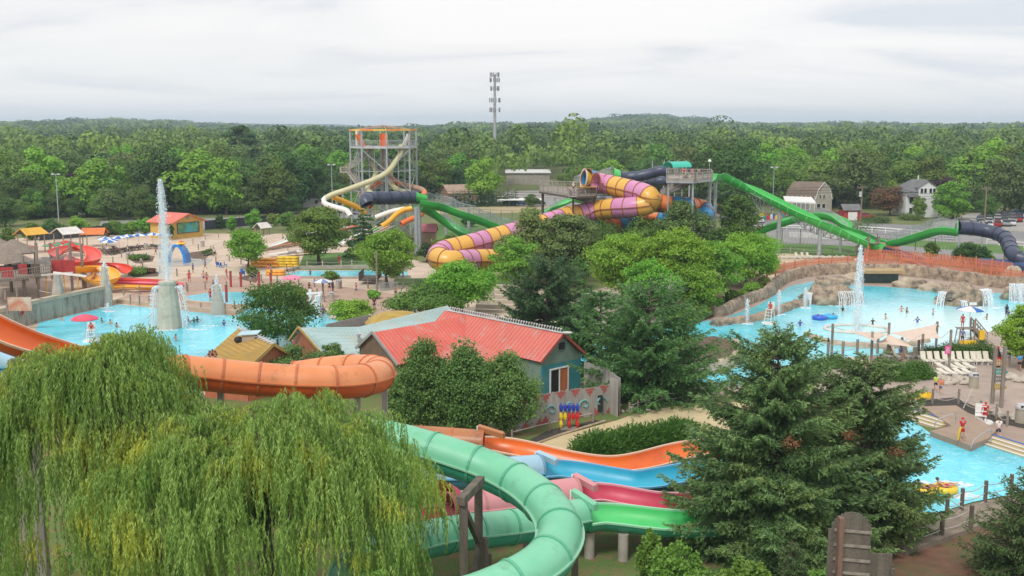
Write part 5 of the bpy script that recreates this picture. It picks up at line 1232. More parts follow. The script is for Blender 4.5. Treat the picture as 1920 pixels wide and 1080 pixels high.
mb=MB(); mb.beam(S2+V3((0,0,.0)),S1+V3((0,0,.02)),.12,.26); mb.beam(S1+V3((0,0,.02)),S1+sb_*.8+V3((0,0,-1.4)),.12,.26); mb.build('barge_board',mat('ochre_trim',(.45,.30,.10)),r)
q1=V3((S3.x,S3.y,0))+off*-.3; wallp(r,'front_wall',q1+V3((.6,.5,0)),a+off,0,2.6,ORW,.1)
mb=MB()
for i in range(26):p=S0.lerp(S1,i/25)+V3((0,0,.1)); mb.beam(p,p+V3((.22*(1 if i%2 else-1),.1,.2)),.06); mb.beam(p,p+V3((.35*(-1 if i%2 else 1),-.2,.02)),.05)
mb.beam(S0+V3((0,0,.08)),S1+V3((0,0,.08)),.1); mb.build('fishbone_cresting',mat('pale_grey_trim',(.6,.62,.64)),r)
vb=wthing('roof_vent','boxy vent with pale blue lid on the ochre roof','vent',P(468,632,4.2)); c_=P(468,634,4.3); MB().box(c_,(1.1,.9,.7)).build('vent_box',mat('tan_box',(.45,.36,.28)),vb); MB().plate([c_+V3((-.9,-.6,.4)),c_+V3((.8,-.6,.5)),c_+V3((.9,.6,.6)),c_+V3((-.8,.6,.5))],.08).build('lid',mat('pale_blue_lid',(.45,.65,.75)),vb); m_=MB(); m_.ell(c_+V3((-.9,-.2,-.1)),(.4,.3,.3),8,5); m_.build('blower',BLACK,vb)
c_=P(532,660,0); b_=thing('water_barrel','white plastic barrel standing between the ochre and teal roofed sheds','barrel',(c_.x,c_.y,0)); hz_=D(532,628,c_.y).z; MB().cyl((0,0,0),(0,0,hz_-1.2),.2,n=8).build('stand',WOOD,b_); MB().lathe((0,0,hz_-1.2),[(.42,0),(.5,.5),(.52,1.1),(.48,1.2)],14).build('barrel',WHITE,b_,smooth=True); MB().lathe((0,0,hz_-.06),[(.55,0),(.55,.08)],14).build('lid',WHITE,b_)
o_=wthing('roof_sign','small faded nautical board with a ship wheel on the ochre eave','sign',P(400,680,2.9)); c_=P(400,682,3.0)
m_=MB();
for k in range(8):a_=k*math.pi/4; m_.beam(c_+V3((0,-.1,.8)),c_+V3((.45*math.cos(a_),-.1,.8+.45*math.sin(a_))),.07)
ring_on(m_,c_+V3((0,-.1,.8)),V3((0,1,0)),.27,.36,.07,14); m_.build('ship_wheel',mat('dark_red_wood',(.25,.06,.05)),o_)
MB().plate([c_+V3((-.9,-.1,.3)),c_+V3((.7,-.2,.0)),c_+V3((.75,-.2,.45)),c_+V3((-.6,-.1,.75))],.06).build('board',mat('faded_board',(.4,.42,.38),(.5,.3,.25),4),o_)
o_=wthing('canopy','ochre domed awning top behind the teal roof','canopy',P(745,605)); c_=P(745,604,2.6); MB().lathe(c_,[(3.3,0),(2.8,.4),(1.7,.9),(.1,1.15)],16).build('awning',mat('ochre_awning',(.45,.30,.06)),o_,smooth=True); MB().cyl((c_.x,c_.y,0),(c_.x,c_.y,3.4),.15,n=8).build('mast',WOOD,o_)
# painted board fence by the red barn
PF=mat('painted_fence_boards',(.42,.40,.37),(.33,.31,.29),2,.85,stretch=(1,1,.2),dirt=(.22,.2,.18)); PFR=mat('fence_red_paint',(.45,.12,.10),(.36,.1,.08),3,.85); PFT=mat('fence_teal_paint',(.12,.36,.36),(.2,.42,.4),3,.85)
r=wthing('painted_fence','tall grey board fence with red spikes and teal wave scrolls painted on','fence',P(1080,785))
fa=P(950,816); fb_=P(1014,797); fc_=P(1143,774); fd_=P(1158,782)
def fence_run(a,b,h0,h1,name='fence_panel',paint=True,n=None):
 d=b-a; n=n or int(d.length/.17); rz=math.atan2(d.y,d.x); mb=MB(); nr=V3((d.y,-d.x,0)).normalized(); nr=nr if nr.y<0 else-nr
 for i in range(n):
  p=a.lerp(b,(i+.5)/n); h=(h0+(h1-h0)*i/n)*random.uniform(.97,1.03); mb.mi=0; mb.box(p+V3((0,0,h/2)),(d.length/n*.93,.05,h),rz=rz)
  if paint:
   mb.mi=1; k=i%8
   if k<5:hh=.62*(1-abs(k-2)/2.6); mb.box(p+nr*.04+V3((0,0,h-hh/2-.02)),(d.length/n*.9,.02,hh),rz=rz)
   if 3<(i+4)%9:hh=.55*(1-abs((i+4)%9-6)/3.4); mb.box(p+nr*.04+V3((0,0,hh/2+.05)),(d.length/n*.9,.02,max(hh,.05)),rz=rz)
 if paint:
  mb.mi=2
  L_=d.length; u=d.normalized(); k=0; s_=.9
  while s_<L_-.6:
   c=a+u*s_+nr*.075+V3((0,0,1.0)); pts=[c+u*(math.cos(q*.55)*(.55-.045*q))*(1 if k%2 else-1)+V3((0,0,math.sin(q*.55)*(.5-.04*q)))for q in range(11)]
   mb.tube(pts,.075,5); s_+=1.55; k+=1
 mb.build(name,[PF,PFR,PFT],r)
fence_run(fa,fb_,2.3,2.4); fence_run(fb_,fc_,2.4,2.25); fence_run(fc_,fd_,2.8,2.9,paint=False,name='gate')
MB().box(fb_.lerp(fc_,.86)+V3((-.05,-.12,.9)),(.45,.12,1.3)).build('letter_slot',BLACK,r)
r=wthing('board_fence','plain weathered board fence running behind the painted one','fence',P(1140,755))
fence_run(P(1162,778),P(1140,760),2.9,2.9,'fence_panel',False); fence_run(P(1140,760),P(1095,742),2.9,2.9,'fence_panel',False)
r=wthing('life_jacket_rack','rack hung with blue yellow and red life jackets by the painted fence','rack',P(1067,805)); c_=P(1067,805)
m_=MB(); m_.box(c_+V3((0,0,.95)),(.12,.12,1.9)); m_.box(c_+V3((0,0,.06)),(1.3,.8,.1)); m_.box(c_+V3((0,0,1.85)),(1.3,.08,.08)); m_.box(c_+V3((0,0,1.1)),(1.3,.08,.08)); m_.build('rack',WOOD,r)
JB=mat('jacket_blue',(.02,.06,.45)); JR=mat('jacket_red',(.6,.02,.02)); JY=mat('jacket_yellow',(.75,.6,.03))
for row,(z,ms)in enumerate(((1.75,[JB,JB,JB,JB,JB]),(1.1,[JY,JY,JR,JR,JR]),(.55,[JY,JR,JR]))):
 for i,m in enumerate(ms):
  x=-.6+1.2*i/(len(ms)-1); m_=MB(); m_.ell(c_+V3((x,-.14,z-.1)),(.14,.1,.3),8,6); m_.ell(c_+V3((x,.14,z-.1)),(.14,.1,.3),8,6); m_.box(c_+V3((x,-.24,z-.12)),(.2,.03,.05)); m_.build('life_jacket',m,r)
rp_=MB(); rp_.tube([P(960,828)+V3((0,0,.7)),P(1030,809)+V3((0,0,.65)),P(1112,791)+V3((0,0,.7))],.03,5);
r=wthing('rope_barrier','low white rope rail in front of the painted fence','rope barrier',P(1110,790)); rp_.build('rope',ROPE,r)
for px,py in((1112,791),(1030,809),(960,828)):c_=P(px,py); MB().cyl(c_,c_+V3((0,0,.85)),.09,n=7).build('post',WOOD,r)
sheet('mulch_bed',[(950,846),(1030,806),(1120,788),(1130,790),(1050,815),(970,850)],.03,mat('dark_mulch',(.04,.035,.03),(.06,.05,.04),2,.95))
tag(MB().tube([P(955,852)+V3((0,0,.08)),P(1050,817)+V3((0,0,.08)),P(1134,791)+V3((0,0,.08))],.1,5).build('timber_edging',WOODL),'thin timber edging between mulch and sandy path','edging')
# PEOPLE
def skin_mesh(name,vs,es,rs,sub=1):
 me=bpy.data.meshes.new(name); me.from_pydata(vs,es,[]); o=bpy.data.objects.new(name,me); COL.objects.link(o)
 m=o.modifiers.new('s','SKIN'); m.use_smooth_shade=True
 me.skin_vertices[0].data[0].use_root=True
 for i,r in enumerate(rs):me.skin_vertices[0].data[i].radius=r if hasattr(r,'__len__')else(r,r)
 sb=o.modifiers.new('u','SUBSURF'); sb.levels=sub; sb.render_levels=sub
 dg=bpy.context.evaluated_depsgraph_get(); dg.update(); out=bpy.data.meshes.new_from_object(o.evaluated_get(dg)); out.name=name
 bpy.data.objects.remove(o); bpy.data.meshes.remove(me); return out
def join_mesh(me,mb):
 bm=bmesh.new(); bm.from_mesh(me); t=bpy.data.meshes.new('t'); t.from_pydata(mb.v,[],mb.f); bm.from_mesh(t); bm.to_mesh(me); bm.free(); bpy.data.meshes.remove(t); me.shade_smooth(); return me
HS=1.72
def pose_body(kind):
 """joint positions; the figure faces -Y"""
 J=dict(pel=(0,0,.93),wst=(0,0,1.08),chs=(0,.0,1.28),nck=(0,0,1.45),hed=(0,-.01,1.56),top=(0,0,1.68),shl=(.17,0,1.40),shr=(-.17,0,1.40),ell=(.24,.02,1.13),elr=(-.24,.02,1.13),hal=(.25,-.06,.88),har=(-.25,-.06,.88),hpl=(.09,0,.90),hpr=(-.09,0,.90),knl=(.10,-.02,.49),knr=(-.10,-.02,.49),anl=(.11,.02,.08),anr=(-.11,.02,.08),tol=(.12,-.14,.03),tor=(-.12,-.14,.03))
 if kind=='walk':
  J.update(knl=(.09,-.16,.50),anl=(.09,-.24,.09),tol=(.09,-.40,.05),knr=(-.09,.05,.49),anr=(-.09,.30,.14),tor=(-.09,.18,.03),ell=(.23,.12,1.15),hal=(.21,.12,.92),elr=(-.23,-.06,1.14),har=(-.22,-.24,.98))
 if kind=='hips':
  J.update(ell=(.33,.06,1.18),hal=(.20,-.06,1.02),elr=(-.33,.06,1.18),har=(-.20,-.06,1.02),knl=(.14,-.02,.49),anl=(.18,.02,.08),tol=(.20,-.14,.03))
 if kind=='wade':
  J.update(ell=(.36,-.05,1.22),hal=(.50,-.20,1.12),elr=(-.36,-.05,1.22),har=(-.50,-.18,1.15))
 if kind=='sit':
  J.update(pel=(0,.05,.50),wst=(0,.06,.65),chs=(0,.05,.86),nck=(0,.02,1.03),hed=(0,-.01,1.14),top=(0,0,1.26),shl=(.17,.03,.98),shr=(-.17,.03,.98),ell=(.24,-.02,.74),elr=(-.24,-.02,.74),hal=(.16,-.25,.62),har=(-.16,-.25,.62),hpl=(.09,.03,.48),hpr=(-.09,.03,.48),knl=(.12,-.40,.50),knr=(-.12,-.40,.50),anl=(.12,-.42,.09),anr=(-.12,-.42,.09),tol=(.12,-.57,.04),tor=(-.12,-.57,.04))
 if kind=='ride':
  J.update(pel=(0,.0,.20),wst=(0,.12,.30),chs=(0,.26,.44),nck=(0,.36,.58),hed=(0,.38,.68),top=(0,.42,.79),shl=(.17,.32,.54),shr=(-.17,.32,.54),ell=(.32,.12,.42),elr=(-.32,.12,.42),hal=(.38,-.10,.36),har=(-.38,-.10,.36),hpl=(.09,-.03,.20),hpr=(-.09,-.03,.20),knl=(.16,-.40,.42),knr=(-.16,-.40,.42),anl=(.18,-.78,.36),anr=(-.18,-.78,.36),tol=(.19,-.86,.48),tor=(-.19,-.86,.48))
 return{k:Vector(v)for k,v in J.items()}
PM={}
def person_meshes(kind):
 if kind in PM:return PM[kind]
 J=pose_body(kind); V=[]; E_=[]; R_=[]; idx={}
 def v(k,r,p=None):idx[k]=len(V); V.append(tuple(J[k]if p is None else p)); R_.append(r); return idx[k]
 v('pel',(.125,.095)); v('wst',(.115,.085)); v('chs',(.145,.10)); v('nck',(.055,.055)); v('hed',(.082,.092)); v('top',(.062,.075))
 ch=[('pel','wst'),('wst','chs'),('chs','nck'),('nck','hed'),('hed','top')]
 for s in 'lr':
  v('sh'+s,.062); v('el'+s,.043); v('ha'+s,.030)
  v('pm'+s,(.038,.022),J['ha'+s]+(J['ha'+s]-J['el'+s]).normalized()*.06)
  v('hp'+s,.092); v('kn'+s,.060); v('cf'+s,.054,J['kn'+s].lerp(J['an'+s],.35)); v('an'+s,.038); v('to'+s,(.042,.028))
  ch+=[('chs','sh'+s),('sh'+s,'el'+s),('el'+s,'ha'+s),('ha'+s,'pm'+s),('pel','hp'+s),('hp'+s,'kn'+s),('kn'+s,'cf'+s),('cf'+s,'an'+s),('an'+s,'to'+s)]
 body=skin_mesh('person_body',V,[(idx[a],idx[b])for a,b in ch],R_)
 x=MB(); hd=J['hed']
 x.ell(hd+Vector((0,-.10,-.005)),(.014,.024,.022),6,4)
 for s in(-1,1):x.ell(hd+Vector((s*.083,.01,0)),(.012,.022,.032),6,4)
 for s in 'lr':
  a=J['ha'+s]; d=(a-J['el'+s]).normalized(); sd,up=frame(d); pm=a+d*.07
  for i,ln in enumerate((.062,.078,.082,.074)):
   b=pm+sd*(.030-.020*i); k=b+d*ln*.5-up*.004*i; x.tube([b,k,b+d*ln-up*.02],[.0095,.0085,.006],5)
  sg=1 if s=='l' else-1; b=a+d*.02+sd*.034; x.tube([b,b+d*.03+sd*.022,b+d*.058+sd*.028-up*.01],[.011,.010,.007],5)
 join_mesh(body,x)
 hip=J['pel'];
 def part(nm,keys,rr,edges,extra=None):return skin_mesh(nm,[tuple(k if not isinstance(k,str)else J[k])for k in keys],edges,rr)
 mid=lambda a,b,t:J[a].lerp(J[b],t)
 shirt=part('shirt',['pel','wst','chs',mid('chs','nck',.75),'shl',mid('shl','ell',.55),'shr',mid('shr','elr',.55)],[(.142,.112),(.132,.102),(.160,.118),(.075,.07),.078,.064,.078,.064],[(0,1),(1,2),(2,3),(2,4),(4,5),(2,6),(6,7)])
 shorts=part('shorts',['pel',mid('pel','wst',.45),'hpl',mid('hpl','knl',.75),'hpr',mid('hpr','knr',.75)],[(.150,.118),(.135,.105),.108,.088,.108,.088],[(0,1),(0,2),(2,3),(0,4),(4,5)])
 h=MB(); h.ell(hd+Vector((0,.022,.045)),(.098,.108,.098),12,8)
 hair=bpy.data.meshes.new('hair'); hair.from_pydata(h.v,[],h.f); hair.shade_smooth()
 e=MB()
 for s in(-1,1):e.ell(hd+Vector((s*.032,-.088,.025)),(.012,.008,.008),6,4)
 e.box(hd+Vector((0,-.088,-.042)),(.042,.012,.008)); ey=bpy.data.meshes.new('face_features'); ey.from_pydata(e.v,[],e.f)
 for m in(body,shirt,shorts,hair,ey):
  m.materials.clear(); m.materials.append(SKIN1)
 PM[kind]=(body,shirt,shorts,hair,ey); return PM[kind]
import bmesh
def person(label,loc,rz=0,kind='stand',skin=SKIN1,shirt=RED,shorts=RED,hair=HAIRD,h=1.7,group=None,z=None):
 b,s,p,hr,ey=person_meshes(kind)
 o=thing('person',label,'person',loc,rz,group); sc=h/HS; o.scale=(sc,sc,sc)
 for me,m,nm in((b,skin,'body'),(s,shirt,'shirt'),(p,shorts,'shorts'),(hr,hair,'hair'),(ey,EYE,'face_features')):
  if m is None:continue
  c=bpy.data.objects.new(nm,me); COL.objects.link(c); c.parent=o; c.material_slots[0].link='OBJECT'; c.material_slots[0].material=m
 return o
def pp(label,px,py,z=0.0,**k):return person(label,P(px,py,z),**k)
pp('lifeguard in red cap and red shirt holding a yellow rescue tube on the platform',1803,826,.46,rz=.3,kind='hips',shirt=RED,shorts=RED,hair=RED,skin=SKIN1)
rt=thing('rescue_tube','yellow rescue tube held by the red shirted lifeguard on the platform','rescue tube',tuple(P(1797,812,1.1))); MB().tube([(0,0,-.45),(.02,-.06,0),(.1,-.05,.45)],[.07,.08,.07],8).build('foam_tube',YEL,rt,smooth=True)
pp('lifeguard in red standing beside the white chair at the mulch bed',1846,794,.02,rz=-.6,kind='stand',shirt=RED,shorts=RED,hair=RED,skin=SKIN2)
pp('man in white shirt and navy shorts walking by the rope posts',1871,826,.02,rz=3.0,kind='walk',shirt=WHT,shorts=NAVY,hair=HAIRB)
pp('child in orange shirt and denim shorts walking past the stone pile',1763,740,.02,rz=2.6,kind='walk',shirt=ORG,shorts=mat('denim',(.12,.2,.35)),hair=HAIRF,h=1.45)
pp('child in lime shirt and black shorts beside the orange shirted child',1754,733,.02,rz=2.9,kind='walk',shirt=LIME,shorts=BLACK,hair=HAIRD,h=1.4)
pp('person in bright blue shirt walking at the right edge below the yellow green tree',1911,696,.02,rz=2.8,kind='walk',shirt=mat('azure_cloth',(.02,.3,.75)),shorts=BLACK,skin=SKIN2)
pp('woman in grey sitting by the yellow rescue board',1702,748,.0,rz=.9,kind='sit',shirt=GREY,shorts=PINK,skin=SKIN2,hair=HAIRB)
for px,py,k,sk,sh,lab,rz,hh in((1636,612,'wade',SKIN2,BLACK,'bather in black standing in the pool left of the shade sails',0,1.3),(1749,592,'wade',SKIN1,None,'bare chested child wading alone in the middle of the pool',1,1.25),(1887,591,'stand',SKIN3,BLACK,'bather in black standing near the right edge of the pool',2,1.7),(1891,594,'stand',SKIN2,NAVY,'child in navy next to the bather in black',0,1.2),(1530,640,'wade',SKIN1,PINK,'bather in pink near the low curved stone rim',1,1.1),(1553,646,'stand',SKIN3,BLACK,'dark haired bather just beyond the low stone rim',2,1.1),(1617,566,'stand',SKIN1,GREY,'bather standing under the tallest jet',1,1.7)):
 person(lab,P(px,py,0)+Vector((0,0,-.35)),rz,k,sk,sh,NAVY,HAIRD,hh)
for px,py,lab,sk,sh in((116,602,'bather close to the stained pool wall',SKIN1,None),(191,606,'bather in dark suit right of the pink umbrella',SKIN1,BLACK),(207,609,'bather with fair skin further right of the pink umbrella',SKIN1,None),(219,615,'bather half hidden by the willow top',SKIN2,None),(284,597,'swimmer close left of the tall fountain column',SKIN1,None),(353,603,'bather right of the tall fountain column',SKIN2,None),(364,605,'bather in teal shirt in the pair right of the column',SKIN2,TEAL),(370,603,'dark haired bather in the pair right of the column',SKIN2,BLACK)):
 person(lab,P(px,py,0)+Vector((0,0,-.95)),px*.7,'wade',sk,sh,NAVY,HAIRD,1.6)
for px,py,lab,rz,k,sh,so_,sk,hh in((355,531,'lifeguard in red standing behind the kids slides',.4,'hips',RED,RED,SKIN2,1.75),(395,566,'lifeguard in red on the terrace by the wading pool',2.8,'stand',RED,RED,SKIN2,1.75),(636,498,'lifeguard in red beside the narrow river',0,'stand',RED,RED,SKIN2,1.75),(382,529,'bare backed visitor walking away near the red posts',3,'walk',None,BLUE,SKIN1,1.7),(388,531,'second bare backed visitor beside the first near the red posts',3.2,'walk',None,RED,SKIN2,1.65),(503,515,'visitor in pink at the yellow tube stacks',1,'stand',PINK,GREY,SKIN1,1.6),(508,517,'visitor in grey at the yellow tube stacks',2,'stand',GREY,BLACK,SKIN2,1.7),(538,516,'visitor stepping toward the river edge',1.5,'walk',None,NAVY,SKIN2,1.7),(550,515,'visitor bending by the river edge',1.8,'walk',GREY,BLACK,SKIN2,1.6),(618,548,'visitor in black near the umbrella stand',0,'stand',BLACK,BLACK,SKIN1,1.7),(624,549,'visitor in dark clothes beside the umbrella stand',1,'stand',NAVY,BLACK,SKIN3,1.7),(580,546,'seated visitor in black on the tan paving',1,'sit',BLACK,BLACK,SKIN2,1.7),(582,520,'bather in black in the narrow river',0,'stand',BLACK,BLACK,SKIN2,1.2),(702,582,'visitor in dark swimwear near the round bushy tree',.5,'stand',BLACK,NAVY,SKIN2,1.7),(606,598,'bather in purple by the swing frame',.5,'stand',mat('purple_cloth',(.2,.06,.3)),NAVY,SKIN2,1.6)):
 pp(lab,px,py,.01,rz=rz,kind=k,shirt=sh,shorts=so_,skin=sk,h=hh)
PPL=[(265,500,'stand'),(292,478,'walk'),(318,470,'walk'),(385,505,'walk'),(402,482,'stand'),(425,523,'walk'),(322,452,'stand'),(470,538,'walk'),(668,553,'walk'),(742,558,'stand'),(362,512,'stand'),(525,553,'walk')]
PLB=['visitor by the straight kids flumes fence','visitor strolling below the picnic tables','visitor strolling by the blue arch','visitor crossing the paving above the red posts','visitor near the split rail fence','visitor walking between the red posts','visitor in front of the mural building','visitor just right of the red posts','visitor walking past the wooden pole','visitor by the crowd barrier','visitor behind the lifeguard at the kids slides','visitor left of the rose pink umbrella']
for i,(px,py,k)in enumerate(PPL):pp(PLB[i],px,py,.01,rz=i*1.7,kind=k,shirt=[GREY,PINK,None,BLUE,WHT,RED,LIME][i%7],shorts=[NAVY,BLACK,BLUE][i%3],skin=[SKIN1,SKIN2][i%2],h=1.55+.03*(i%5))
for i,(px,py)in enumerate(((1690,585),(1700,588),(1720,606),(1850,600),(1580,585),(1500,612),(1660,600),(1755,618),(420,612),(330,640))):person(('bather left of the round waterfall rock','second bather left of the round waterfall rock','bather wading beyond the shade sails','bather wading between the striped umbrella and round rock','bather just left of the tallest jet','bather in the left arm of the right pool','bather right of the tallest jet','bather nearest the pool beach','swimmer below the cone fountain','swimmer nearest the willow')[i],P(px,py,0)+Vector((0,0,-.8)),i*1.3,'wade',[SKIN1,SKIN2][i%2],[None,BLACK,BLUE][i%3],NAVY,[HAIRD,HAIRB][i%2],1.6)
for px,py,lab,sh,so_,sk in((1648,487,'visitor in pink and black behind the orange fence',PINK,BLACK,SKIN3),(1657,488,'visitor in dark clothes behind the orange fence',BLACK,RED,SKIN2),(1640,490,'short visitor in black behind the orange fence',BLACK,BLACK,SKIN2),(1687,486,'visitor in yellow by the chute end',YEL,YEL,SKIN2),(1764,495,'lifeguard in red at the end of the navy chute',RED,RED,SKIN2),(1776,500,'visitor in pink stooping at the end of the chute',PINK,GREY,SKIN2),(1795,502,'visitor in lime right of the chute end',LIME,BLACK,SKIN1)):
 pp(lab,px,py,.01,rz=px,shirt=sh,shorts=so_,skin=sk,h=1.6)
person('visitor in white cap and white shirt on the grey wooden deck',P(1075,361,11.4),.5,'stand',SKIN2,WHT,BLACK,WHITE,1.75)
person('rider sitting by the yellow panel on the grey wooden deck',P(1064,360,11.4),1.5,'sit',SKIN2,RED,RED,HAIRD,1.7)
for i,(px,sh,lab)in enumerate(((1282,RED,'visitor in red on the high deck under the teal canopy'),(1290,BLUE,'visitor in blue on the high deck stairs head'),(1297,PINK,'visitor in pink on the high deck by the stairs'),(1310,GREY,'visitor in grey on the high deck near the green chute'))):
 person(lab,P(px,334,14.0),i,'stand',(SKIN1,SKIN2)[i%2],sh,BLACK,HAIRD,1.7)
# FURNITURE
def lounger(loc,rz,flat,label):
 t=thing('sun_lounger',label,'sun lounger',loc,rz); f=MB()
 L1=1.25
 for s in(-.3,.3):
  f.beam((s,-1.0,.33),(s,.3,.33),.05,.07)
 for y in(-.8,.2):
  for s in(-.3,.3):f.beam((s,y,.33),(s,y-(.1 if y<0 else-.1),0),.05)
  f.beam((-.3,y,.1),(.3,y,.1),.04)
 f.build('frame',WHITE,t); a=math.radians(8 if flat else 62)
 s_=MB(); s_.beam((0,-1.0,.38),(0,.3,.38),.58,.035)
 for k in range(8):s_.box((0,-.95+k*.165,.405),(.6,.11,.02))
 s_.build('seat',CRWH,t)
 b=MB(); e=Vector((0,.3+.8*math.cos(a),.38+.8*math.sin(a))); b.beam((0,.3,.38),e,.58,.035)
 for s in(-.3,.3):b.beam((s,.3,.38),e+Vector((s,0,0)),.05)
 for k in range(5):p=Vector((0,.3,.38)).lerp(e,(k+.5)/5); b.beam(p-Vector((0,.05*math.cos(a),.05*math.sin(a))),p+Vector((0,.055*math.cos(a),.055*math.sin(a))),.62,.05)
 b.build('backrest',CRWH,t); return t
CRWH=mat('cream_straps',(.72,.68,.58),(.66,.62,.52),3,.7)
LU=lounger((0,0,0),0,False,'x'); LF=lounger((0,0,0),0,True,'x'); LU.scale=LF.scale=(.8,.9,.95); uu={}
def put_l(k,px,py,rz,label,z=.01,group=None):
 src=LF if k else LU; p=P(px,py,z)
 if k not in uu:uu[k]=1; src.location=p; src.rotation_euler=(0,0,rz); src['label']=label; src['group']=group; return src
 return dup(src,p,rz,label,group)
for i,px in enumerate((1733,1746,1760,1774,1788,1802,1815,1828,1839,1851)):put_l(0,px,681,.05+.05*(i%3-1),'upright white lounger in the back row before the right hand hedge',group='upright loungers before the hedge')
for i,px in enumerate((1765,1786,1801,1817)):put_l(1,px,693,.1,'flat white lounger in the middle row of the right deck',group='flat loungers of the middle row')
for i,px in enumerate((1752,1768,1783,1798,1814)):put_l(1,px,704,.1,'flat white lounger in the front row by the stone pile',group='flat loungers of the front row')
for i,px in enumerate((1600,1610,1621,1633)):put_l(1,px,682,.2,'flat white lounger half hidden behind the spruce tops',group='flat loungers behind the spruces')
for i,px in enumerate((1664,1676,1700,1720)):put_l(0,px,672,.1,'upright white lounger under the shade sails',group='upright loungers under the sails')
for i,px in enumerate((1469,1484,1528,1539,1550,1563,1577,1588)):put_l(1,px,485,.9,'pale lounger laid flat on the sand terrace',group='loungers laid flat on the sand terrace')
for i,px in enumerate((1496,1507,1517)):put_l(0,px,485,.5,'grey lounger with raised back on the sand terrace',group='loungers with raised backs on the sand terrace')
person('visitor sitting on a lounger under the shade sails with dark hair',P(1668,672,.0),.3,'sit',SKIN2,GREY,BLUE); person('visitor sitting on a lounger under the sails in a blue top',P(1688,672,0),.3,'sit',SKIN2,BLUE,GREY)
def umbrella(name,label,p,r,h,mats,top=None,n=8,group=None,dome=.3,cat='umbrella',base=True):
 t=thing(name,label,cat,(p[0],p[1],p[2]),0,group); b=MB()
 MB().cyl((0,0,0),(0,0,h),.035,n=6).build('pole',WHITE,t); N_=n*3
 rings=[(0.02,h+.05),(r*.45,h-dome*.28),(r*.8,h-dome*.7),(r,h-dome*1.15),(r*1.0,h-dome*1.35)]
 vs=[]
 for q,z in rings:
  for i in range(N_):a=2*math.pi*i/N_; k=1-.05*(i%3!=0)*(q>.1); vs.append((q*k*math.cos(a),q*k*math.sin(a),z))
 fs=[(j*N_+i,j*N_+(i+1)%N_,(j+1)*N_+(i+1)%N_,(j+1)*N_+i)for j in range(4)for i in range(N_)]; b.add(vs,fs); b.m=[((i//3)%len(mats))for j in range(4)for i in range(N_)]
 b.build('canopy',mats,t,smooth=False)
 if base:MB().lathe((0,0,0),[(.28,0),(.28,.08),(.05,.12)],10).build('base',CONC,t)
 return t
UB=mat('umbrella_blue',(.02,.16,.55)); UW=mat('umbrella_white',(.8,.8,.8)); UP=mat('umbrella_pink',(.75,.10,.16)); UR=mat('umbrella_red',(.6,.03,.03)); UG=mat('umbrella_green',(.02,.35,.18)); UP2=mat('umbrella_rose',(.85,.25,.4))
ub=None
for i,(px,py)in enumerate(((199,470),(207,473),(224,468),(240,465),(261,463),(287,461),(307,462),(205,476))):
 p=P(px,py); lab='blue and white striped umbrella over the picnic tables'
 if ub is None:ub=umbrella('umbrella',lab,p,1.55,2.5,[UB,UW],group='blue and white picnic umbrellas')
 else:dup(ub,p,i*.7,lab)
umbrella('umbrella','rose red umbrella shading the lifeguard in the left pool',P(161,634,0),1.45,2.55,[UP],group=None,base=False,dome=.4)
umbrella('umbrella','rose pink umbrella on the tan paving near the narrow river',P(548,546),1.4,2.2,[UP2],dome=.35)
umbrella('umbrella','blue and white umbrella over the lifeguard stand at the pool beach',P(1816,634),1.45,3.4,[UB,UW,UW])
umbrella('umbrella','faded blue and white umbrella over the small stand',P(606,560),1.3,2.6,[mat('faded_blue',(.2,.25,.45)),UW])
umbrella('umbrella','small blue umbrella behind the red tube slide',P(100,507),1.3,2.3,[mat('faded_blue',(.2,.25,.45)),UW])
for i,(px,py,m,lab)in enumerate(((56,488,[UR],'red umbrella left of the red and yellow tube slides'),(97,484,[UR,UG],'red and green umbrella behind the red tube slide'),(110,480,[UG,UR],'green and red umbrella behind the red tube slide'),(125,478,[UR],'red umbrella nearest the orange roofed shelter'),(136,481,[UR,UG],'red and green umbrella right of the red tube slide top'))):umbrella('umbrella',lab,P(px,py),1.5,2.5,m)
def picnic(loc):
 t=thing('picnic_table','x','picnic table',loc,.4); MB().box((0,0,.74),(1.8,.75,.06)).build('tabletop',WOODD,t)
 for s in(-1,1):MB().box((0,s*.68,.45),(1.8,.26,.05)).build('bench_seat',WOODD,t)
 for s in(-.65,.65):
  m=MB(); m.beam((s,-.65,0),(s,.3,.72),.08); m.beam((s,.65,0),(s,-.3,.72),.08); m.beam((s,-.7,.4),(s,.7,.4),.07); m.build('leg',WOODD,t)
 return t
pt0=picnic((0,0,0))
for i,(px,py)in enumerate(((197,476),(207,478),(216,476),(226,473),(236,472),(244,470),(253,469),(262,468),(286,466),(300,467),(190,473),(213,470))):
 lab='dark brown picnic table under the blue and white umbrellas'
 if i==0:pt0.location=P(px,py); pt0['label']=lab; pt0['group']='picnic tables'
 else:dup(pt0,P(px,py),.4+i,lab,'picnic tables')
for i,(px,py,s_,sk)in enumerate(((193,474,GREY,SKIN1),(219,476,RED,SKIN2),(240,473,WHT,SKIN1),(258,470,NAVY,SKIN2))):person(('seated diner in grey at the leftmost picnic table','seated diner in red at a picnic table','seated diner in white at a middle picnic table','seated diner in navy at the picnic tables')[i],P(px,py),i,'sit',sk,s_,BLACK)
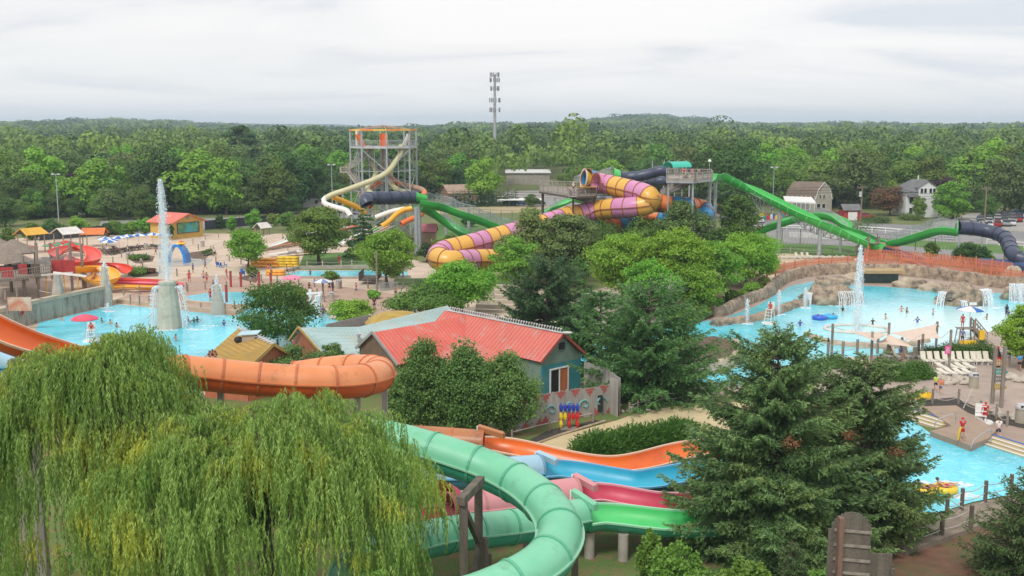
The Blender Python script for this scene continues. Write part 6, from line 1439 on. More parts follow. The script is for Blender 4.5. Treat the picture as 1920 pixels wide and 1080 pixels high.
def shelter(label,px,py,pt_,m,w=4.2,d=3.2):
 b=P(px,py); H=D(px,pt_,b.y).z; t=thing('shelter',label,'shelter',(b.x,b.y,0),1.05 if 'orange roof right' not in label else .1)
 for x in(-w*.42,w*.42):
  for y in(-d*.4,d*.4):MB().box((x,y,(H-.9)/2),(.16,.16,H-.9)).build('post',WOODL,t)
 r=MB(); r.plate([(-w*.55,-d*.62,H-1.1),(w*.55,-d*.62,H-1.1),(w*.5,0,H),(-w*.5,0,H)],.08); r.build('roof',m,t); r=MB(); r.plate([(-w*.55,d*.62,H-1.1),(w*.55,d*.62,H-1.1),(w*.5,.02,H),(-w*.5,.02,H)],.08); r.build('roof',m,t)
 g=MB()
 for x in(-w*.46,w*.46):g.add([(x,-d*.5,H-1.05),(x,d*.5,H-1.05),(x,0,H-.15)],[(0,1,2),(2,1,0)])
 g.build('gable',WOODD,t); g=MB()
 for y in(-d*.4,d*.4):g.beam((-w*.45,y,H-1.0),(w*.45,y,H-1.0),.12)
 g.build('beam',WOODL,t)
shelter('open shelter with a yellow roof above the thatched hut',60,474,427,mat('shelter_yellow',(.75,.42,.05))); shelter('open shelter with a white roof between yellow and orange ones',127,468,426,mat('shelter_white',(.75,.72,.68))); shelter('open shelter with an orange roof right of the white one',178,462,427,mat('shelter_orange',(.70,.20,.05)))
shelter('small white roofed shelter by the mat racer queue',492,440,417,mat('shelter_white',(.75,.72,.68)),3.0,2.0)
b0=P(325,449); b1=P(381,443); b2=P(293,430); t=wthing('snack_building','yellow building with red hipped roof and a green underwater mural','building',b0)
z1=D(325,417,b0.y).z; u1=(b1-b0); u2=V3((-u1.y,u1.x,0))*.9; YB=mat('yellow_wall',(.62,.40,.10),(.55,.36,.09),.8,.8)
apx=D(353,401,(b0.y+b1.y)/2).z
mb=MB(); pts=[b0,b1,b1+V3((0,0,z1)),(b0+b1)/2+V3((0,0,apx)),b0+V3((0,0,z1))]; n_=u2; k=5; mb.add(pts+[p+n_ for p in pts],[tuple(range(k)),tuple(range(2*k-1,k-1,-1))]+[((i+1)%k,i,k+i,k+(i+1)%k)for i in range(k)]); mb.build('wall',YB,t)
RM=mat('coral_roof',(.66,.17,.12),(.60,.15,.11),.5,.6,stripe=((u1.x,u1.y,0),3.0,(.5,.13,.1),.06)); o_=u2.normalized()*.6; e_=u1.normalized()*.7
md=(b0+b1)/2+V3((0,0,apx+.12)); lo=V3((0,0,z1-.15)); slab(t,'roof',[md-o_,md+u2+o_,b0+u2+o_-e_+lo,b0-o_-e_+lo],.12,RM); slab(t,'roof',[md-o_+V3((.01,0,0)),md+u2+o_+V3((.01,0,0)),b1+u2+o_+e_+lo,b1-o_+e_+lo],.12,RM)
nf=V3((u1.y,-u1.x,0)).normalized()*.1; m_=MB(); q=[b0.lerp(b1,.14),b0.lerp(b1,.86)]; za,zb=z1*.32,z1*.92; m_.plate([q[0]+nf+V3((0,0,za)),q[1]+nf+V3((0,0,za)),q[1]+nf+V3((0,0,zb)),q[0]+nf+V3((0,0,zb))],.06)
MU=mat('sea_mural',(.02,.16,.14),(.16,.34,.10),1.1,.6,dirt=(.06,.36,.42),dscale=.5,dlo=.5,dhi=.6); m_.build('mural',MU,t); m_=MB()
for a_,b_ in((0,za),(0,zb)):m_.beam(q[0]+nf*1.3+V3((0,0,b_)),q[1]+nf*1.3+V3((0,0,b_)),.12)
for s in(0,1):m_.beam(q[s]+nf*1.3+V3((0,0,za)),q[s]+nf*1.3+V3((0,0,zb)),.12)
m_.build('mural_frame',WOODD,t); MB().box((b0+b1)/2+nf+V3((0,0,z1+(apx-z1)*.45)),(.6,.1,.6),rz=math.atan2(u1.y,u1.x)).build('vent',GREY,t)
t=wthing('wave_arch','blue and white wave shaped arch with yellow float on the splash pad','sculpture',P(335,492)); c_=P(334,492); m_=MB(); arc=[]
for k in range(13):a_=math.pi*(1-k/12*1.0); arc.append(c_+V3((1.6*math.cos(a_),0,3.0*math.sin(a_))))
m_.sweep(arc,lambda u:[(-.5-.9*u,-.3),(.5+.9*u,-.3),(.5+.9*u,.15),(-.5-.9*u,.15)]); m_.build('arch',plastic('wave_blue',(.02,.22,.62)),t); m_=MB(); m_.tube([p+V3((0,-.75,.1))for p in arc[:8]],[.12]*8,6); m_.build('crest',WHITE,t,smooth=True); m_=MB(); p=arc[7]+V3((.2,0,.25)); m_.ell(p,(.9,.9,.18),12,5); m_.build('float',YEL,t,smooth=True); m_=MB(); m_.ell(p+V3((0,0,.3)),(.3,.3,.3),8,5); m_.build('knob',ORT,t,smooth=True)
sheet('water',[(300,490),(330,484),(400,486),(388,496),(320,500)],.03,mat('wet_pad',(.42,.40,.36),(.36,.34,.3),.5,.25),'thin film of water on the splash pad round the blue arch')
KR=plastic('kids_red',(.72,.06,.03)); KY=plastic('kids_yellow',(.85,.42,.03)); KP=plastic('kids_pink',(.82,.12,.18))
s=wthing('water_slide','red open flume coiling above the yellow one in the play area','water slide',P(140,520))
flume(s,Wp([(103,470,4.6),(125,462,4.5),(150,462,4.3),(172,470,4.0),(174,484,3.6),(155,490,3.3),(130,486,3.1),(112,478,3.0)]),2.0,.8,KR,KR,plastic('kids_red_rim',(.8,.12,.06)),step=.6); flume(s,Wp([(165,497,2.6),(195,494,2.2),(225,497,1.9),(236,503,1.6)]),1.9,.8,KR,KR,KR,step=.6)
posts(s,[tuple(P(150,525)+V3((0,0,2.6))),tuple(P(172,520)+V3((0,0,3.2)))],.15,WOOD)
s=wthing('water_slide','yellow open flume coiling below the red one in the play area','water slide',P(190,535)); flume(s,Wp([(112,500,3.4),(135,501,3.2),(160,500,3.0),(185,500,2.8),(206,508,2.5),(209,520,2.1),(190,524,1.9),(170,519,1.8),(160,508,1.8)]),1.9,.8,KY,KY,KY,step=.6); posts(s,[tuple(P(200,535)+V3((0,0,1.6)))],.15,WOOD)
for i,(pts,m,lab)in enumerate((([(205,522,1.5),(240,523,1.2),(285,525,.9),(330,527,.5)],KR,'straight red run out flume of the kids slides'),([(210,527,1.3),(245,528,1.0),(290,530,.8),(345,532,.5)],KP,'straight pink run out flume of the kids slides'),([(205,534,1.1),(240,536,.9),(280,537,.7),(310,538,.5)],KY,'straight yellow run out flume of the kids slides'))):
 s=wthing('water_slide',lab,'water slide',P(*pts[1][:2])); flume(s,Wp(pts),1.5,.45,m,m,m,step=.8)
t=wthing('play_fort','timber play fort with grey thatched roofs at the left edge','play structure',P(40,545)); TH=mat('thatch',(.30,.25,.20),(.2,.16,.13),4,.95,bump=.8,stretch=(1,1,.3))
for k,(px,py,z,r_,hh,kk)in enumerate(((-20,470,5.0,4.2,2.2,0),(25,473,4.9,3.2,1.8,1),(8,488,4.4,3.4,1.5,2))):
 c_=P(px,py,z); m_=MB(); n=16; prof=[(r_,-.1),(r_*.98,.05),(r_*.6,hh*.5),(r_*.22,hh*.85),(.1,hh)]; vs=[]
 for r__,z_ in prof:
  for i in range(n):a_=2*math.pi*i/n; q_=r__*random.uniform(.93,1.07); vs.append(c_+V3((q_*math.cos(a_),q_*math.sin(a_),z_+random.uniform(-.06,.06))))
 m_.add(vs,[(j*n+i,j*n+(i+1)%n,(j+1)*n+(i+1)%n,(j+1)*n+i)for j in range(4)for i in range(n)]); m_.build('thatched_roof',TH,t)
FX=[(-5,560),(22,548),(45,540),(70,532),(98,524)]
for px,py in FX:b=P(px,py); MB().cyl(b,b+V3((0,0,5.4)),.22,n=8).build('post',WOOD,t,smooth=True)
for px,py,pt_ in((74,560,455),(112,548,465),(136,545,452),(157,542,457),(47,560,480)):b=P(px,py); MB().cyl(b,(b.x,b.y,D(px,pt_,b.y).z),.2,n=8).build('post',WOOD,t,smooth=True)
dz=3.3; dk=[P(px,py,dz)for px,py in((-40,530),(-30,500),(70,494),(98,500),(95,512),(30,522))]; MB().plate(dk,.3).build('deck',WOOD,t)
rail_run(t,[dk[0],dk[5],dk[4],dk[3]],m=WOOD,slat=.35)
for px,py,m in((12,522,KR),(45,516,KR),(62,516,WOODD),(106,508,KR),(128,508,KR)):c_=P(px,py,3.2); MB().box(c_+V3((0,.3,.5)),(1.6,.12,1.8)).build('painted_panel',mat('barn_red',(.42,.04,.04))if m is KR else m,t)
for px,py in((20,530),(55,526),(90,520)):c_=P(px,py,0); MB().box(c_+V3((0,2.0,1.4)),(3.4,.12,2.8)).build('lower_wall',mat('grey_boards',(.3,.3,.29),(.24,.24,.23),2),t)
m_=MB()
for k in range(4):m_.tube([P(74,545,.5+k*.55),P(92,549,.42+k*.55),P(112,545,.5+k*.55)],.05,5)
m_.build('rope_net',ROPE,t)
m_=MB(); m_.beam(P(78,516,3.6),P(136,511,3.4),.12,.2); m_.beam(P(100,511,3.9),P(162,518,3.4),.16,.25); m_.build('white_beam',WHITE,t); MB().cyl(P(161,540),P(161,540)+V3((0,0,2.7)),.2,n=8).build('post',mat('cream_post',(.55,.5,.38)),t)
for px,py,pt_ in((88,556,510),(121,550,512),(146,545,508)):b=P(px,py); MB().tube([b,b+V3((.1,0,1.2)),(b.x,b.y,D(px,pt_,b.y).z)],.07,6).build('yellow_pole',YEL,t)
lb_=wthing('painted_board','cream board painted with red flame shapes by the pool wall','board',P(30,590)); c_=P(34,585,2.2); m_=MB(); m_.box(c_+V3((0,.5,.8)),(2.6,.1,1.5)); m_.build('board',mat('cream_board',(.55,.5,.4),(.5,.2,.12),1.2),lb_)
person('lifeguard in red sitting at the pool wall behind the orange chute',P(43,596,1.0),.5,'sit',SKIN2,RED,RED,HAIRD)
for i,(px,py)in enumerate(((8,562),(30,556),(12,590))):b=P(px,py,2.3); o=tag(MB().box(b+V3((0,.3,.5)),(.18,.18,1.1)).build('wall_post',WOOD),('short grey post at the very left on the wall','short grey post right of the first on the wall','short grey post nearest the orange chute')[i],'post')
def rpost(px,py,pt_,lab):b=P(px,py); t=thing('red_post',lab,'post',(b.x,b.y,0),group='red posts'); H=D(px,pt_,b.y).z; MB().cyl((0,0,0),(0,0,H),.17,n=8).build('post',mat('post_red',(.40,.06,.05),(.33,.05,.04),3),t,smooth=True); MB().cyl((0,0,H),(0,0,H+.1),.2,n=8).build('cap',WOODD,t)
for px,py,pt_ in((402,569,532),(425,567,536),(452,538,511),(433,538,510),(486,543,511),(508,535,513),(333,560,533)):rpost(px,py,pt_,'dark red round post with rope near the wading pool')
def rope_fence(label,pts,h=1.0,pr=.1,ropes=2,sag=.14,m=WOOD,name='rope_fence',extra=None,tops=None,zb=0):
 q=[P(px,py,zb)for px,py in pts]; t=wthing(name,label,'fence',q[0])
 for p in q:MB().cyl(p,p+V3((0,0,h+.08)),pr,n=8).build('post',m,t,smooth=True)
 for k in range(ropes):
  z=h*(.88-.42*k); mb=MB()
  for a,b in zip(q[:-1],q[1:]):mb.tube(spline([a+V3((0,0,z)),(a+b)/2+V3((0,0,z-sag)),b+V3((0,0,z))],n=9),.028,5)
  mb.build('rope',ROPE,t)
 return t,q
rope_fence('rope fence along the splash pad side of the play area',[(160,490),(185,492),(212,495),(240,500),(268,506),(300,512),(332,518),(355,520)],1.1)
rope_fence('rope fence between the red slides and the left pool',[(205,556),(232,554),(262,552),(300,548),(350,545),(400,540)],1.1)
rope_fence('rope fence on the wading pool terrace',[(345,581),(377,584),(398,586)],1.0); rope_fence('rope fence on the terrace right of the cone fountain',[(422,585),(440,580),(462,572)],1.0)
rope_fence('short rope fence left of the fountain column',[(245,571),(262,573),(280,574)],1.2)
rope_fence('rope fence along the near bank of the narrow river',[(560,535),(590,538),(640,541),(690,541),(740,541),(775,540)],1.1)
rope_fence('wooden rail along the far bank of the narrow river',[(576,503),(605,503),(640,502),(660,501),(700,500),(745,498)],1.1,m=mat('cream_post',(.55,.5,.38)))
rope_fence('rope fence left of the splash pad beds',[(228,482),(250,486),(275,486),(300,484)],1.0); rope_fence('rope fence round the bed behind the blue arch',[(345,470),(372,468),(396,472),(400,480),(380,488)],1.0); rope_fence('rope fence behind the blue chairs',[(405,494),(430,490),(452,496),(462,508)],1.0); rope_fence('rope fence below the orange tube pile',[(470,520),(490,528),(520,530),(545,534)],1.0); rope_fence('rope fence between wading pool and red posts',[(330,556),(352,548),(385,543),(425,541)],1.0)
for q_ in([(236,482),(262,476),(290,480),(286,490),(255,494)],[(352,474),(380,470),(396,476),(384,486),(360,486)],[(238,512),(262,504),(300,510),(296,518),(250,520)],[(445,522),(470,514),(486,520),(480,530)]):sheet('mulch_bed',q_,.022,MULCH)
rope_fence('rope fence by the faded umbrella stand',[(595,556),(608,566),(630,577),(645,580)],1.0)
for i,(px,py,pt_)in enumerate(((707,549,470),(756,541,487),(606,560,528))):b=P(px,py); tag(MB().cyl(b,(b.x,b.y,D(px,pt_,b.y).z),.12,n=8).build('wooden_pole',WOOD),('tall bare wooden pole before the locust tree','shorter wooden pole right of the locust tree','wooden pole beside the faded umbrella')[i],'pole')
def rail_fence(label,pts,h=1.0,m=WOODL,r=2):return rope_fence(label,pts,h,.08,r,0,m,'rail_fence')
rail_fence('split rail fence climbing right of the yellow building',[(345,462),(362,458),(385,450),(410,446),(440,440)]); rail_fence('split rail fence of the mat racer queue',[(500,455),(530,448),(560,440),(600,432),(640,428)]); rail_fence('split rail fence before the mat racer',[(470,470),(500,474),(540,474),(580,470)]); rail_fence('rail fence left of the mat racer tubs',[(400,470),(420,462),(440,455),(455,448)])
rail_fence('rail fence on the sand terrace by the lawn',[(1461,475),(1482,475),(1506,478),(1532,479),(1560,479),(1590,480),(1610,484)],1.0,mat('silver_wood',(.42,.38,.34)))
PK=mat('picket_orange',(.66,.22,.12),(.58,.19,.10),2,.8)
def picket(label,pts,h=1.15,zb=0):
 q=[P(px,py,zb)for px,py in pts]; t=wthing('picket_fence',label,'fence',q[0]); mb=MB()
 rl=MB()
 for a,b in zip(q[:-1],q[1:]):
  d=b-a; n=int(d.length/.24); rz=math.atan2(d.y,d.x)
  for i in range(n):p=a.lerp(b,i/n); mb.box(p+V3((0,0,h/2+.1)),(.13,.04,h*random.uniform(.94,1.06)),rz=rz)
  for z in(.35,.95):rl.beam(a+V3((0,.05,z)),b+V3((0,.05,z)),.05,.1)
  m_=max(1,round(d.length/2.4))
  for i in range(m_):p=a.lerp(b,i/m_); MB().box((p.x,p.y+.1,(zb+h+.35)/2),(.14,.14,zb+h+.35),rz=rz).build('post',PK,t)
 mb.build('pickets',PK,t); rl.build('rail',PK,t)
picket('orange picket fence curving along the top of the pool rockwork',[(1438,518),(1470,512),(1510,505),(1560,500),(1620,497),(1690,500),(1750,505),(1810,512),(1870,521),(1920,529),(1960,535)],1.35,1.0)
picket('second orange picket run behind the first by the chute end',[(1622,488),(1650,486),(1690,489),(1740,494),(1800,500),(1860,508),(1900,514)],1.5,.9); picket('short orange picket fence turning back by the pink panels',[(1626,494),(1628,480),(1645,477),(1684,480)],1.5,.9)
t=wthing('windbreak','flat pink panels standing behind the orange pickets','panel',P(1665,480)); MB().box(P(1664,478)+V3((0,0,1.1)),(4.0,.12,2.2)).build('panel',mat('salmon_panel',(.72,.32,.28)),t); MB().box(P(1650,482)+V3((0,0,.8)),(2.0,.12,1.6)).build('panel',mat('salmon_panel',(.72,.32,.28)),t)
r_=wthing('wooden_ramp','weathered timber stair climbing left under the green chute','staircase',P(1630,470)); stairs(r_,P(1640,455,3.2),P(1612,474,.2),1.6,WOOD);
r_=wthing('hand_rail','cream rail at the foot of the navy chute','rail',P(1700,484)); rail_run(r_,[P(1680,484),P(1705,484),P(1713,490)],m=mat('cream_post',(.55,.5,.38)),slat=.8)
def chain(label,pts,h=2.6,m=BLACK,sp=3.0,mesh=.6):
 q=[P(px,py)for px,py in pts]; t=wthing('chain_link_fence',label,'fence',q[0]); k=0; mb=MB()
 for a,b in zip(q[:-1],q[1:]):
  d=b-a; n=max(1,int(d.length/sp))
  for i in range(n):p=a.lerp(b,i/n); MB().cyl(p,p+V3((0,0,h)),.06,n=5).build('post',m,t)
  mb.beam(a+V3((0,0,h)),b+V3((0,0,h)),.05); mb.beam(a+V3((0,0,.15)),b+V3((0,0,.15)),.03)
  n2=int(d.length/mesh)
  for i in range(n2):
   p=a.lerp(b,i/n2); r=a.lerp(b,(i+1)/n2); mb.cyl(p,r+V3((0,0,h)),.008,n=3,cap=False); mb.cyl(r,p+V3((0,0,h)),.008,n=3,cap=False)
 mb.build('mesh_and_rail',m,t)
chain('black chain link fence between lawn and asphalt yard',[(1432,455),(1500,458),(1575,463),(1680,471),(1790,482)],2.9)
chain('dark post fence beyond the tan field',[(880,408),(960,412),(1040,410)],2.2,mat('dark_green_metal',(.04,.10,.07)))
def board_rail(label,pts,h=1.1):
 q=[P(px,py)for px,py in pts]; t=wthing('rail_fence',label,'fence',q[0]); mb=MB()
 for a,b in zip(q[:-1],q[1:]):
  n=max(1,int((b-a).length/2.5))
  for i in range(n):p=a.lerp(b,i/n); MB().box(p+V3((0,0,h/2)),(.14,.14,h)).build('post',WHITE,t)
  mb.beam(a+V3((0,0,h)),b+V3((0,0,h)),.1,.22); mb.beam(a+V3((0,0,h*.5)),b+V3((0,0,h*.5)),.06,.1)
 mb.build('rail',WHITE,t)
board_rail('white board rail in front of the houses on the right',[(1610,434),(1660,437),(1735,444),(1760,446)]); board_rail('white board rail at the right edge past the navy tube',[(1850,458),(1920,466),(1960,470)]); board_rail('white rail left of the straight green chute',[(1400,432),(1450,430),(1500,431),(1560,440)],.9)
t=wthing('low_wall','long pale concrete barrier beyond the asphalt yard','wall',P(1520,440)); MB().beam(P(1480,444)+V3((0,0,.5)),P(1600,451)+V3((0,0,.5)),.5,1.0).build('wall',mat('pale_concrete',(.6,.6,.58)),t)
def screen(label,pts,h,m):
 q=[P(px,py)for px,py in pts]; t=wthing('screened_fence',label,'fence',q[0]); mb=MB()
 for a,b in zip(q[:-1],q[1:]):
  d=b-a; mb.beam((a+V3((0,0,h/2+.1))),(b+V3((0,0,h/2+.1))),.05,h)
  for i in range(max(1,int(d.length/3))):p=a.lerp(b,i/max(1,int(d.length/3))); MB().cyl(p+V3((0,-.06,0)),p+V3((0,-.06,h+.3)),.06,n=5).build('post',BLACK,t)
 mb.build('screen',m,t)
SCR=mat('dark_screen',(.035,.04,.05),(.05,.055,.07),1,.8)
screen('dark windscreen fence left of the yellow building',[(75,452),(150,446),(215,440),(290,432)],2.0,SCR); screen('dark windscreen fence right of the yellow building',[(385,432),(450,426),(520,418),(590,412)],2.0,SCR)
MW=plastic('mat_white',(.78,.76,.72));
rg2=random.Random(11)
s=wthing('water_slide','white and orange mat racer lanes rising behind the dark tree','water slide',P(560,460))
for k in range(6):
 m=(MW,TOR,MW,TYE,MW,TOR)[k]; a=P(470+k*9,468-k*1.5,.6); b=P(600+k*14,432-k*2.0,2.2); pts=[a,a.lerp(b,.3)+V3((0,0,-.3)),a.lerp(b,.6),b]; flume(s,pts,1.3,.4,m,m,m,step=1.2,rimw=.2)
 tl=MB(); a2=P(505+k*16,478-k*1.2,.4); tl.beam(a2,a2+V3((3.0,1.0,.4)),1.2,.25); tl.build('landing_mat',(MW,GREY,MW,TYE,TOR,MW)[k],s)
s=wthing('water_slide','far white mat lanes beyond the dark tree','water slide',P(680,450))
for k in range(4):a=P(640+k*12,455-k*2,.8); b=P(700+k*12,425-k,2.6); flume(s,[a,a.lerp(b,.5),b],1.2,.4,(MW,TOR,MW,TYE)[k],MW,MW,step=1.5)
def ring_raft(loc,m,label,rr=.5,r=.2,group=None,rz=0,n=14,name='raft_tube'):
 mb=MB(); pts=[(rr*math.cos(2*math.pi*k/n),rr*math.sin(2*math.pi*k/n),r)for k in range(n)]
 vs=[]
 for k in range(n):
  a=2*math.pi*k/n
  for j in range(8):b=2*math.pi*j/8; q=rr+r*math.cos(b); vs.append((q*math.cos(a),q*math.sin(a),r+r*math.sin(b)))
 mb.add(vs,[(k*8+j,((k+1)%n)*8+j,((k+1)%n)*8+(j+1)%8,k*8+(j+1)%8)for k in range(n)for j in range(8)])
 o=mb.build(name,m,None,smooth=True,auto=False); o.location=loc; tag(o,label,'raft tube',group); return o
YR=plastic('raft_yellow',(.85,.58,.03)); OR_=plastic('raft_orange',(.88,.38,.03)); base={}
def put_r(m,loc,lab,grp):
 if m.name not in base:base[m.name]=ring_raft(loc,m,lab,group=grp,rr=.55,r=.22); return
 c=base[m.name].copy(); COL.objects.link(c); c.location=loc; c['label']=lab; c['group']=grp
for c_,px in enumerate((528,541,553)):
 for k in range(4):put_r(YR,P(px,500)+V3((0,0,k*.42)),'yellow tube in the neat stacks beside the narrow river','yellow tubes in neat stacks')
for i in range(14):put_r(OR_,P(475+(i%5)*10+(i//5)*3,501-(i//5)*1.5)+V3((0,0,(i//5)*.4)),'orange yellow tube in the loose pile left of the stacks','orange tubes in the loose pile')
for i in range(6):put_r(OR_,P(508+(i%3)*9,516)+V3((0,0,(i//3)*.4)),'orange tube in the small pile at the river launch','orange tubes in the launch pile')
BR=plastic('raft_blue',(.02,.12,.62)); CR_=plastic('raft_sky',(.02,.42,.75))
for px,py,m,lab,l2 in((1536,599,BR,'deep blue float ring in the right pool','bather lying in the deep blue float ring'),(1557,597,CR_,'sky blue float ring in the right pool','bather lying in the sky blue float ring')):
 p=P(px,py,WZ); ring_raft(p,m,lab,.62,.24); person(l2,p+V3((.2,0,-.05)),1.2 if px<1550 else-.6,'ride',SKIN2,None,NAVY,HAIRD,1.4)
p=P(1748,925,WZ); ring_raft(p+V3((-.4,0,0)),YR,'front ring of the yellow double tube in the plunge pool',.58,.22); ring_raft(p+V3((.85,.25,0)),YR,'rear ring of the yellow double tube in the plunge pool',.58,.22)
person('rider in red trunks lying on the yellow double tube with feet up',p+V3((.75,.2,.12)),1.5,'ride',SKIN1,None,mat('crimson_cloth',(.5,.03,.08)),HAIRB,1.75); person('second rider partly behind the spruce on the yellow double tube',p+V3((-.5,0,.1)),1.5,'ride',SKIN2,None,BLACK,HAIRD,1.7)
w_=MB(); foampatch(w_,rg2,(p.x+1.2,p.y+1.6),1.8,.9,60,.22); foampatch(w_,rg2,(p.x+1.8,p.y-.5),1.2,.5,30,.2); struct(w_.build('water',FOAM),'white wake around the yellow double tube')
def guard_chair(label,px,py,h=1.6,rz=0,z=WZ,gz=True,plab=None,shirt=RED):
 p=P(px,py,z); t=thing('lifeguard_chair',label,'lifeguard chair',tuple(p),rz)
 for x in(-.4,.4):
  for y,dy in((-.5,-.25),(.4,.2)):
   MB().beam((x,y+dy,0),(x*.8,y*.6,h),.07).build('leg',WHITE,t)
 MB().box((0,-.05,h),(.8,.8,.06)).build('seat',WHITE,t); MB().box((0,.36,h+.42),(.8,.06,.7)).build('backrest',WHITE,t); m_=MB()
 for k in range(4):m_.box((0,-.68+k*.09,.3+k*.35),(.75,.08,.05))
 m_.build('ladder',WHITE,t); m_=MB(); m_.lathe((0,0,0),[(.9,0),(.9,.12)],14); m_.build('base',WHITE,t)
 if plab:person(plab,p+V3((0,0,h-.45)),rz,'sit',SKIN2,shirt,shirt,HAIRD)
 return t
guard_chair('white lifeguard chair on a round base in the right pool',1443,607,1.7,-.6,plab='lifeguard in red leaning back on the white chair in the right pool')
guard_chair('white lifeguard chair under the rose red umbrella',172,640,1.2,.2,plab='lifeguard in red and white seated under the rose red umbrella')
t=wthing('lifeguard_stand','tall wooden lifeguard stand with yellow rescue gear at the pool beach','lifeguard stand',P(1808,642)); c_=P(1808,642)
for dx in(-.8,.9):
 for dy in(-.5,.5):MB().beam(c_+V3((dx,dy,0)),c_+V3((dx*.8,dy*.8,1.5)),.1).build('leg',WOOD,t)
MB().box(c_+V3((0,0,1.5)),(1.6,1.1,.08)).build('deck',WOOD,t); rail_run(t,[c_+V3((.7,-.5,1.5)),c_+V3((.7,.5,1.5))],.9,WOOD); stairs(t,c_+V3((.8,0,1.5)),c_+V3((2.2,.2,0)),.8,WOOD)
MB().box(c_+V3((1.5,-.6,.9)),(.5,.3,1.0)).build('rescue_gear',YEL,t); MB().box(c_+V3((0,-.9,.2)),(1.6,.5,.35)).build('gear_box',YEL,t)
person('lifeguard in red on the tall wooden stand under the striped umbrella',c_+V3((-.3,0,1.5)),-.6,'stand',SKIN2,RED,RED,HAIRD,1.5); person('lifeguard in blue standing at the foot of the tall wooden stand',P(1804,646),2.4,'stand',SKIN2,mat('guard_blue',(.12,.2,.5)),BLACK,HAIRD)
SAIL=mat('sail_cloth',(.66,.53,.44),(.60,.48,.40),.6,.8);
t=wthing('shade_sail','pair of tan shade sails stretched between weathered poles','shade sail',P(1660,660))
PL=[(1559,669,606),(1633,676,622),(1665,678,605),(1697,0,0)]
pole={}
for k,px,py,pt_ in(('a',1559,668,607),('b',1633,685,622),('c',1664,672,605),('d',1728,678,626),('e',1755,650,603),('f',1779,693,618)):
 b=P(px,py); z=D(px,pt_,b.y).z; pole[k]=V3((b.x,b.y,z)); MB().cyl((b.x,b.y,0),(b.x,b.y,z),.13,n=8).build('pole',WOOD,t,smooth=True)
def sail(c,sag=.5,n=10,dip=None):
 c=[V3(x)for x in c]; mb=MB(); vs=[]
 for i in range(n+1):
  for j in range(n+1):
   u,v=i/n,j/n; p=(c[0]*(1-u)+c[1]*u)*(1-v)+(c[3]*(1-u)+c[2]*u)*v; m=(c[0]+c[1]+c[2]+c[3])/4
   e=.16*(4*u*(1-u)*(abs(v-.5)*2)**2+4*v*(1-v)*(abs(u-.5)*2)**2); p=p.lerp(m,e); p.z-=sag*16*u*(1-u)*v*(1-v)*.5; vs.append(p)
 mb.add(vs,[(i*(n+1)+j,(i+1)*(n+1)+j,(i+1)*(n+1)+j+1,i*(n+1)+j+1)for i in range(n)for j in range(n)]); return mb.build('sail',SAIL,t,smooth=True,auto=False)
sail([P(1583,619,3.6),pole['c']+V3((0,0,-1.1)),P(1664,628,2.9),P(1640,640,2.6)],.5); sail([pole['c']+V3((0,0,-1.0)),pole['e']+V3((0,0,-.2)),P(1765,634,2.3),P(1705,641,2.2)],.6); sail([pole['c']+V3((0,0,-1.1)),P(1700,640,2.4),P(1715,652,1.9),P(1640,644,2.2)],.4)
m_=MB(); m_.tube([pole['a']+V3((0,0,-.3)),P(1583,619,3.6)],.025,4); m_.tube([P(1765,634,2.3),pole['f']],.025,4); m_.tube([P(1640,640,2.6),pole['b']],.025,4); m_.tube([P(1705,641,2.2),pole['d']],.025,4); m_.build('cable',ROPE,t)
rope_fence('cable fence on posts between deck and right pool',[(1552,672),(1580,670),(1607,666),(1645,664),(1690,662),(1722,660)],1.5,.14,2,.05)
sg=wthing('notice_sign','small magenta notice fixed on the weathered pole','sign',P(1777,690)); c_=P(1778,693,0); c_=D(1777,656,c_.y-.25); MB().box(c_,(.5,.05,.75)).build('board',mat('magenta_board',(.75,.08,.35)),sg); m_=MB()
for k in range(4):m_.box(c_+V3((0,-.035,.2-k*.13)),(.34,.01,.04))
m_.build('lettering',WHITE,sg)
p=P(1869,688); t=thing('bottle_display','giant dark cola bottle with red label beside the bin','display bottle',(p.x,p.y,0)); CK=mat('cola',(.035,.012,.008),rough=.15)
MB().lathe((0,0,0),[(.30,0),(.34,.1),(.33,.5),(.28,.7),(.31,.95)],14).build('lower_bottle',CK,t,smooth=True); MB().lathe((0,0,0),[(.325,.52),(.30,.7),(.325,.98)],14).build('label',mat('label_red',(.7,.01,.01)),t,smooth=True); MB().lathe((0,0,.95),[(.31,0),(.30,.25),(.16,.6),(.10,.85)],14).build('neck',CK,t,smooth=True); MB().lathe((0,0,1.8),[(.12,0),(.12,.13)],10).build('cap',mat('label_red',(.7,.01,.01)),t)
m_=MB(); m_.tube([(-.2+.045*k,-.345+.18*abs(k-4.5)**2/25,.72+.09*math.sin(k*1.5))for k in range(10)],.022,5); m_.build('lettering',WHITE,t)
BIN=mat('bin_beige',(.40,.36,.29),(.34,.30,.24),2,.8)
def bin_(px,py,lab,s=1):p=P(px,py,.01); t=thing('litter_bin',lab,'litter bin',tuple(p)); t.scale=(s,s,s); MB().lathe((0,0,0),[(.36,0),(.36,.9)],14).build('body',BIN,t,smooth=True); MB().lathe((0,0,.9),[(.4,0),(.4,.12),(.3,.3),(.05,.36)],14).build('lid',mat('bin_lid',(.5,.5,.5)),t); MB().box((0,-.3,1.08),(.4,.14,.14)).build('flap',BLACK,t)
bin_(1885,687,'beige litter bin right of the giant bottle',1.15); bin_(1825,727,'beige litter bin behind the mulch bed',1.1); bin_(1914,792,'beige litter bin at the right edge near the walking man',1.2); bin_(634,541,'beige litter bin on the tan paving near the pole'); bin_(622,565,'beige litter bin by the faded umbrella'); bin_(274,468,'litter bin by the picnic tables'); bin_(240,486,'litter bin by the splash pad path'); bin_(380,463,'litter bin near the yellow building')
t=wthing('direction_sign','two tall posts carrying faded arrow boards','sign',P(1865,760))
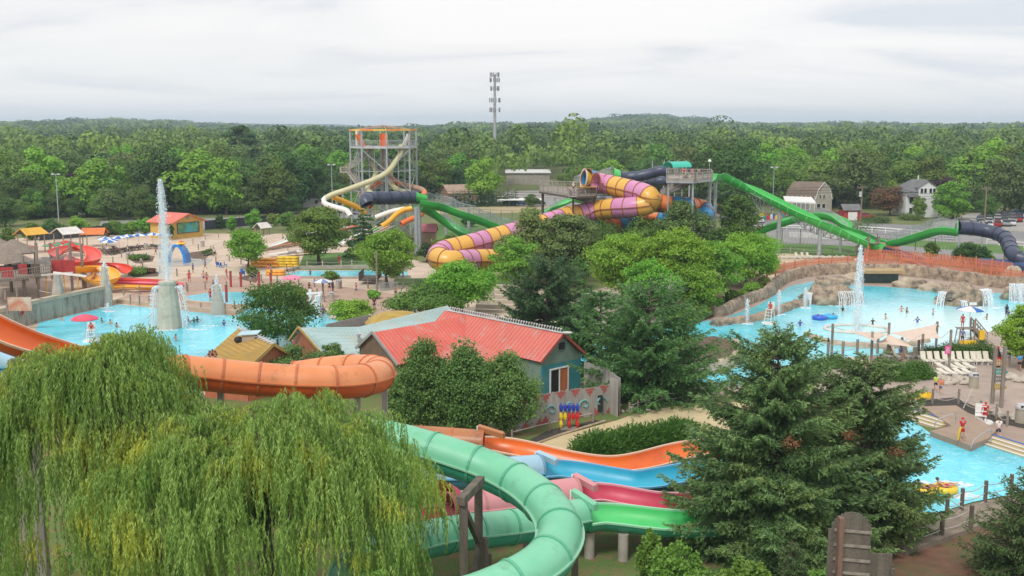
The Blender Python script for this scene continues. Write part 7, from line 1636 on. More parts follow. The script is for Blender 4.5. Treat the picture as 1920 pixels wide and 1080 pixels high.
a=P(1860,757); b=P(1877,764)
for p,pt_ in((a,652),(b,650)):MB().box((p.x,p.y,0+D(1860,pt_,p.y).z/2),(.24,.24,D(1860,pt_,p.y).z)).build('post',WOOD,t)
for k,(z,m)in enumerate(((3.4,mat('arrow_ochre',(.45,.28,.15))),(2.7,mat('arrow_teal',(.10,.32,.30))),(2.1,mat('arrow_grey',(.2,.2,.2))),(1.45,mat('arrow_mustard',(.5,.35,.08))))):
 c_=a+V3((.5,-.2,z)); m_=MB(); m_.add([c_+V3(q)for q in((-.5,0,-.22),(.3,0,-.27),(.55,0,-.08),(.3,0,.2),(-.5,0,.24),(-.5,.06,-.22),(.3,.06,-.27),(.55,.06,-.08),(.3,.06,.2),(-.5,.06,.24))],[(0,1,2,3,4),(9,8,7,6,5)]+[((i+1)%5,i,5+i,5+(i+1)%5)for i in range(5)]); bb_=m_.build('arrow_board',m,t)
 m_=MB();
 for j in range(5):m_.box(c_+V3((-.38+j*.15,-.015,0)),(.06,.01,.16+.04*(j%2)))
 q=m_.build('lettering',mat('cream_letter',(.65,.6,.5)),bb_); q.location=(0,0,0)
p=P(1727,748,.35); t=thing('rescue_board','yellow rescue board with black holes and red pads leaning on rocks','rescue board',tuple(p),.05); MB().plate([(-1.0,0,0),(1.0,0,.0),(1.05,.1,.3),(.9,.2,.5),(-.9,.2,.5),(-1.05,.1,.3)],.09).build('board',YEL,t); MB().plate([(-1.08,-.03,0),(-.5,-.03,0),(-.5,.19,.52),(-.95,.19,.52)],.04).build('head_pad',RED,t); m_=MB()
for k in range(6):
 for s_ in(0,1):m_.ell((-.3+k*.22,.01+.16*s_,.06+.4*s_),(.05,.03,.04),6,4)
m_.build('hand_holes',BLACK,t)
def stones(label,px,py,n,sx,sy,seed,mm=ROCKL,s0=.25,s1=.6):
 r_=random.Random(seed); t=wthing('stone_pile',label,'stone pile',P(px,py))
 c=P(px,py)
 for i in range(n):boulder('','',(c.x+r_.uniform(-sx,sx),c.y+r_.uniform(-sy,sy),.1),(r_.uniform(s0,s1),r_.uniform(s0,s1),r_.uniform(s0,s1)*.7),seed*10+i,m=mm,parent=t,pname='stone')
PST=mat('pale_stones',(.50,.45,.38),(.38,.33,.28),2,.9,bump=.5)
stones('pile of pale flat stones beside the front loungers',1793,716,12,1.2,1.0,3,PST); stones('pile of stones at the right edge of the deck',1912,712,9,1.2,1.0,4,PST); stones('rocks along the edge of the mulch bed by the rescue board',1700,762,9,1.0,.9,5,PST,.15,.4); stones('rocks at the foot of the direction sign',1893,785,9,1.3,1.2,6,PST,.2,.5); stones('rocks by the small tan wall near the swing frame',645,596,6,1.3,.8,7,PST,.3,.7); stones('gravel and stones at the gate of the painted fence',1185,768,12,1.6,1.0,8,PST,.1,.25)
sheet('mulch_bed',[(1706,752),(1790,745),(1830,763),(1900,783),(1960,800),(1960,812),(1860,790),(1800,768),(1730,764)],.03,mat('dark_mulch',(.04,.035,.03),(.06,.05,.04),2,.95))
t,q=rope_fence('sagging rope fence along the dark mulch bed',[(1748,757),(1797,757),(1838,780),(1868,786),(1888,800)],1.15,.1,2,.25); m_=MB(); m_.tube([P(1806,768)+V3((0,0,.1)),P(1822,748)+V3((0,0,.9))],.04,5); m_.build('loose_pole',ROPE,t)
rope_fence('rope fence between the sandy path and the big pine',[(1212,766),(1240,758),(1290,752),(1330,744),(1362,741),(1372,738)],1.0,.1,3,.1); rope_fence('low rope fence at the far end of the sandy path',[(1180,775),(1196,770),(1212,766)],.8,.08,2,.1)
PLC=mat('platform_paint',(.36,.26,.19),(.30,.22,.17),.6,.85,dirt=(.22,.18,.14),dscale=.7)
pp_=[P(px,py,.45)for px,py in((1744,808),(1784,798),(1729,762),(1793,760),(1836,787),(1870,805),(1853,822),(1821,836))]
m_=MB(); m_.prism([(p.x,p.y)for p in[pp_[0],pp_[1],pp_[2],pp_[3],pp_[4],pp_[5],pp_[6],pp_[7]]],-.1,.45); tag(m_.build('pool_platform',PLC),'brown concrete platform jutting into the plunge pool','platform')
sheet('plaza',[(1836,787),(1860,790),(2000,822),(2000,872),(1900,838),(1853,822),(1868,806)],.03,mat('wet_brown_paving',(.34,.25,.2),(.28,.21,.17),.5,.5),'brown wet paving by the plunge pool steps')
STY=mat('step_sand',(.52,.44,.27),(.46,.38,.23),1,.85); STB=mat('step_blue',(.06,.18,.5))
def steps(label,a,b,n=3,w_=.55):
 a,b=P(*a),P(*b); d=(b-a); nr=V3((d.y,-d.x,0)).normalized(); nr=nr if nr.y<0 else-nr; rz=math.atan2(d.y,d.x); t=wthing('pool_steps',label,'steps',a)
 for k in range(n):
  m_=MB(); z=.34-.1*k; m_.box((a+b)/2+nr*(w_*(k+.5))+V3((0,0,z/2)),(d.length,w_*.97,z),rz=rz); m_.build('step',STY,t); m_=MB(); m_.box((a+b)/2+nr*(w_*(k+1)-.06)+V3((0,0,z+.012)),(d.length,.12,.02),rz=rz); m_.build('nosing',WHITE,t)
 m_=MB(); m_.box((a+b)/2+nr*-.06+V3((0,0,.40)),(d.length,.12,.05),rz=rz); m_.build('tile_line',STB,t)
steps('sand coloured steps with white nosings left of the platform',(1710,777),(1786,800)); steps('sand coloured steps with white nosings right of the platform',(1856,824),(1990,866))
def handrail(label,a,b,h=.95):
 a,b=P(*a),P(*b); t=wthing('handrail',label,'handrail',a); m_=MB(); m_.tube(spline([a+V3((0,0,.0)),a+V3((0,0,h*.75)),a.lerp(b,.12)+V3((0,0,h)),b.lerp(a,.15)+V3((0,0,h*.75)),b+V3((0,0,h*.3)),b],n=22),.035,7); m_.build('rail',STEEL,t,smooth=True)
handrail('curved steel handrail on the left steps',(1791,798,.4),(1752,806,.1)); handrail('curved steel handrail on the right steps',(1858,828,.4),(1821,845,.1))
gc=guard_chair('white guard chair by the mulch bed rope',1838,792,.6,-.4,z=.02)
DK=mat('worn_deck',(.27,.22,.17),(.22,.18,.14),.8,.9,dirt=(.15,.12,.1),dscale=.6)
m_=MB(); d_=[P(px,py,.28)for px,py in((1640,1000),(1712,976),(1770,960),(1826,943),(1878,933),(1990,918),(1990,946),(1880,965),(1822,990),(1700,1033))]; m_.prism([(p.x,p.y)for p in d_],0,.28); tag(m_.build('pool_deck',DK),'worn brown concrete edge deck in the bottom right','deck')
t,q=rope_fence('heavy rope fence on dark posts around the bottom right deck',[(1706,1028),(1765,1012),(1820,990)],1.25,.13,3,.12,OLD); t,q=rope_fence('heavy rope fence on dark posts along the plunge pool edge',[(1820,990),(1775,967),(1803,956),(1847,941),(1895,928),(1960,915)],1.2,.12,3,.14,OLD,zb=.28)
t=wthing('wooden_cutout','back of a round topped weathered board cutout on a post','sign',P(1600,1080)); c_=D(1594,1007,37); m_=MB()
for k in range(16):
 x=-.8+k*.11; top=.95*math.sqrt(max(0,1-((x+.05)/.8)**2))if x<.66 else-.9+.3*math.sqrt(max(0,1-((x-.75)/.3)**2)); m_.box(c_+V3((x+.055,0,(top-2.2)/2)),(.107,.05,top+2.2))
m_.build('board',OLD,t); m_=MB()
for z in(.3,-.25,-.8,-1.3):m_.beam(c_+V3((-.6,-.06,z)),c_+V3((.75,-.06,z-.12)),.05,.1)
m_.build('batten',WOOD,t); b=D(1577,970,36.7); MB().box((b.x,b.y,b.z/2),(.16,.3,b.z)).build('post',mat('reddish_post',(.20,.11,.08),(.15,.09,.07),3),t)
m_=MB(); b=D(1640,1050,38); m_.box((b.x,b.y,b.z-.3),(1.3,.06,1.1)); m_.build('side_board',OLD,t); b=D(1673,1066,38); tag(MB().cyl((b.x,b.y,0),(b.x,b.y,b.z),.1,n=8).build('wooden_post',OLD),'mossy wooden post top right of the board cutout','post')
t=wthing('water_frame','white timber frame pouring water in the left pool','water feature',P(590,592)); a=P(583,593); b=P(601,594); m_=MB(); m_.box(a+V3((0,0,1.6)),(.3,.3,3.2)); m_.box(b+V3((0,0,1.5)),(.25,.25,3.0)); m_.beam(a+V3((-.4,0,2.7)),b+V3((.3,0,2.9)),.22); m_.beam(a+V3((0,0,1.2)),b+V3((0,0,2.9)),.15); m_.build('frame',WHITE,t); w_=MB(); curtain(w_,rg2,b+V3((-.5,-.2,0)),b+V3((.1,-.2,0)),WZ,2.6,V3((0,-.5,0)),14,.08); w_.build('water',FOAM,t)
t=wthing('pump_house','small tan hut with a dull pink roof by the steel posts','building',P(800,466)); c_=P(800,464); MB().box(c_+V3((0,1.5,1.5)),(3.2,3,3.0)).build('wall',mat('tan_wall',(.42,.27,.19)),t); slab(t,'roof',[c_+V3((-2,-.3,2.9)),c_+V3((2,-.3,2.9)),c_+V3((1.8,1.6,4.3)),c_+V3((-1.8,1.6,4.3))],.1,mat('pink_roof',(.45,.13,.16))); slab(t,'roof',[c_+V3((-2,3.4,2.9)),c_+V3((2,3.4,2.9)),c_+V3((1.8,1.62,4.3)),c_+V3((-1.8,1.62,4.3))],.1,mat('pink_roof',(.45,.13,.16)))
def bluech(px,py,lab):p=P(px,py); t=thing('blue_chair',lab,'chair',tuple(p),px); t.scale=(.8,)*3; MB().box((0,0,.45),(.6,.5,.06)).build('seat',UB,t); MB().box((0,.24,.75),(.6,.05,.6)).build('backrest',UB,t); [MB().box((x,y,.22),(.06,.06,.44)).build('leg',UB,t)for x in(-.25,.25)for y in(-.2,.2)]
for i,(px,py)in enumerate(((409,501),(416,502),(423,500))):bluech(px,py,('leftmost blue chair by the small locust tree','middle blue chair by the small locust tree','rightmost blue chair by the small locust tree')[i])
for i,(px,py)in enumerate(((452,514),(456,518))):bluech(px,py,('upper blue chair beside the round shrub','lower blue chair beside the round shrub')[i])
t=wthing('footbridge','dark little footbridge over the narrow river','bridge',P(692,520)); a=P(692,524,.6); MB().box(a+V3((0,1.5,0)),(2.6,5,.15)).build('deck',WOODD,t); rail_run(t,[a+V3((-1.3,-1,0)),a+V3((-1.3,4,0))],m=WOODD); rail_run(t,[a+V3((1.3,-1,0)),a+V3((1.3,4,0))],m=WOODD)
m_=MB(); mb=None
t=wthing('crowd_barrier','grey steel crowd barrier on the tan paving','barrier',P(729,545)); rail_run(t,[P(712,545),P(746,543)],1.0,STEEL,.2)
t=wthing('terrace_steps','pale terraced timbers between the trees','steps',P(930,570))
for k in range(6):MB().box(P(934,585-k*6)+V3((0,0,.15+.12*k)),(5.5,.8,.3+.24*k),rz=-.2).build('step',mat('pale_timber',(.52,.45,.36)),t)
# BEYOND THE PARK
def winset(root,a,d,nr,specs,m=None,fr=None):
 """windows on a wall: specs (s, z, w, h)"""
 rz=math.atan2(d.y,d.x)
 for s,z,w_,h_ in specs:
  o=MB().box(a+d*s+nr*.06+V3((0,0,z)),(w_+.16,.08,h_+.16),rz=rz).build('window',fr or WHITE,root); q=MB().box(a+d*s+nr*.11+V3((0,0,z)),(w_,.03,h_),rz=rz).build('pane',mat('dark_glass',(.03,.035,.04),rough=.1),o); q.location=(0,0,0)
def house(name,label,px0,px1,pb,Y=None,wall_h=5,ridge=8,depth=8,wm=None,rm=None,axis='x',wins=(),porch=None,gambrel=False,chim=False):
 a=P(px0,pb); b=P(px1,pb); b=V3((b.x,a.y,0))if axis=='x' else b; t=wthing(name,label,'building',(a+b)/2); d=(b-a).normalized(); nr=V3((d.y,-d.x,0)); nr=nr if nr.y<0 else-nr; dp=-nr*depth; W=(b-a).length
 m_=MB(); c=(a+b)/2+dp/2; m_.box(c+V3((0,0,wall_h/2)),(W,depth,wall_h),rz=math.atan2(d.y,d.x)); m_.build('wall',wm,t)
 return t,a,b,d,nr,dp,W
HW=mat('white_siding',(.72,.73,.74),(.66,.67,.69),2,.7,stripe=(2,.3,(.6,.61,.63),.12)); GR=mat('grey_shingle',(.17,.17,.175),(.13,.13,.135),1,.9)
t,a,b,d,nr,dp,W=house('white_house','large white house with grey hipped roof behind the bright maple',1697,1764,407,wall_h=6.2,depth=9,wm=HW)
zt_=6.2; cc=(a+b)/2+dp/2; o1=d*(W/2+.5); o2=dp/2*1.1; rt_=9.2
for q in((cc-o1-o2,cc+o1-o2,cc+d*W*.2,cc-d*W*.2),(cc-o1+o2,cc+o1+o2,cc+d*W*.2,cc-d*W*.2)):slab(t,'roof',[q[0]+V3((0,0,zt_+.1)),q[1]+V3((0,0,zt_+.1)),q[2]+V3((0,0,rt_)),q[3]+V3((0,0,rt_))],.15,GR)
for s in(-1,1):slab(t,'roof',[cc+o1*s-o2+V3((0,0,zt_+.1)),cc+o1*s+o2+V3((0,0,zt_+.1)),cc+d*s*W*.2+V3((0,0,rt_))],.15,GR)
g0_,g1_=a.lerp(b,.32),a.lerp(b,.82); m_=MB(); z2=8.3; pts=[g0_+nr*.6,g1_+nr*.6,g1_+nr*.6+V3((0,0,7.4)),(g0_+g1_)/2+nr*.6+V3((0,0,z2+.6)),g0_+nr*.6+V3((0,0,7.4))]; m_.add(pts+[p-nr*3 for p in pts],[(0,1,2,3,4),(9,8,7,6,5)]+[((i+1)%5,i,5+i,5+(i+1)%5)for i in range(5)]); m_.build('front_gable',HW,t)
md_=(g0_+g1_)/2+nr*.9+V3((0,0,z2+.8)); bk_=-nr*4.2
slab(t,'gable_roof',[md_,md_+bk_,g0_+nr*.9-d*.4+V3((0,0,7.35))+bk_,g0_+nr*.9-d*.4+V3((0,0,7.35))],.12,GR); slab(t,'gable_roof',[md_+V3((.01,0,0)),md_+bk_+V3((.01,0,0)),g1_+nr*.9+d*.4+V3((0,0,7.35))+bk_,g1_+nr*.9+d*.4+V3((0,0,7.35))],.12,GR)
winset(t,g0_+nr*.6,d,nr,[(.7,6.6,.6,1.1),(1.6,6.6,.6,1.1),(2.9,6.6,.6,1.1),(3.8,6.6,.6,1.1)]); winset(t,a,d,nr,[(1.3,4.2,.9,1.4),(5.4+1.8,4.2,.8,1.3),(1.3,1.6,.8,1.4)]); slab(t,'porch_roof',[a+nr*1.4+d*.3+V3((0,0,5.2)),a+nr*1.4+d*2.6+V3((0,0,5.2)),a+d*2.8+V3((0,0,5.7)),a+d*.1+V3((0,0,5.7))],.12,GR)
MB().cyl(cc+V3((0,0,8.5)),cc+V3((0,0,10.2)),.15,n=8).build('chimney',WHITE,t)
TNW=mat('taupe_wall',(.40,.37,.32),(.36,.33,.28),1,.85,stripe=(0,.3,(.33,.3,.26),.1)); BRN=mat('brown_shingle',(.22,.17,.13),(.18,.14,.11),1,.9)
t=wthing('gambrel_house','taupe gambrel roofed house with a long white awning','building',P(1520,400)); g0_=P(1528,397); g1_=P(1559,396); d=(g1_-g0_).normalized(); W=(g1_-g0_).length; bk_=V3((-7.0,3.0,0)); zr=D(1543,342,g0_.y).z
prof=[(0,0),(1,0),(1.0,zr*.42),(.86,zr*.74),(.5,zr),(.14,zr*.74),(.0,zr*.42)]; pts=[g0_.lerp(g1_,s)+V3((0,0,z))for s,z in prof]; m_=MB(); k=7; m_.add(pts+[p+bk_ for p in pts],[tuple(range(k)),tuple(range(2*k-1,k-1,-1))]+[((i+1)%k,i,k+i,k+(i+1)%k)for i in range(k)]); m_.build('wall',TNW,t)
ov=V3((.25,-.3,0));
for i in(2,3,4,5):p,q=pts[i],pts[i+1]if i<6 else pts[0]; n_=V3((0,0,.12)); m_=MB(); m_.add([p+n_-bk_*.04,q+n_-bk_*.04,q+bk_*1.04+n_,p+bk_*1.04+n_,p-bk_*.04+n_*.1,q-bk_*.04+n_*.1,q+bk_*1.04+n_*.1,p+bk_*1.04+n_*.1],[(0,1,2,3),(7,6,5,4),(0,4,5,1),(1,5,6,2),(2,6,7,3),(3,7,4,0)]); m_.build('roof',BRN,t)
nr=V3((d.y,-d.x,0)); nr=nr if nr.y<0 else-nr; winset(t,g0_,d,nr,[(1.0,1.4,1.0,1.4),(2.6,1.4,.9,1.3),(1.4,4.0,.5,.9),(2.6,4.0,.5,.9)])
m_=MB()
for i in(2,3,4,5):m_.beam(pts[i]+nr*.1,pts[i+1]+nr*.1,.14)
m_.build('white_trim',WHITE,t)
slab(t,'awning',[P(1472,377,4.2),P(1530,380,4.2),P(1528,371,4.6)+V3((0,3,0)),P(1474,369,4.6)+V3((0,3,0))],.3,WHITE); MB().box(P(1500,398)+V3((0,2.5,1.9)),(7,.2,3.4)).build('shop_front',mat('grey_boards',(.3,.3,.29)),t)
for i in range(7):b=P(1476+i*8.5,397); MB().cyl(b,b+V3((0,0,4.2)),.1,n=6).build('awning_post',WHITE,t)
rg3=random.Random(5); cols=[RED,WHT,BLUE,YEL,LIME,ORG,TEAL]
for i in range(16):p=P(1412+i*4.2+rg3.uniform(-2,2),412-abs(i-8)*.9+rg3.uniform(-2,2)); m=MB(); m.box(p+V3((0,0,.4)),(rg3.uniform(.5,1.5),.6,.8)); m.box(p+V3((0,.1,.95)),(.4,.4,.3)); tag(m.build('yard_item',cols[i%7]),'small bright item among the goods laid out before the gambrel house','garden goods','goods before the gambrel house')
t=wthing('red_shed','little dark red shed with a white garage door and grey roof','shed',P(1597,412)); a=P(1582,413); b=P(1613,413); h_=2.4; c_=(a+b)/2; MB().box(c_+V3((0,2,h_/2)),((b-a).length,4,h_)).build('wall',mat('barn_red',(.42,.04,.04),(.2,.03,.03)),t); W=(b-a).length/2+.3
slab(t,'roof',[c_+V3((-W,-.4,h_)),c_+V3((W,-.4,h_)),c_+V3((W,2,h_+1.4)),c_+V3((-W,2,h_+1.4))],.1,GR); slab(t,'roof',[c_+V3((-W,4.4,h_)),c_+V3((W,4.4,h_)),c_+V3((W,2.02,h_+1.4)),c_+V3((-W,2.02,h_+1.4))],.1,GR); m_=MB(); m_.box(c_+V3((.1,-.05,1.0)),(2.2,.08,2.0));
for k in range(4):m_.box(c_+V3((.1,-.1,.3+k*.5)),(2.1,.03,.04))
m_.build('garage_door',WHITE,t)
t=wthing('warehouse','long low pale warehouse in a gap of the woods','building',P(990,345)); c_=P(990,346); MB().box(c_+V3((0,8,2.3)),(17,16,4.6)).build('wall',mat('warehouse_wall',(.42,.38,.34)),t); MB().plate([c_+V3((-9,-.5,4.7)),c_+V3((9,-.5,4.7)),c_+V3((9,17,5.3)),c_+V3((-9,17,5.3))],.3).build('roof',mat('warehouse_roof',(.68,.68,.67)),t)
def cottage(label,px,pb,w_,wall_h,rh,dpt,wm,rm,rz=.3,win=True):
 c_=P(px,pb); t=thing('house',label,'house',(c_.x,c_.y,0),rz); MB().box((0,dpt/2,wall_h/2),(w_,dpt,wall_h)).build('wall',wm,t); hw=w_/2+.4
 r=MB(); r.plate([(-hw,-.4,wall_h-.1),(hw,-.4,wall_h-.1),(hw,dpt/2,rh),(-hw,dpt/2,rh)],.15); r.build('roof',rm,t); r=MB(); r.plate([(-hw,dpt+.4,wall_h-.1),(hw,dpt+.4,wall_h-.1),(hw,dpt/2+.02,rh),(-hw,dpt/2+.02,rh)],.15); r.build('roof',rm,t)
 g=MB()
 for s in(-1,1):g.add([(s*w_/2,0,wall_h),(s*w_/2,dpt,wall_h),(s*w_/2,dpt/2,rh-.15)],[(0,1,2)if s>0 else(2,1,0)])
 g.build('gable',wm,t)
 if win:
  for x in(-w_*.25,w_*.25):o=MB().box((x,-.05,wall_h*.55),(1.0,.08,1.2)).build('window',WHITE,t); MB().box((x,-.1,wall_h*.55),(.8,.03,1.0)).build('pane',mat('dark_glass',(.03,.035,.04)),o)
cottage('white garage with dark hip roof left of the slide tower',580,389,8,2.8,4.6,7,WHITE,GR,.1); cottage('grey house glimpsed between trees behind the tallest jet',355,365,8,5.0,8.5,8,mat('grey_siding',(.36,.38,.4)),GR,.5); cottage('house with a tan roof peeping over the trees',372,342,9,6,10,8,mat('cream_siding',(.55,.48,.4)),mat('tan_shingle',(.38,.26,.19)),-.4); cottage('white house glimpsed behind the bright tree left of the tower',478,372,9,5.8,9,9,HW,GR,.2); cottage('orange brown flat roofed trailer left behind the lane',162,402,12,3.0,3.5,8,WHITE,mat('rust_roof',(.45,.22,.09)),.05)
cottage('low brown roofed house beyond the clipped arborvitae',868,378,9,2.6,5.0,8,mat('tan_wall',(.42,.27,.19)),mat('tan_shingle',(.3,.24,.2)),.4)
t=wthing('tent','white roadside canopy beyond the tan field','canopy',P(975,388)); c_=P(975,387)
for x in(-6,-3,0,3,6):MB().cyl(c_+V3((x,0,0)),c_+V3((x,0,1.8)),.06,n=5).build('pole',STEEL,t)
MB().plate([c_+V3((-6.5,-1.5,1.9)),c_+V3((6.5,-1.5,1.9)),c_+V3((6.5,1.5,2.3)),c_+V3((-6.5,1.5,2.3))],.12).build('roof',WHITE,t)
sg=wthing('road_sign','white notice board on two legs by the arborvitae row','sign',P(923,386)); c_=P(923,386); MB().box(c_+V3((0,0,2.0)),(1.8,.1,1.8)).build('board',WHITE,sg); [MB().cyl(c_+V3((x,.05,0)),c_+V3((x,.05,1.2)),.05,n=5).build('leg',STEEL,sg)for x in(-.7,.7)]; MB().box(c_+V3((0,-.06,2.1)),(1.3,.03,.9)).build('lettering',mat('pale_blue_lid',(.45,.65,.75)),sg)
def utility(px,pb,pt_,lab,arms=1,tr=True):
 b=P(px,pb); H=D(px,pt_,b.y).z; t=thing('utility_pole',lab,'utility pole',(b.x,b.y,0)); MB().cyl((0,0,0),(0,0,H),.2,.14,7).build('pole',mat('pole_brown',(.24,.18,.13)),t,smooth=True)
 for k in range(arms):MB().box((0,0,H-.5-k*1.0),(2.2,.12,.14)).build('crossarm',mat('pole_brown',(.24,.18,.13)),t)
 m_=MB()
 for x in(-.95,-.4,.4,.95):m_.cyl((x,0,H-.42),(x,0,H-.15),.06,n=5)
 m_.build('insulators',mat('grey_trim',(.35,.36,.35)),t)
 if tr:MB().cyl((-.4,-.2,H-2.4),(-.4,-.2,H-1.3),.3,n=8).build('transformer',mat('transformer_grey',(.55,.57,.58)),t)
 return V3((b.x,b.y,H-.3))
u1_=utility(1613,430,348,'pale utility pole with a transformer left of the copper tree'); u2_=utility(1845,430,350,'brown utility pole beside the parked cars',tr=False); utility(320,376,320,'utility pole with a transformer behind the tallest jet',2);
wl=MB()
for dz_ in(0,-.6,-1.2):wl.tube(spline([u1_+V3((-120,12,dz_-1)),u1_+V3((-60,6,dz_-1.6)),u1_+V3((0,0,dz_)),(u1_+u2_)/2+V3((0,0,dz_-1.4)),u2_+V3((0,0,dz_)),u2_+V3((40,-4,dz_-1))],n=60),.035,4)
tag(wl.build('power_line',BLACK),'sagging power wires strung past the white house','power line')
def mast(px,pb,pt_,lab):
 b=P(px,pb); H=D(px,pt_,b.y).z; t=thing('lamp_mast',lab,'lamp mast',(b.x,b.y,0)); MB().cyl((0,0,0),(0,0,H),.14,.09,7).build('mast',STEEL,t,smooth=True); MB().box((0,0,H),(1.4,.1,.1)).build('arm',STEEL,t)
 for x in(-.65,.65):MB().box((x,-.1,H+.05),(.55,.4,.3)).build('lamp_head',mat('lamp_white',(.6,.6,.6)),t)
mast(624,412,309,'lamp mast between the big dark tree and the tower'); mast(111,428,327,'lamp mast standing by the purple tree on the left'); mast(1448,410,314,'lamp mast over the trees behind the straight green chute')
b=D(928,300,455); t=thing('cell_tower','tall slim grey telecom monopole with four tiers of antennas','telecom tower',(b.x,b.y,0)); H=D(928,140,b.y).z; MB().cyl((0,0,0),(0,0,H),.85,.45,10).build('mast',mat('mast_grey',(.42,.44,.46)),t,smooth=True)
for k,(py,w_)in enumerate(((140,1.6),(150,1.8),(166,1.5),(188,2.0),(206,2.0))):
 z=D(928,py,b.y).z; m_=MB()
 for i in range(3):
  a_=i*2.094+k*.5+.3; m_.beam((0,0,z),(w_*math.cos(a_),w_*math.sin(a_),z),.12); q=V3((w_*math.cos(a_),w_*math.sin(a_),z)); sd_=V3((-math.sin(a_),math.cos(a_),0)); m_.beam(q-sd_*1.1,q+sd_*1.1,.1)
 pf=m_.build('antenna_frame',mat('mast_grey',(.42,.44,.46)),t)
 for i in range(3):
  a_=i*2.094+k*.5+.3; q=V3((w_*math.cos(a_),w_*math.sin(a_),z)); sd_=V3((-math.sin(a_),math.cos(a_),0))
  for s in(-1,0,1):MB().box(q+sd_*s+V3((0,0,0)),(.32,.25,1.9),rz=a_).build('antenna',mat('antenna_grey',(.3,.3,.31)),pf)
def car(m):
 t=thing('parked_car','x','car',(0,0,0)); b=MB(); sec=[(-2.1,.45,.75),(-2.05,.3,.9),(-1.2,.28,1.0),(1.2,.28,.98),(2.0,.3,.85),(2.15,.42,.6)]
 vs=[]
 for x,z0,z1 in sec:
  for y,z in((-.85,z0),(-.88,(z0+z1)/2),(-.8,z1),(.8,z1),(.88,(z0+z1)/2),(.85,z0)):vs.append((x,y,z))
 b.add(vs,[(i*6+k,i*6+(k+1)%6,(i+1)*6+(k+1)%6,(i+1)*6+k)for i in range(5)for k in range(6)]+[(5,4,3,2,1,0),tuple(range(30,36))]); b.build('body',m,t,smooth=True,auto=35)
 c=MB(); vs=[(-1.75,-.76,.97),(-1.75,.76,.97),(1.15,.76,.97),(1.15,-.76,.97),(-1.2,-.62,1.42),(-1.2,.62,1.42),(.35,.62,1.42),(.35,-.62,1.42)]; c.add(vs,[(0,4,5,1),(1,5,6,2),(2,6,7,3),(3,7,4,0)]); c.build('window_band',mat('car_glass',(.03,.035,.04),rough=.1),t); c=MB(); c.box((-.42,0,1.43),(1.55,1.24,.05)); c.build('roof',m,t)
 for x in(-1.35,1.35):
  for y in(-.82,.82):MB().cyl((x,y-.1,.32),(x,y+.1,.32),.32,n=12).build('wheel',BLACK,t)
 for y in(-.6,.6):MB().box((2.1,y,.68),(.1,.35,.14)).build('headlight',WHITE,t)
 return t
CCOL=[('white',mat('car_white',(.75,.75,.75),rough=.25)),('silver',mat('car_silver',(.42,.43,.45),rough=.25,metal=.5)),('black',mat('car_black',(.02,.02,.025),rough=.2)),('red',mat('car_red',(.4,.02,.02),rough=.25)),('grey',mat('car_grey',(.15,.16,.17),rough=.25)),('blue',mat('car_blue',(.04,.08,.2),rough=.25))]
c0=car(CCOL[0][1]); first=True; rg4=random.Random(9); spots=[]
for r_ in range(4):
 for i in range(8):spots.append((1800+i*14+r_*13+rg4.uniform(-3,3),430-r_*7+i*-1.1+(8 if i<1 else 0),'in the car park by the right hand woods',1.2))
for i in range(9):spots.append((1345+i*10,398+i*2.4,'parked beyond the straight green chute',1.4))
for i in range(6):spots.append((1130+i*22,373+i*3,'in the lot beyond the pink and yellow tube',1.5))
for i in range(4):spots.append((955+i*18,384,'parked by the white roadside canopy',.1))
spots+=[(1560,406,'parked between the gambrel house and the red shed',.3),(1622,410,'parked right of the red shed',.2),(1570,408,'standing just left of the red shed',.3)]
for px,py,where,rz in spots:
 nm,m=rg4.choice(CCOL); nm,m=(CCOL[3]if 'shed' in where else(nm,m)); lab='%s car %s'%(nm,where); g_='%s cars %s'%(nm,where)
 if first:c0.location=P(px,py,.04); c0.rotation_euler=(0,0,rz); c0['label']=lab; c0['group']=g_; first=False; override(c0.children[0],{'body':m}); nm=None; [override(ch,{'body':m,'roof':m})for ch in c0.children]
 else:dup(c0,P(px,py,.04),rz+rg4.uniform(-.05,.05),lab,g_,m={'body':m,'roof':m})
# NEAR AND MIDDLE TREES
def tat(px,pb,pt_,**k):
 b=P(px,pb); return b,D(px,pt_,b.y).z,b.y
def mt(label,px,pb,pt_,wpx,m,seed,n=12000,leaf=.28,kind='tree',name='deciduous_tree',**k):
 b,h,Y=tat(px,pb,pt_); rx=wpx/2*Y/F*(1.14 if wpx>60 else 1)
 k.setdefault('fill',(.3,1.2)); n=int(n*1.25)
 if 'nl' not in k and wpx>60:k['nl']=60; k['lr']=.22
 if kind=='tree':t=make_tree(name,label,seed,h,rx,m,n,leaf,loc=b,**k)
 else:
  k.pop('fill'); k.pop('nl',0); k.pop('lr',0); t=make_conifer(name,label,seed,h,rx,m,n,leaf,loc=b,**k)
 return t
LOC=dict(flat=.5,lr=.2,nl=120,base=.12,squash=.15,core=False,name='locust_tree',fill=(.1,1.35),nout=.35)
mt('small bright honey locust by the blue chairs',464,505,424,76,G_BRT,201,6500,.30,**LOC)
mt('large dark green locust in front of the mat racer',600,496,376,112,G_MID,202,15000,.34,base=.12,flat=.5,nl=50,lr=.24,core=False)
mt('dark pine right of the large locust',682,482,388,62,G_PINE,203,8000,.42,kind='c',name='pine_tree',base=.1,power=.5,layers=11)
mt('bright feathery locust beside the river bridge',727,538,420,108,G_BRT,204,15000,.27,**LOC)
mt('round shrub beside the blue chairs',474,519,498,28,G_MID,205,2200,.2,base=.0,name='shrub')
mt('sparse green tree overhanging the left pool',520,655,527,150,G_MID,206,15000,.2,flat=.7,base=.06,nl=110,lr=.16,core=False,fill=(.1,1.6),nout=.35)
mt('round pale green shrub behind the teal roof',655,614,560,84,G_YEL,207,7500,.22,base=.05,name='shrub',flat=.6)
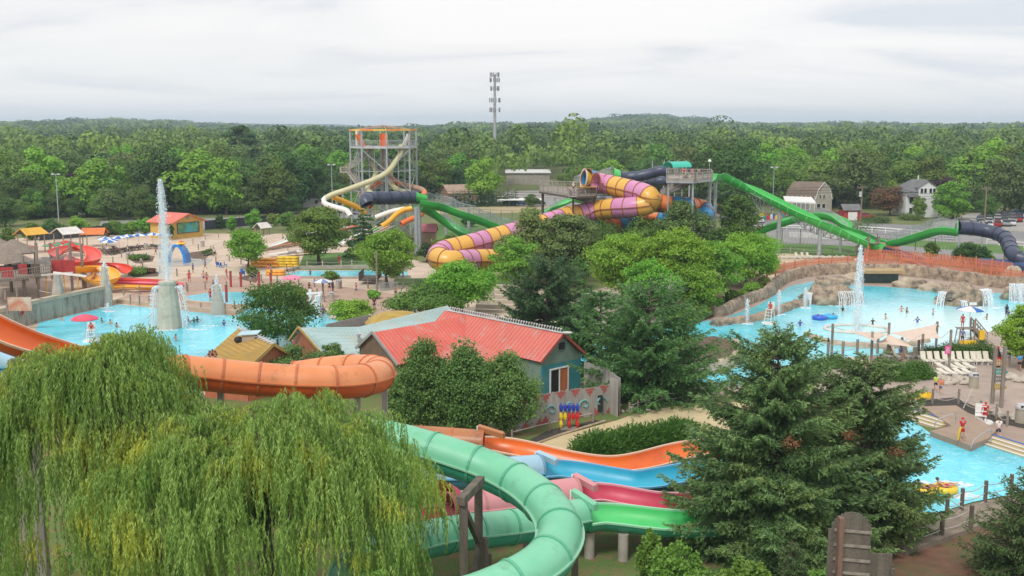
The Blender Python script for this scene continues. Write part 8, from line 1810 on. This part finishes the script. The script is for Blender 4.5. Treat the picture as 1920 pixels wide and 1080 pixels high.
mt('leafy green tree behind the teal roof ridge',800,600,535,150,G_MID,208,13000,.25,base=.1,flat=.55,nl=50,lr=.22)
mt('yellow green locust right of the teal roofed shed',868,592,484,118,G_BRT,209,13000,.25,**LOC)
mt('tiny shrub on the river bank',622,524,508,36,G_MID,210,1500,.2,base=0,name='shrub')
mt('grey green tree left of the pink tube bend',990,530,392,100,G_OLV,211,15000,.33,base=.1,flat=.6,nl=44,lr=.24)
mt('tall grey green tree before the raft tubes',1062,530,392,112,G_OLV,212,19000,.33,base=.08,flat=.6,nl=50,lr=.22)
mt('yellowish tree under the pink tube end',965,545,440,90,G_BRT,213,9000,.28,base=.1,flat=.5)
mt('bushy green tree hiding the orange tube',1275,500,364,96,G_OLV,214,15000,.33,base=.08,flat=.6,nl=44)
mt('low green tree under the pink and yellow tube',1130,500,412,100,G_MID,215,12000,.32,base=.05,flat=.6)
mt('low dark green tree under the raft tube bend',1210,500,405,110,G_MID,216,13000,.32,base=.05,flat=.6)
mt('green tree between the steel legs and the green lane',1385,480,362,76,G_MID,217,10000,.36,base=.1)
mt('dark green tree right of the orange tube curl',1340,490,420,70,G_MID,218,8000,.33,base=.1)
mt('bright golden green locust left of the trio',1165,570,430,128,G_YEL,219,18000,.26,**LOC)
mt('bright golden green locust in the middle of the trio',1262,580,422,136,G_YEL,220,20000,.26,**LOC)
mt('bright locust right of the trio above the pool bend',1325,575,445,110,G_BRT,221,15000,.26,**LOC)
mt('broad bright locust at the end of the orange picket fence',1402,540,430,122,G_YEL,222,18000,.27,**LOC)
mt('green locust leaning over the rock wall',1300,590,490,100,G_BRT,223,11000,.25,**LOC)
mt('green locust low between the golden ones',1215,600,480,100,G_BRT,224,10000,.25,**LOC)
mt('small green tree behind the orange pickets',1745,490,455,34,G_MID,225,2200,.26,base=.15)
mt('round dark shrub left of the concrete pillars',1819,500,456,62,G_DARK,226,6000,.28,base=0,name='shrub')
mt('bright shrub touching the dark round shrub',1842,500,468,40,G_BRT,227,3000,.26,base=0,name='shrub')
mt('yellow green locust at the right edge of the deck',1918,690,570,84,G_YEL,228,14000,.2,**LOC)
for i,(px,pb,pt_,w_)in enumerate(((150,440,404,44),(200,445,418,26),(246,440,416,30),(273,440,408,34),(232,446,420,22),(320,450,416,14),(435,434,402,26),(414,430,400,18),(475,430,392,36),(515,424,398,24),(12,470,425,50))):
 mt(('yellow green young tree behind the white roofed shelter','small dark conifer like shrub right of the orange roof','pale young tree left of the mural building','light green young tree touching the mural building','low shrub between the umbrellas and lane','narrow dark shrub at the mural building corner','small pale tree right of the mural building','slim dark shrub right of the mural building','rounded young tree above the little white shelter','dark small tree by the windscreen fence','bushy green tree over the thatched roofs')[i],px,pb,pt_,w_,(G_YEL,G_DARK,G_BRT,G_BRT,G_MID,G_DARK,G_BRT,G_DARK,G_BRT,G_MID,G_MID)[i],240+i,2600,.34,base=.05)
for i,(px,pb,w_,h_)in enumerate(((255,515,60,12),(280,512,30,9),(392,478,30,9),(262,487,40,9),(640,455,60,14),(890,470,60,16),(830,475,50,30),(925,462,50,20),(1630,480,20,8),(1850,516,60,10),(1560,506,60,8),(700,484,100,10),(1700,412,60,8),(1640,418,60,9),(1590,432,120,5))):
 mt(('flowering shrubs beside the straight kids flumes','small orange tinged shrub by the kids flumes','little shrub in the round splash pad bed','low shrubs in the splash pad bed','low shrubs behind the mat racer','low shrubs under the netted green lanes','bushy shrub right of the pump house','shrub beside the second netted lane','small shrub at the foot of the timber stair','low hedge by the navy ground tube','weedy plants along the top of the rockwork','low shrubs on the bank above the river','low dark hedge before the white house','dark hedge by the copper tree','clipped strip of hedge by the white rail')[i],px,pb,pb-h_,w_,(G_MID,G_RED,G_MID,G_MID,G_BRT,G_MID,G_MID,G_BRT,G_MID,G_DARK,G_MID,G_MID,G_DARK,G_DARK,G_DARK)[i],260+i,1800,.25,base=0,name='shrub',limbs=0,squash=0)
# big spruces on the right
for i,(px,pb,pt_,w_,m)in enumerate(((800,492,452,44,G_DARK),(845,470,440,40,G_MID),(895,478,452,44,G_MID),(925,500,455,40,G_OLV),(765,470,440,36,G_MID),(700,450,424,34,G_BRT),(650,436,404,40,G_MID),(610,424,392,36,G_DARK),(722,430,405,34,G_MID),(880,425,404,30,G_DARK),(540,432,398,38,G_MID),(360,428,402,26,G_MID),(100,446,410,46,G_DARK),(60,450,418,40,G_MID),(215,440,414,34,G_MID),(340,430,405,24,G_BRT),(830,500,470,40,G_MID),(905,540,505,46,G_BRT),(1010,500,452,60,G_BRT),(1080,540,480,60,G_MID),(1440,512,470,44,G_BRT),(1395,500,462,40,G_OLV),(740,520,500,30,G_MID),(560,560,540,40,G_MID),(700,560,545,26,G_BRT))):
 mt(('dark bush beside the pump house','green bush between the two netted lanes','bush under the lower netted lane end','olive bush above the pink tube bend','bush at the foot of the navy tube posts','pale bush before the slide tower','bush hiding the tower stair foot','dark bush left of the white tube end','bush before the orange tube arcs','dark bush under the upper netted lane','young tree left of the white tube end','bush at the right corner of the mural building','dark tree between the lamp mast and white shelter','young tree behind the yellow shelter','young tree right of the orange shelter','pale bush just behind the mural building','bush inside the pink tube bend','bright bush right of the steps by the pink tube','bright bush under the grey green tree','bush left of the golden locusts','bright bush at the start of the orange pickets','olive bush behind the broad bright locust','little bush by the locust trunk','little bush beside the rose pink umbrella','tiny bright bush by the crowd barrier')[i],px,pb,pt_,w_,m,440+i,2600,.3,base=0,name='shrub',limbs=2,squash=.1)
for i,(px,pb,pt_,w_,m)in enumerate(((1305,598,572,46,G_MID),(1340,584,556,44,G_BRT),(1372,572,545,44,G_MID),(1405,560,530,44,G_BRT),(1432,546,520,36,G_MID),(1275,612,580,50,G_BRT),(1335,672,650,40,G_MID),(1300,682,655,44,G_BRT))):
 mt(('low shrub on the bank nearest the frothy jet','bright shrub on the bank behind the rock wall bend','green shrub midway along the bank','bright shrub on the bank below the broad locust','green shrub at the top of the bank by the pickets','bright shrub left of the frothy jet','shrub in the curved planter nearest the pool','bright shrub in the curved planter beside the pine')[i],px,pb,pt_,w_,m,480+i,3400,.22,base=0,name='shrub',limbs=2,squash=.1)
def big_spruce(label,px,pb,pt_,wpx,seed,n,Y=None,leaf=.2,droop=.3,layers=24,per=11,power=.62,dead=0,base=.02,nm='spruce_tree',m=None,rnd=0):
 rng=np.random.default_rng(seed); b=P(px,pb); h=D(px,pt_,b.y).z; R0_=wpx/2*b.y/F; t=thing(nm,label,'tree',(b.x,b.y,0),world=False); mb=MB(); mb.tube([(0,0,0),(0,0,h*.5),(0,0,h*.985)],[.24,.13,.02],8)
 Cs,Ds,Ti,Ln=[],[],[],[]
 for i in range(layers):
  f=(i+rng.random()*.6)/layers; z=h*(base+(1-base)*f*.97); R=R0_*((1-f)**power)*(1 if f>.12 else .85+f)+.12
  for k in range(max(4,int(per*(1-f*.55)))):
   a=rng.uniform(0,6.283); r=R*rng.uniform(.66,1.14); dr=droop*rng.uniform(.5,1.3)*(1-f*.9)-f*.35
   ca,sa=math.cos(a),math.sin(a); up=lambda s:z-dr*r*s**1.2+.16*r*s**3.5
   pts=[Vector((ca*r*s,sa*r*s,up(s)))for s in(0,.3,.6,.85,1)]; mb.tube(pts,[.045*r/2+.015,.03,.02,.012,.006],4,cap=False)
   nt_=int(9+r*11)
   for j in range(nt_):
    s=.12+.88*(j+rng.random())/nt_; side=1 if j%2 else-1; tl=(.12+.34*r*(1-s)*.9+.12)*rng.uniform(.6,1.2); an=a+side*rng.uniform(.6,1.1)
    q=np.array([ca*r*s,sa*r*s,up(s)]); dv=np.array([math.cos(an),math.sin(an),rng.uniform(-.35,.12)]); m_=max(2,int(tl/.075)); u=(np.arange(m_)+rng.random(m_))/m_
    C=q+dv*(u*tl)[:,None]; C[:,2]-=.25*tl*u**2; C+=rng.normal(size=C.shape)*.03
    Cs.append(C); Ds.append(unit(dv+rng.normal(size=C.shape)*.45+np.array([ca,sa,0])*.4)); Ti.append(np.clip(.15+.55*u*s+.3*rng.random(m_)+(.2 if s>.9 else 0),0,1)); Ln.append(np.full(m_,1.0))
 C=np.concatenate(Cs); Dd=np.concatenate(Ds); ti=np.concatenate(Ti)
 idx=rng.choice(len(C),n,replace=True); C=C[idx]+rng.normal(size=(n,3))*.035; Dd=unit(Dd[idx]+rng.normal(size=(n,3))*.3); ti=ti[idx]; ln=leaf*rng.uniform(.55,1.3,n); bb_=unit(np.cross(Dd,rng.normal(size=(n,3))))
 quads('crown',C,Dd*ln[:,None],bb_*(ln*rng.uniform(.2,.34,n))[:,None],ti,m or G_SPR,t); mb.build('trunk',BARK,t)
 for k in range(dead):
  a=rng.uniform(3.6,5.8); zc=h*rng.uniform(.55,.75); rr=R0_*(1-zc/h)**power*.98; c=np.array([math.cos(a)*rr,math.sin(a)*rr,zc]); m_=130; Cx=c+rng.normal(size=(m_,3))*np.array([.22,.22,.16]); d2=unit(rng.normal(size=(m_,3))); l2=.16*rng.uniform(.6,1.3,m_); quads('dead_bough',Cx,d2*l2[:,None],unit(np.cross(d2,rng.normal(size=(m_,3))))*(l2*.3)[:,None],rng.random(m_),G_DEAD,t)
 return t
GP=leafmat('green_pine',(.075,.18,.05),(.15,.29,.085),objvar=.05,trans=.15)
big_spruce('dark blue green pine behind the barn ridge',1025,645,478,235,301,95000,leaf=.34,droop=.0,layers=15,per=11,power=.42,m=G_PINE,nm='pine_tree',rnd=1)
big_spruce('big spreading green pine between barn and right pool',1215,745,530,320,302,110000,leaf=.30,droop=.12,layers=17,per=12,power=.42,m=GP,nm='pine_tree',rnd=1)
big_spruce('second green pine top left of the spreading pine',1125,705,540,190,303,50000,leaf=.30,droop=.05,layers=14,per=11,power=.45,m=GP,nm='pine_tree',rnd=1)
t=wthing('dead_snag','bare pale dead branches beside the draped dark vine','dead tree',P(1250,610)); b=P(1250,612); m_=MB(); z=D(1250,512,b.y).z; m_.tube(spline([b,b+V3((.1,0,z*.6)),b+V3((.5,0,z))],n=8),[.14-.014*k for k in range(8)],6)
for s_,zz_ in((-1.8,.95),(1.6,1.05),(-1.0,1.15),(2.3,.8)):m_.tube(spline([b+V3((.2,0,z*.7)),b+V3((s_*.6,-.3,z*zz_*.85)),b+V3((s_,-.4,z*zz_*.9))],n=6),[.06-.009*k for k in range(6)],5)
m_.build('branches',BARKL,t)
BI=dict(base=.0,flat=.9,lr=.17,nl=130,fill=(.1,1.7),nout=.35,squash=.6,bark=BARKL,name='birch_tree')
mt('left birch of the clump before the red lean to roof',797,812,636,112,G_BIR,311,22000,.17,**BI)
mt('middle birch of the clump before the red lean to roof',872,818,648,124,G_BIR,312,26000,.17,**BI)
mt('right birch of the clump beside the teal gable',948,812,662,118,G_BIR,313,24000,.17,**BI)
mt('wide leafy birch hiding the gap left of the clump',760,800,690,70,G_BIR,314,9000,.17,**BI)
mt('sapling birch in front of the orange louvred gable',560,735,642,130,G_BIR,315,13000,.18,base=.05,flat=.6,lr=.2,nl=44,name='birch_tree',bark=BARKL,squash=.3)
mt('second sapling birch right of the louvred gable',625,735,638,70,G_BIR,316,7000,.18,base=.05,flat=.6,lr=.2,nl=34,name='birch_tree',bark=BARKL,squash=.4)
def hedge(label,pts,w_,h_,m,seed,n,leaf=.12,name='hedge'):
 rng=np.random.default_rng(seed); q=[P(px,py)for px,py in pts]; c=q[0]; t=wthing(name,label,'hedge',c); Cs=[]; sl=spline(q,step=.5)if len(q)>2 else[q[0].lerp(q[1],i/20)for i in range(21)]
 L_=len(sl); k=rng.integers(0,L_,n); base_=np.array([tuple(sl[i])for i in k]); d=unit(rng.normal(size=(n,3))); d[:,2]=np.abs(d[:,2]); lump=1+.18*np.sin(base_[:,0]*2.1+seed)+.12*np.sin(base_[:,1]*3.3)
 C=base_+d*np.stack([np.full(n,w_),np.full(n,w_),h_*lump],1)*rng.uniform(.75,1.05,n)[:,None]+rng.normal(size=(n,3))*.1; ln=leaf*rng.uniform(.7,1.4,n); nr=unit(d+.7*rng.normal(size=(n,3))); T,B=leaf_axes(rng,nr,ln,ln*.6); quads('foliage',C,T,B,rng.random(n),m,t)
 mb=MB(); mb.tube([p+V3((0,0,h_*.35))for p in sl],[min(w_,h_)*.42]*len(sl),7); mb.build('inner_core',mat('hedge_core',(.02,.03,.012)),t)  # solid tube in very dark green fills the hedge behind its leaves
hedge('long clipped dark hedge behind the back row of loungers',[(1740,673),(1780,672),(1820,671),(1855,672)],1.0,1.45,G_JUN,321,14000)
hedge('block of clipped dark hedge left of the flat loungers',[(1680,712),(1705,710),(1732,708)],1.1,1.5,G_JUN,322,12000)
hedge('lighter hedge showing above the spruce top',[(1540,690),(1570,688),(1600,690)],.9,.9,G_MID,323,6000)
def spiky(label,pts,w_,h_,m,seed,n,ln_=.5,name='juniper'):
 rng=np.random.default_rng(seed); q=[P(px,py)for px,py in pts]; t=wthing(name,label,'shrub',q[0]); sl=spline(q,step=.4); k=rng.integers(0,len(sl),n); base_=np.array([tuple(sl[i])for i in k]); d=unit(rng.normal(size=(n,3))); d[:,2]=np.abs(d[:,2])
 C=base_+d*np.array([w_,w_,h_])*rng.uniform(.45,1.05,n)[:,None]*(1+.25*np.sin(base_[:,:1]*2.3))+rng.normal(size=(n,3))*.12; dr=unit(d*np.array([1,1,.7])+np.array([.15,0,.35])+.45*rng.normal(size=(n,3))); ln=ln_*rng.uniform(.5,1.3,n); b=unit(np.cross(dr,rng.normal(size=(n,3)))); quads('foliage',C,dr*ln[:,None],b*(ln*.22)[:,None],rng.random(n),m,t); MB().tube([p+V3((0,0,.15))for p in sl],.2,6).build('stem',BARK,t)
spiky('spreading juniper with pointed sprays beside the sandy path',[(1110,850),(1150,840),(1200,832),(1250,825),(1290,815)],1.7,1.15,G_JUN,331,20000,.38)
big_spruce('huge dark spruce with brown dead tufts between the chutes and pool',1445,1045,612,460,401,320000,dead=2,layers=30,power=.45,leaf=.24,per=13)
big_spruce('second spruce right of the huge one overhanging the plunge pool',1610,1010,664,340,402,210000,dead=1,layers=26,leaf=.23,power=.42,per=13)
big_spruce('spruce at the right edge in the bottom corner',1930,1110,880,330,403,70000,layers=18,leaf=.17,droop=.15,m=leafmat('fresh_spruce',(.06,.12,.035),(.12,.19,.06),objvar=.05,trans=.12))
big_spruce('little spruce top poking up at the bottom edge',1478,1180,1010,120,404,12000,layers=14,leaf=.14,droop=-.2,m=leafmat('fresh_spruce',(.06,.12,.035),(.12,.19,.06)))
G_SHR=leafmat('fresh_shrub_leaves',(.13,.25,.035),(.22,.36,.06),objvar=.08)
def bush(label,px,Y,pt_,wpx,n,seed,m=None,leaf=.14,**k):
 c=D(px,pt_,Y); h=c.z; k['nl']=90; k['lr']=.15; return make_tree('shrub',label,seed,h,wpx/2*Y/F,m or G_SHR,int(n*1.2),leaf,loc=(c.x,c.y,0),fill=(.1,1.4),nout=.3,**k)
bush('light green bush at the bottom right of the green tube',1270,40,1015,150,15000,411,base=.3,flat=.9)
bush('light green bush beside the wooden cutout',1400,38,1035,150,14000,412,base=.3,flat=.9)
bush('light green sprig bush reaching up before the spruce',1220,42,985,70,5000,413,base=.3,flat=.9)
bush('tiny bright bush at the bottom by the willow',712,34,1052,60,4500,414,base=.5)
bush('bright bush at the bottom edge left of the cutout',1535,36,1060,70,5000,415,base=.5)
def willow(label,cx,cy,h,rx,ry,seed,nb,lpm=24,low=.3):
 rng=np.random.default_rng(seed); t=thing('willow_tree',label,'tree',(cx,cy,0)); mb=MB()
 mb.tube([(0,0,0),(.2,0,h*.25),(-.1,.2,h*.5),(.2,.1,h*.75)],[.55,.45,.35,.2],9)
 C_,D_,T_=[],[],[]
 for i in range(nb):
  a=rng.uniform(0,6.283); rr=rng.random()**.55
  if math.sin(a)>.3 and rng.random()<.5:a=-a
  x=math.cos(a)*rx*rr*.9; y=math.sin(a)*ry*rr*.9
  bump=.55*noise.noise(Vector((x*.42,y*.42,seed)))+.25*noise.noise(Vector((x*1.1,y*1.1,seed+4)))
  top=h*(1-.24*rr**4)+bump*2.3-.4
  if rr>.66 and rng.random()<.62:top-=rng.uniform(0,h*.66)
  az=a+rng.normal()*.5; al=rng.uniform(.9,2.3); ca,sa=math.cos(az),math.sin(az); rise=rng.uniform(.15,.5)
  arc=lambda u:np.array([x+ca*al*(u-.35),y+sa*al*(u-.35),top+rise*math.sin(u*2.2)-.95*al*u**2.6*.55])
  if i%2==0 and rr<.7:
   o=Vector((x*.35,y*.35,top*.6)); mb.tube(spline([o,Vector(arc(0))-Vector((0,0,.3)),Vector(arc(.5))-Vector((0,0,.12)),Vector(arc(1))-Vector((0,0,.1))],n=10),[.035-.0033*k for k in range(10)],4)
  tb=rng.random(); big=rng.uniform(1.1,3.4)
  for j in range(rng.integers(10,18)):
   u0=rng.random()**.8; p=arc(u0)+np.array([rng.normal()*.12,rng.normal()*.12,0]); L_=big*rng.uniform(.55,1.1)*(.55+.6*u0)
   m_=int(lpm*L_); s=(np.arange(m_)+rng.random(m_)*.6)/m_*L_; oa=az+rng.normal()*.8; ho=rng.uniform(.05,.35)*(1-np.exp(-s*2.5))
   C=np.stack([p[0]+math.cos(oa)*ho+rng.normal()*.09*s+.05*np.sin(s*3+i),p[1]+math.sin(oa)*ho+rng.normal()*.07*s,p[2]-np.maximum(s-.1*np.exp(-s*4),0)*.98],1)+rng.normal(size=(m_,3))*.018
   sw=rng.normal(size=(m_,3)); sw[:,2]=0; f=np.clip(.9-.5*s/L_,.35,1)[:,None]
   D_.append(unit(np.array([0,0,-1.0])+unit(sw)*f*.75)); C_.append(C); T_.append(np.clip(.5*tb+.2*rng.random()+.25*(1-s/L_)*rng.random()+.15*rng.random(m_),0,1))
 C=np.concatenate(C_); Dd=np.concatenate(D_); ti=np.concatenate(T_); n=len(C); ln=rng.uniform(.13,.24,n); b_=unit(np.cross(Dd,rng.normal(size=C.shape)))
 quads('crown',C,Dd*ln[:,None],b_*(ln*.2)[:,None],ti,G_WIL,t); mb.build('trunk',BARK,t); print('willow leaves',n)
wc=D(475,760,40); willow('great weeping willow filling the bottom left of the view',wc.x,41.0,11.05,7.3,6.2,501,680)
wc2=D(165,700,43); willow('second weeping willow crown rising at the left edge',wc2.x,43.5,13.0,5.0,4.6,502,460)
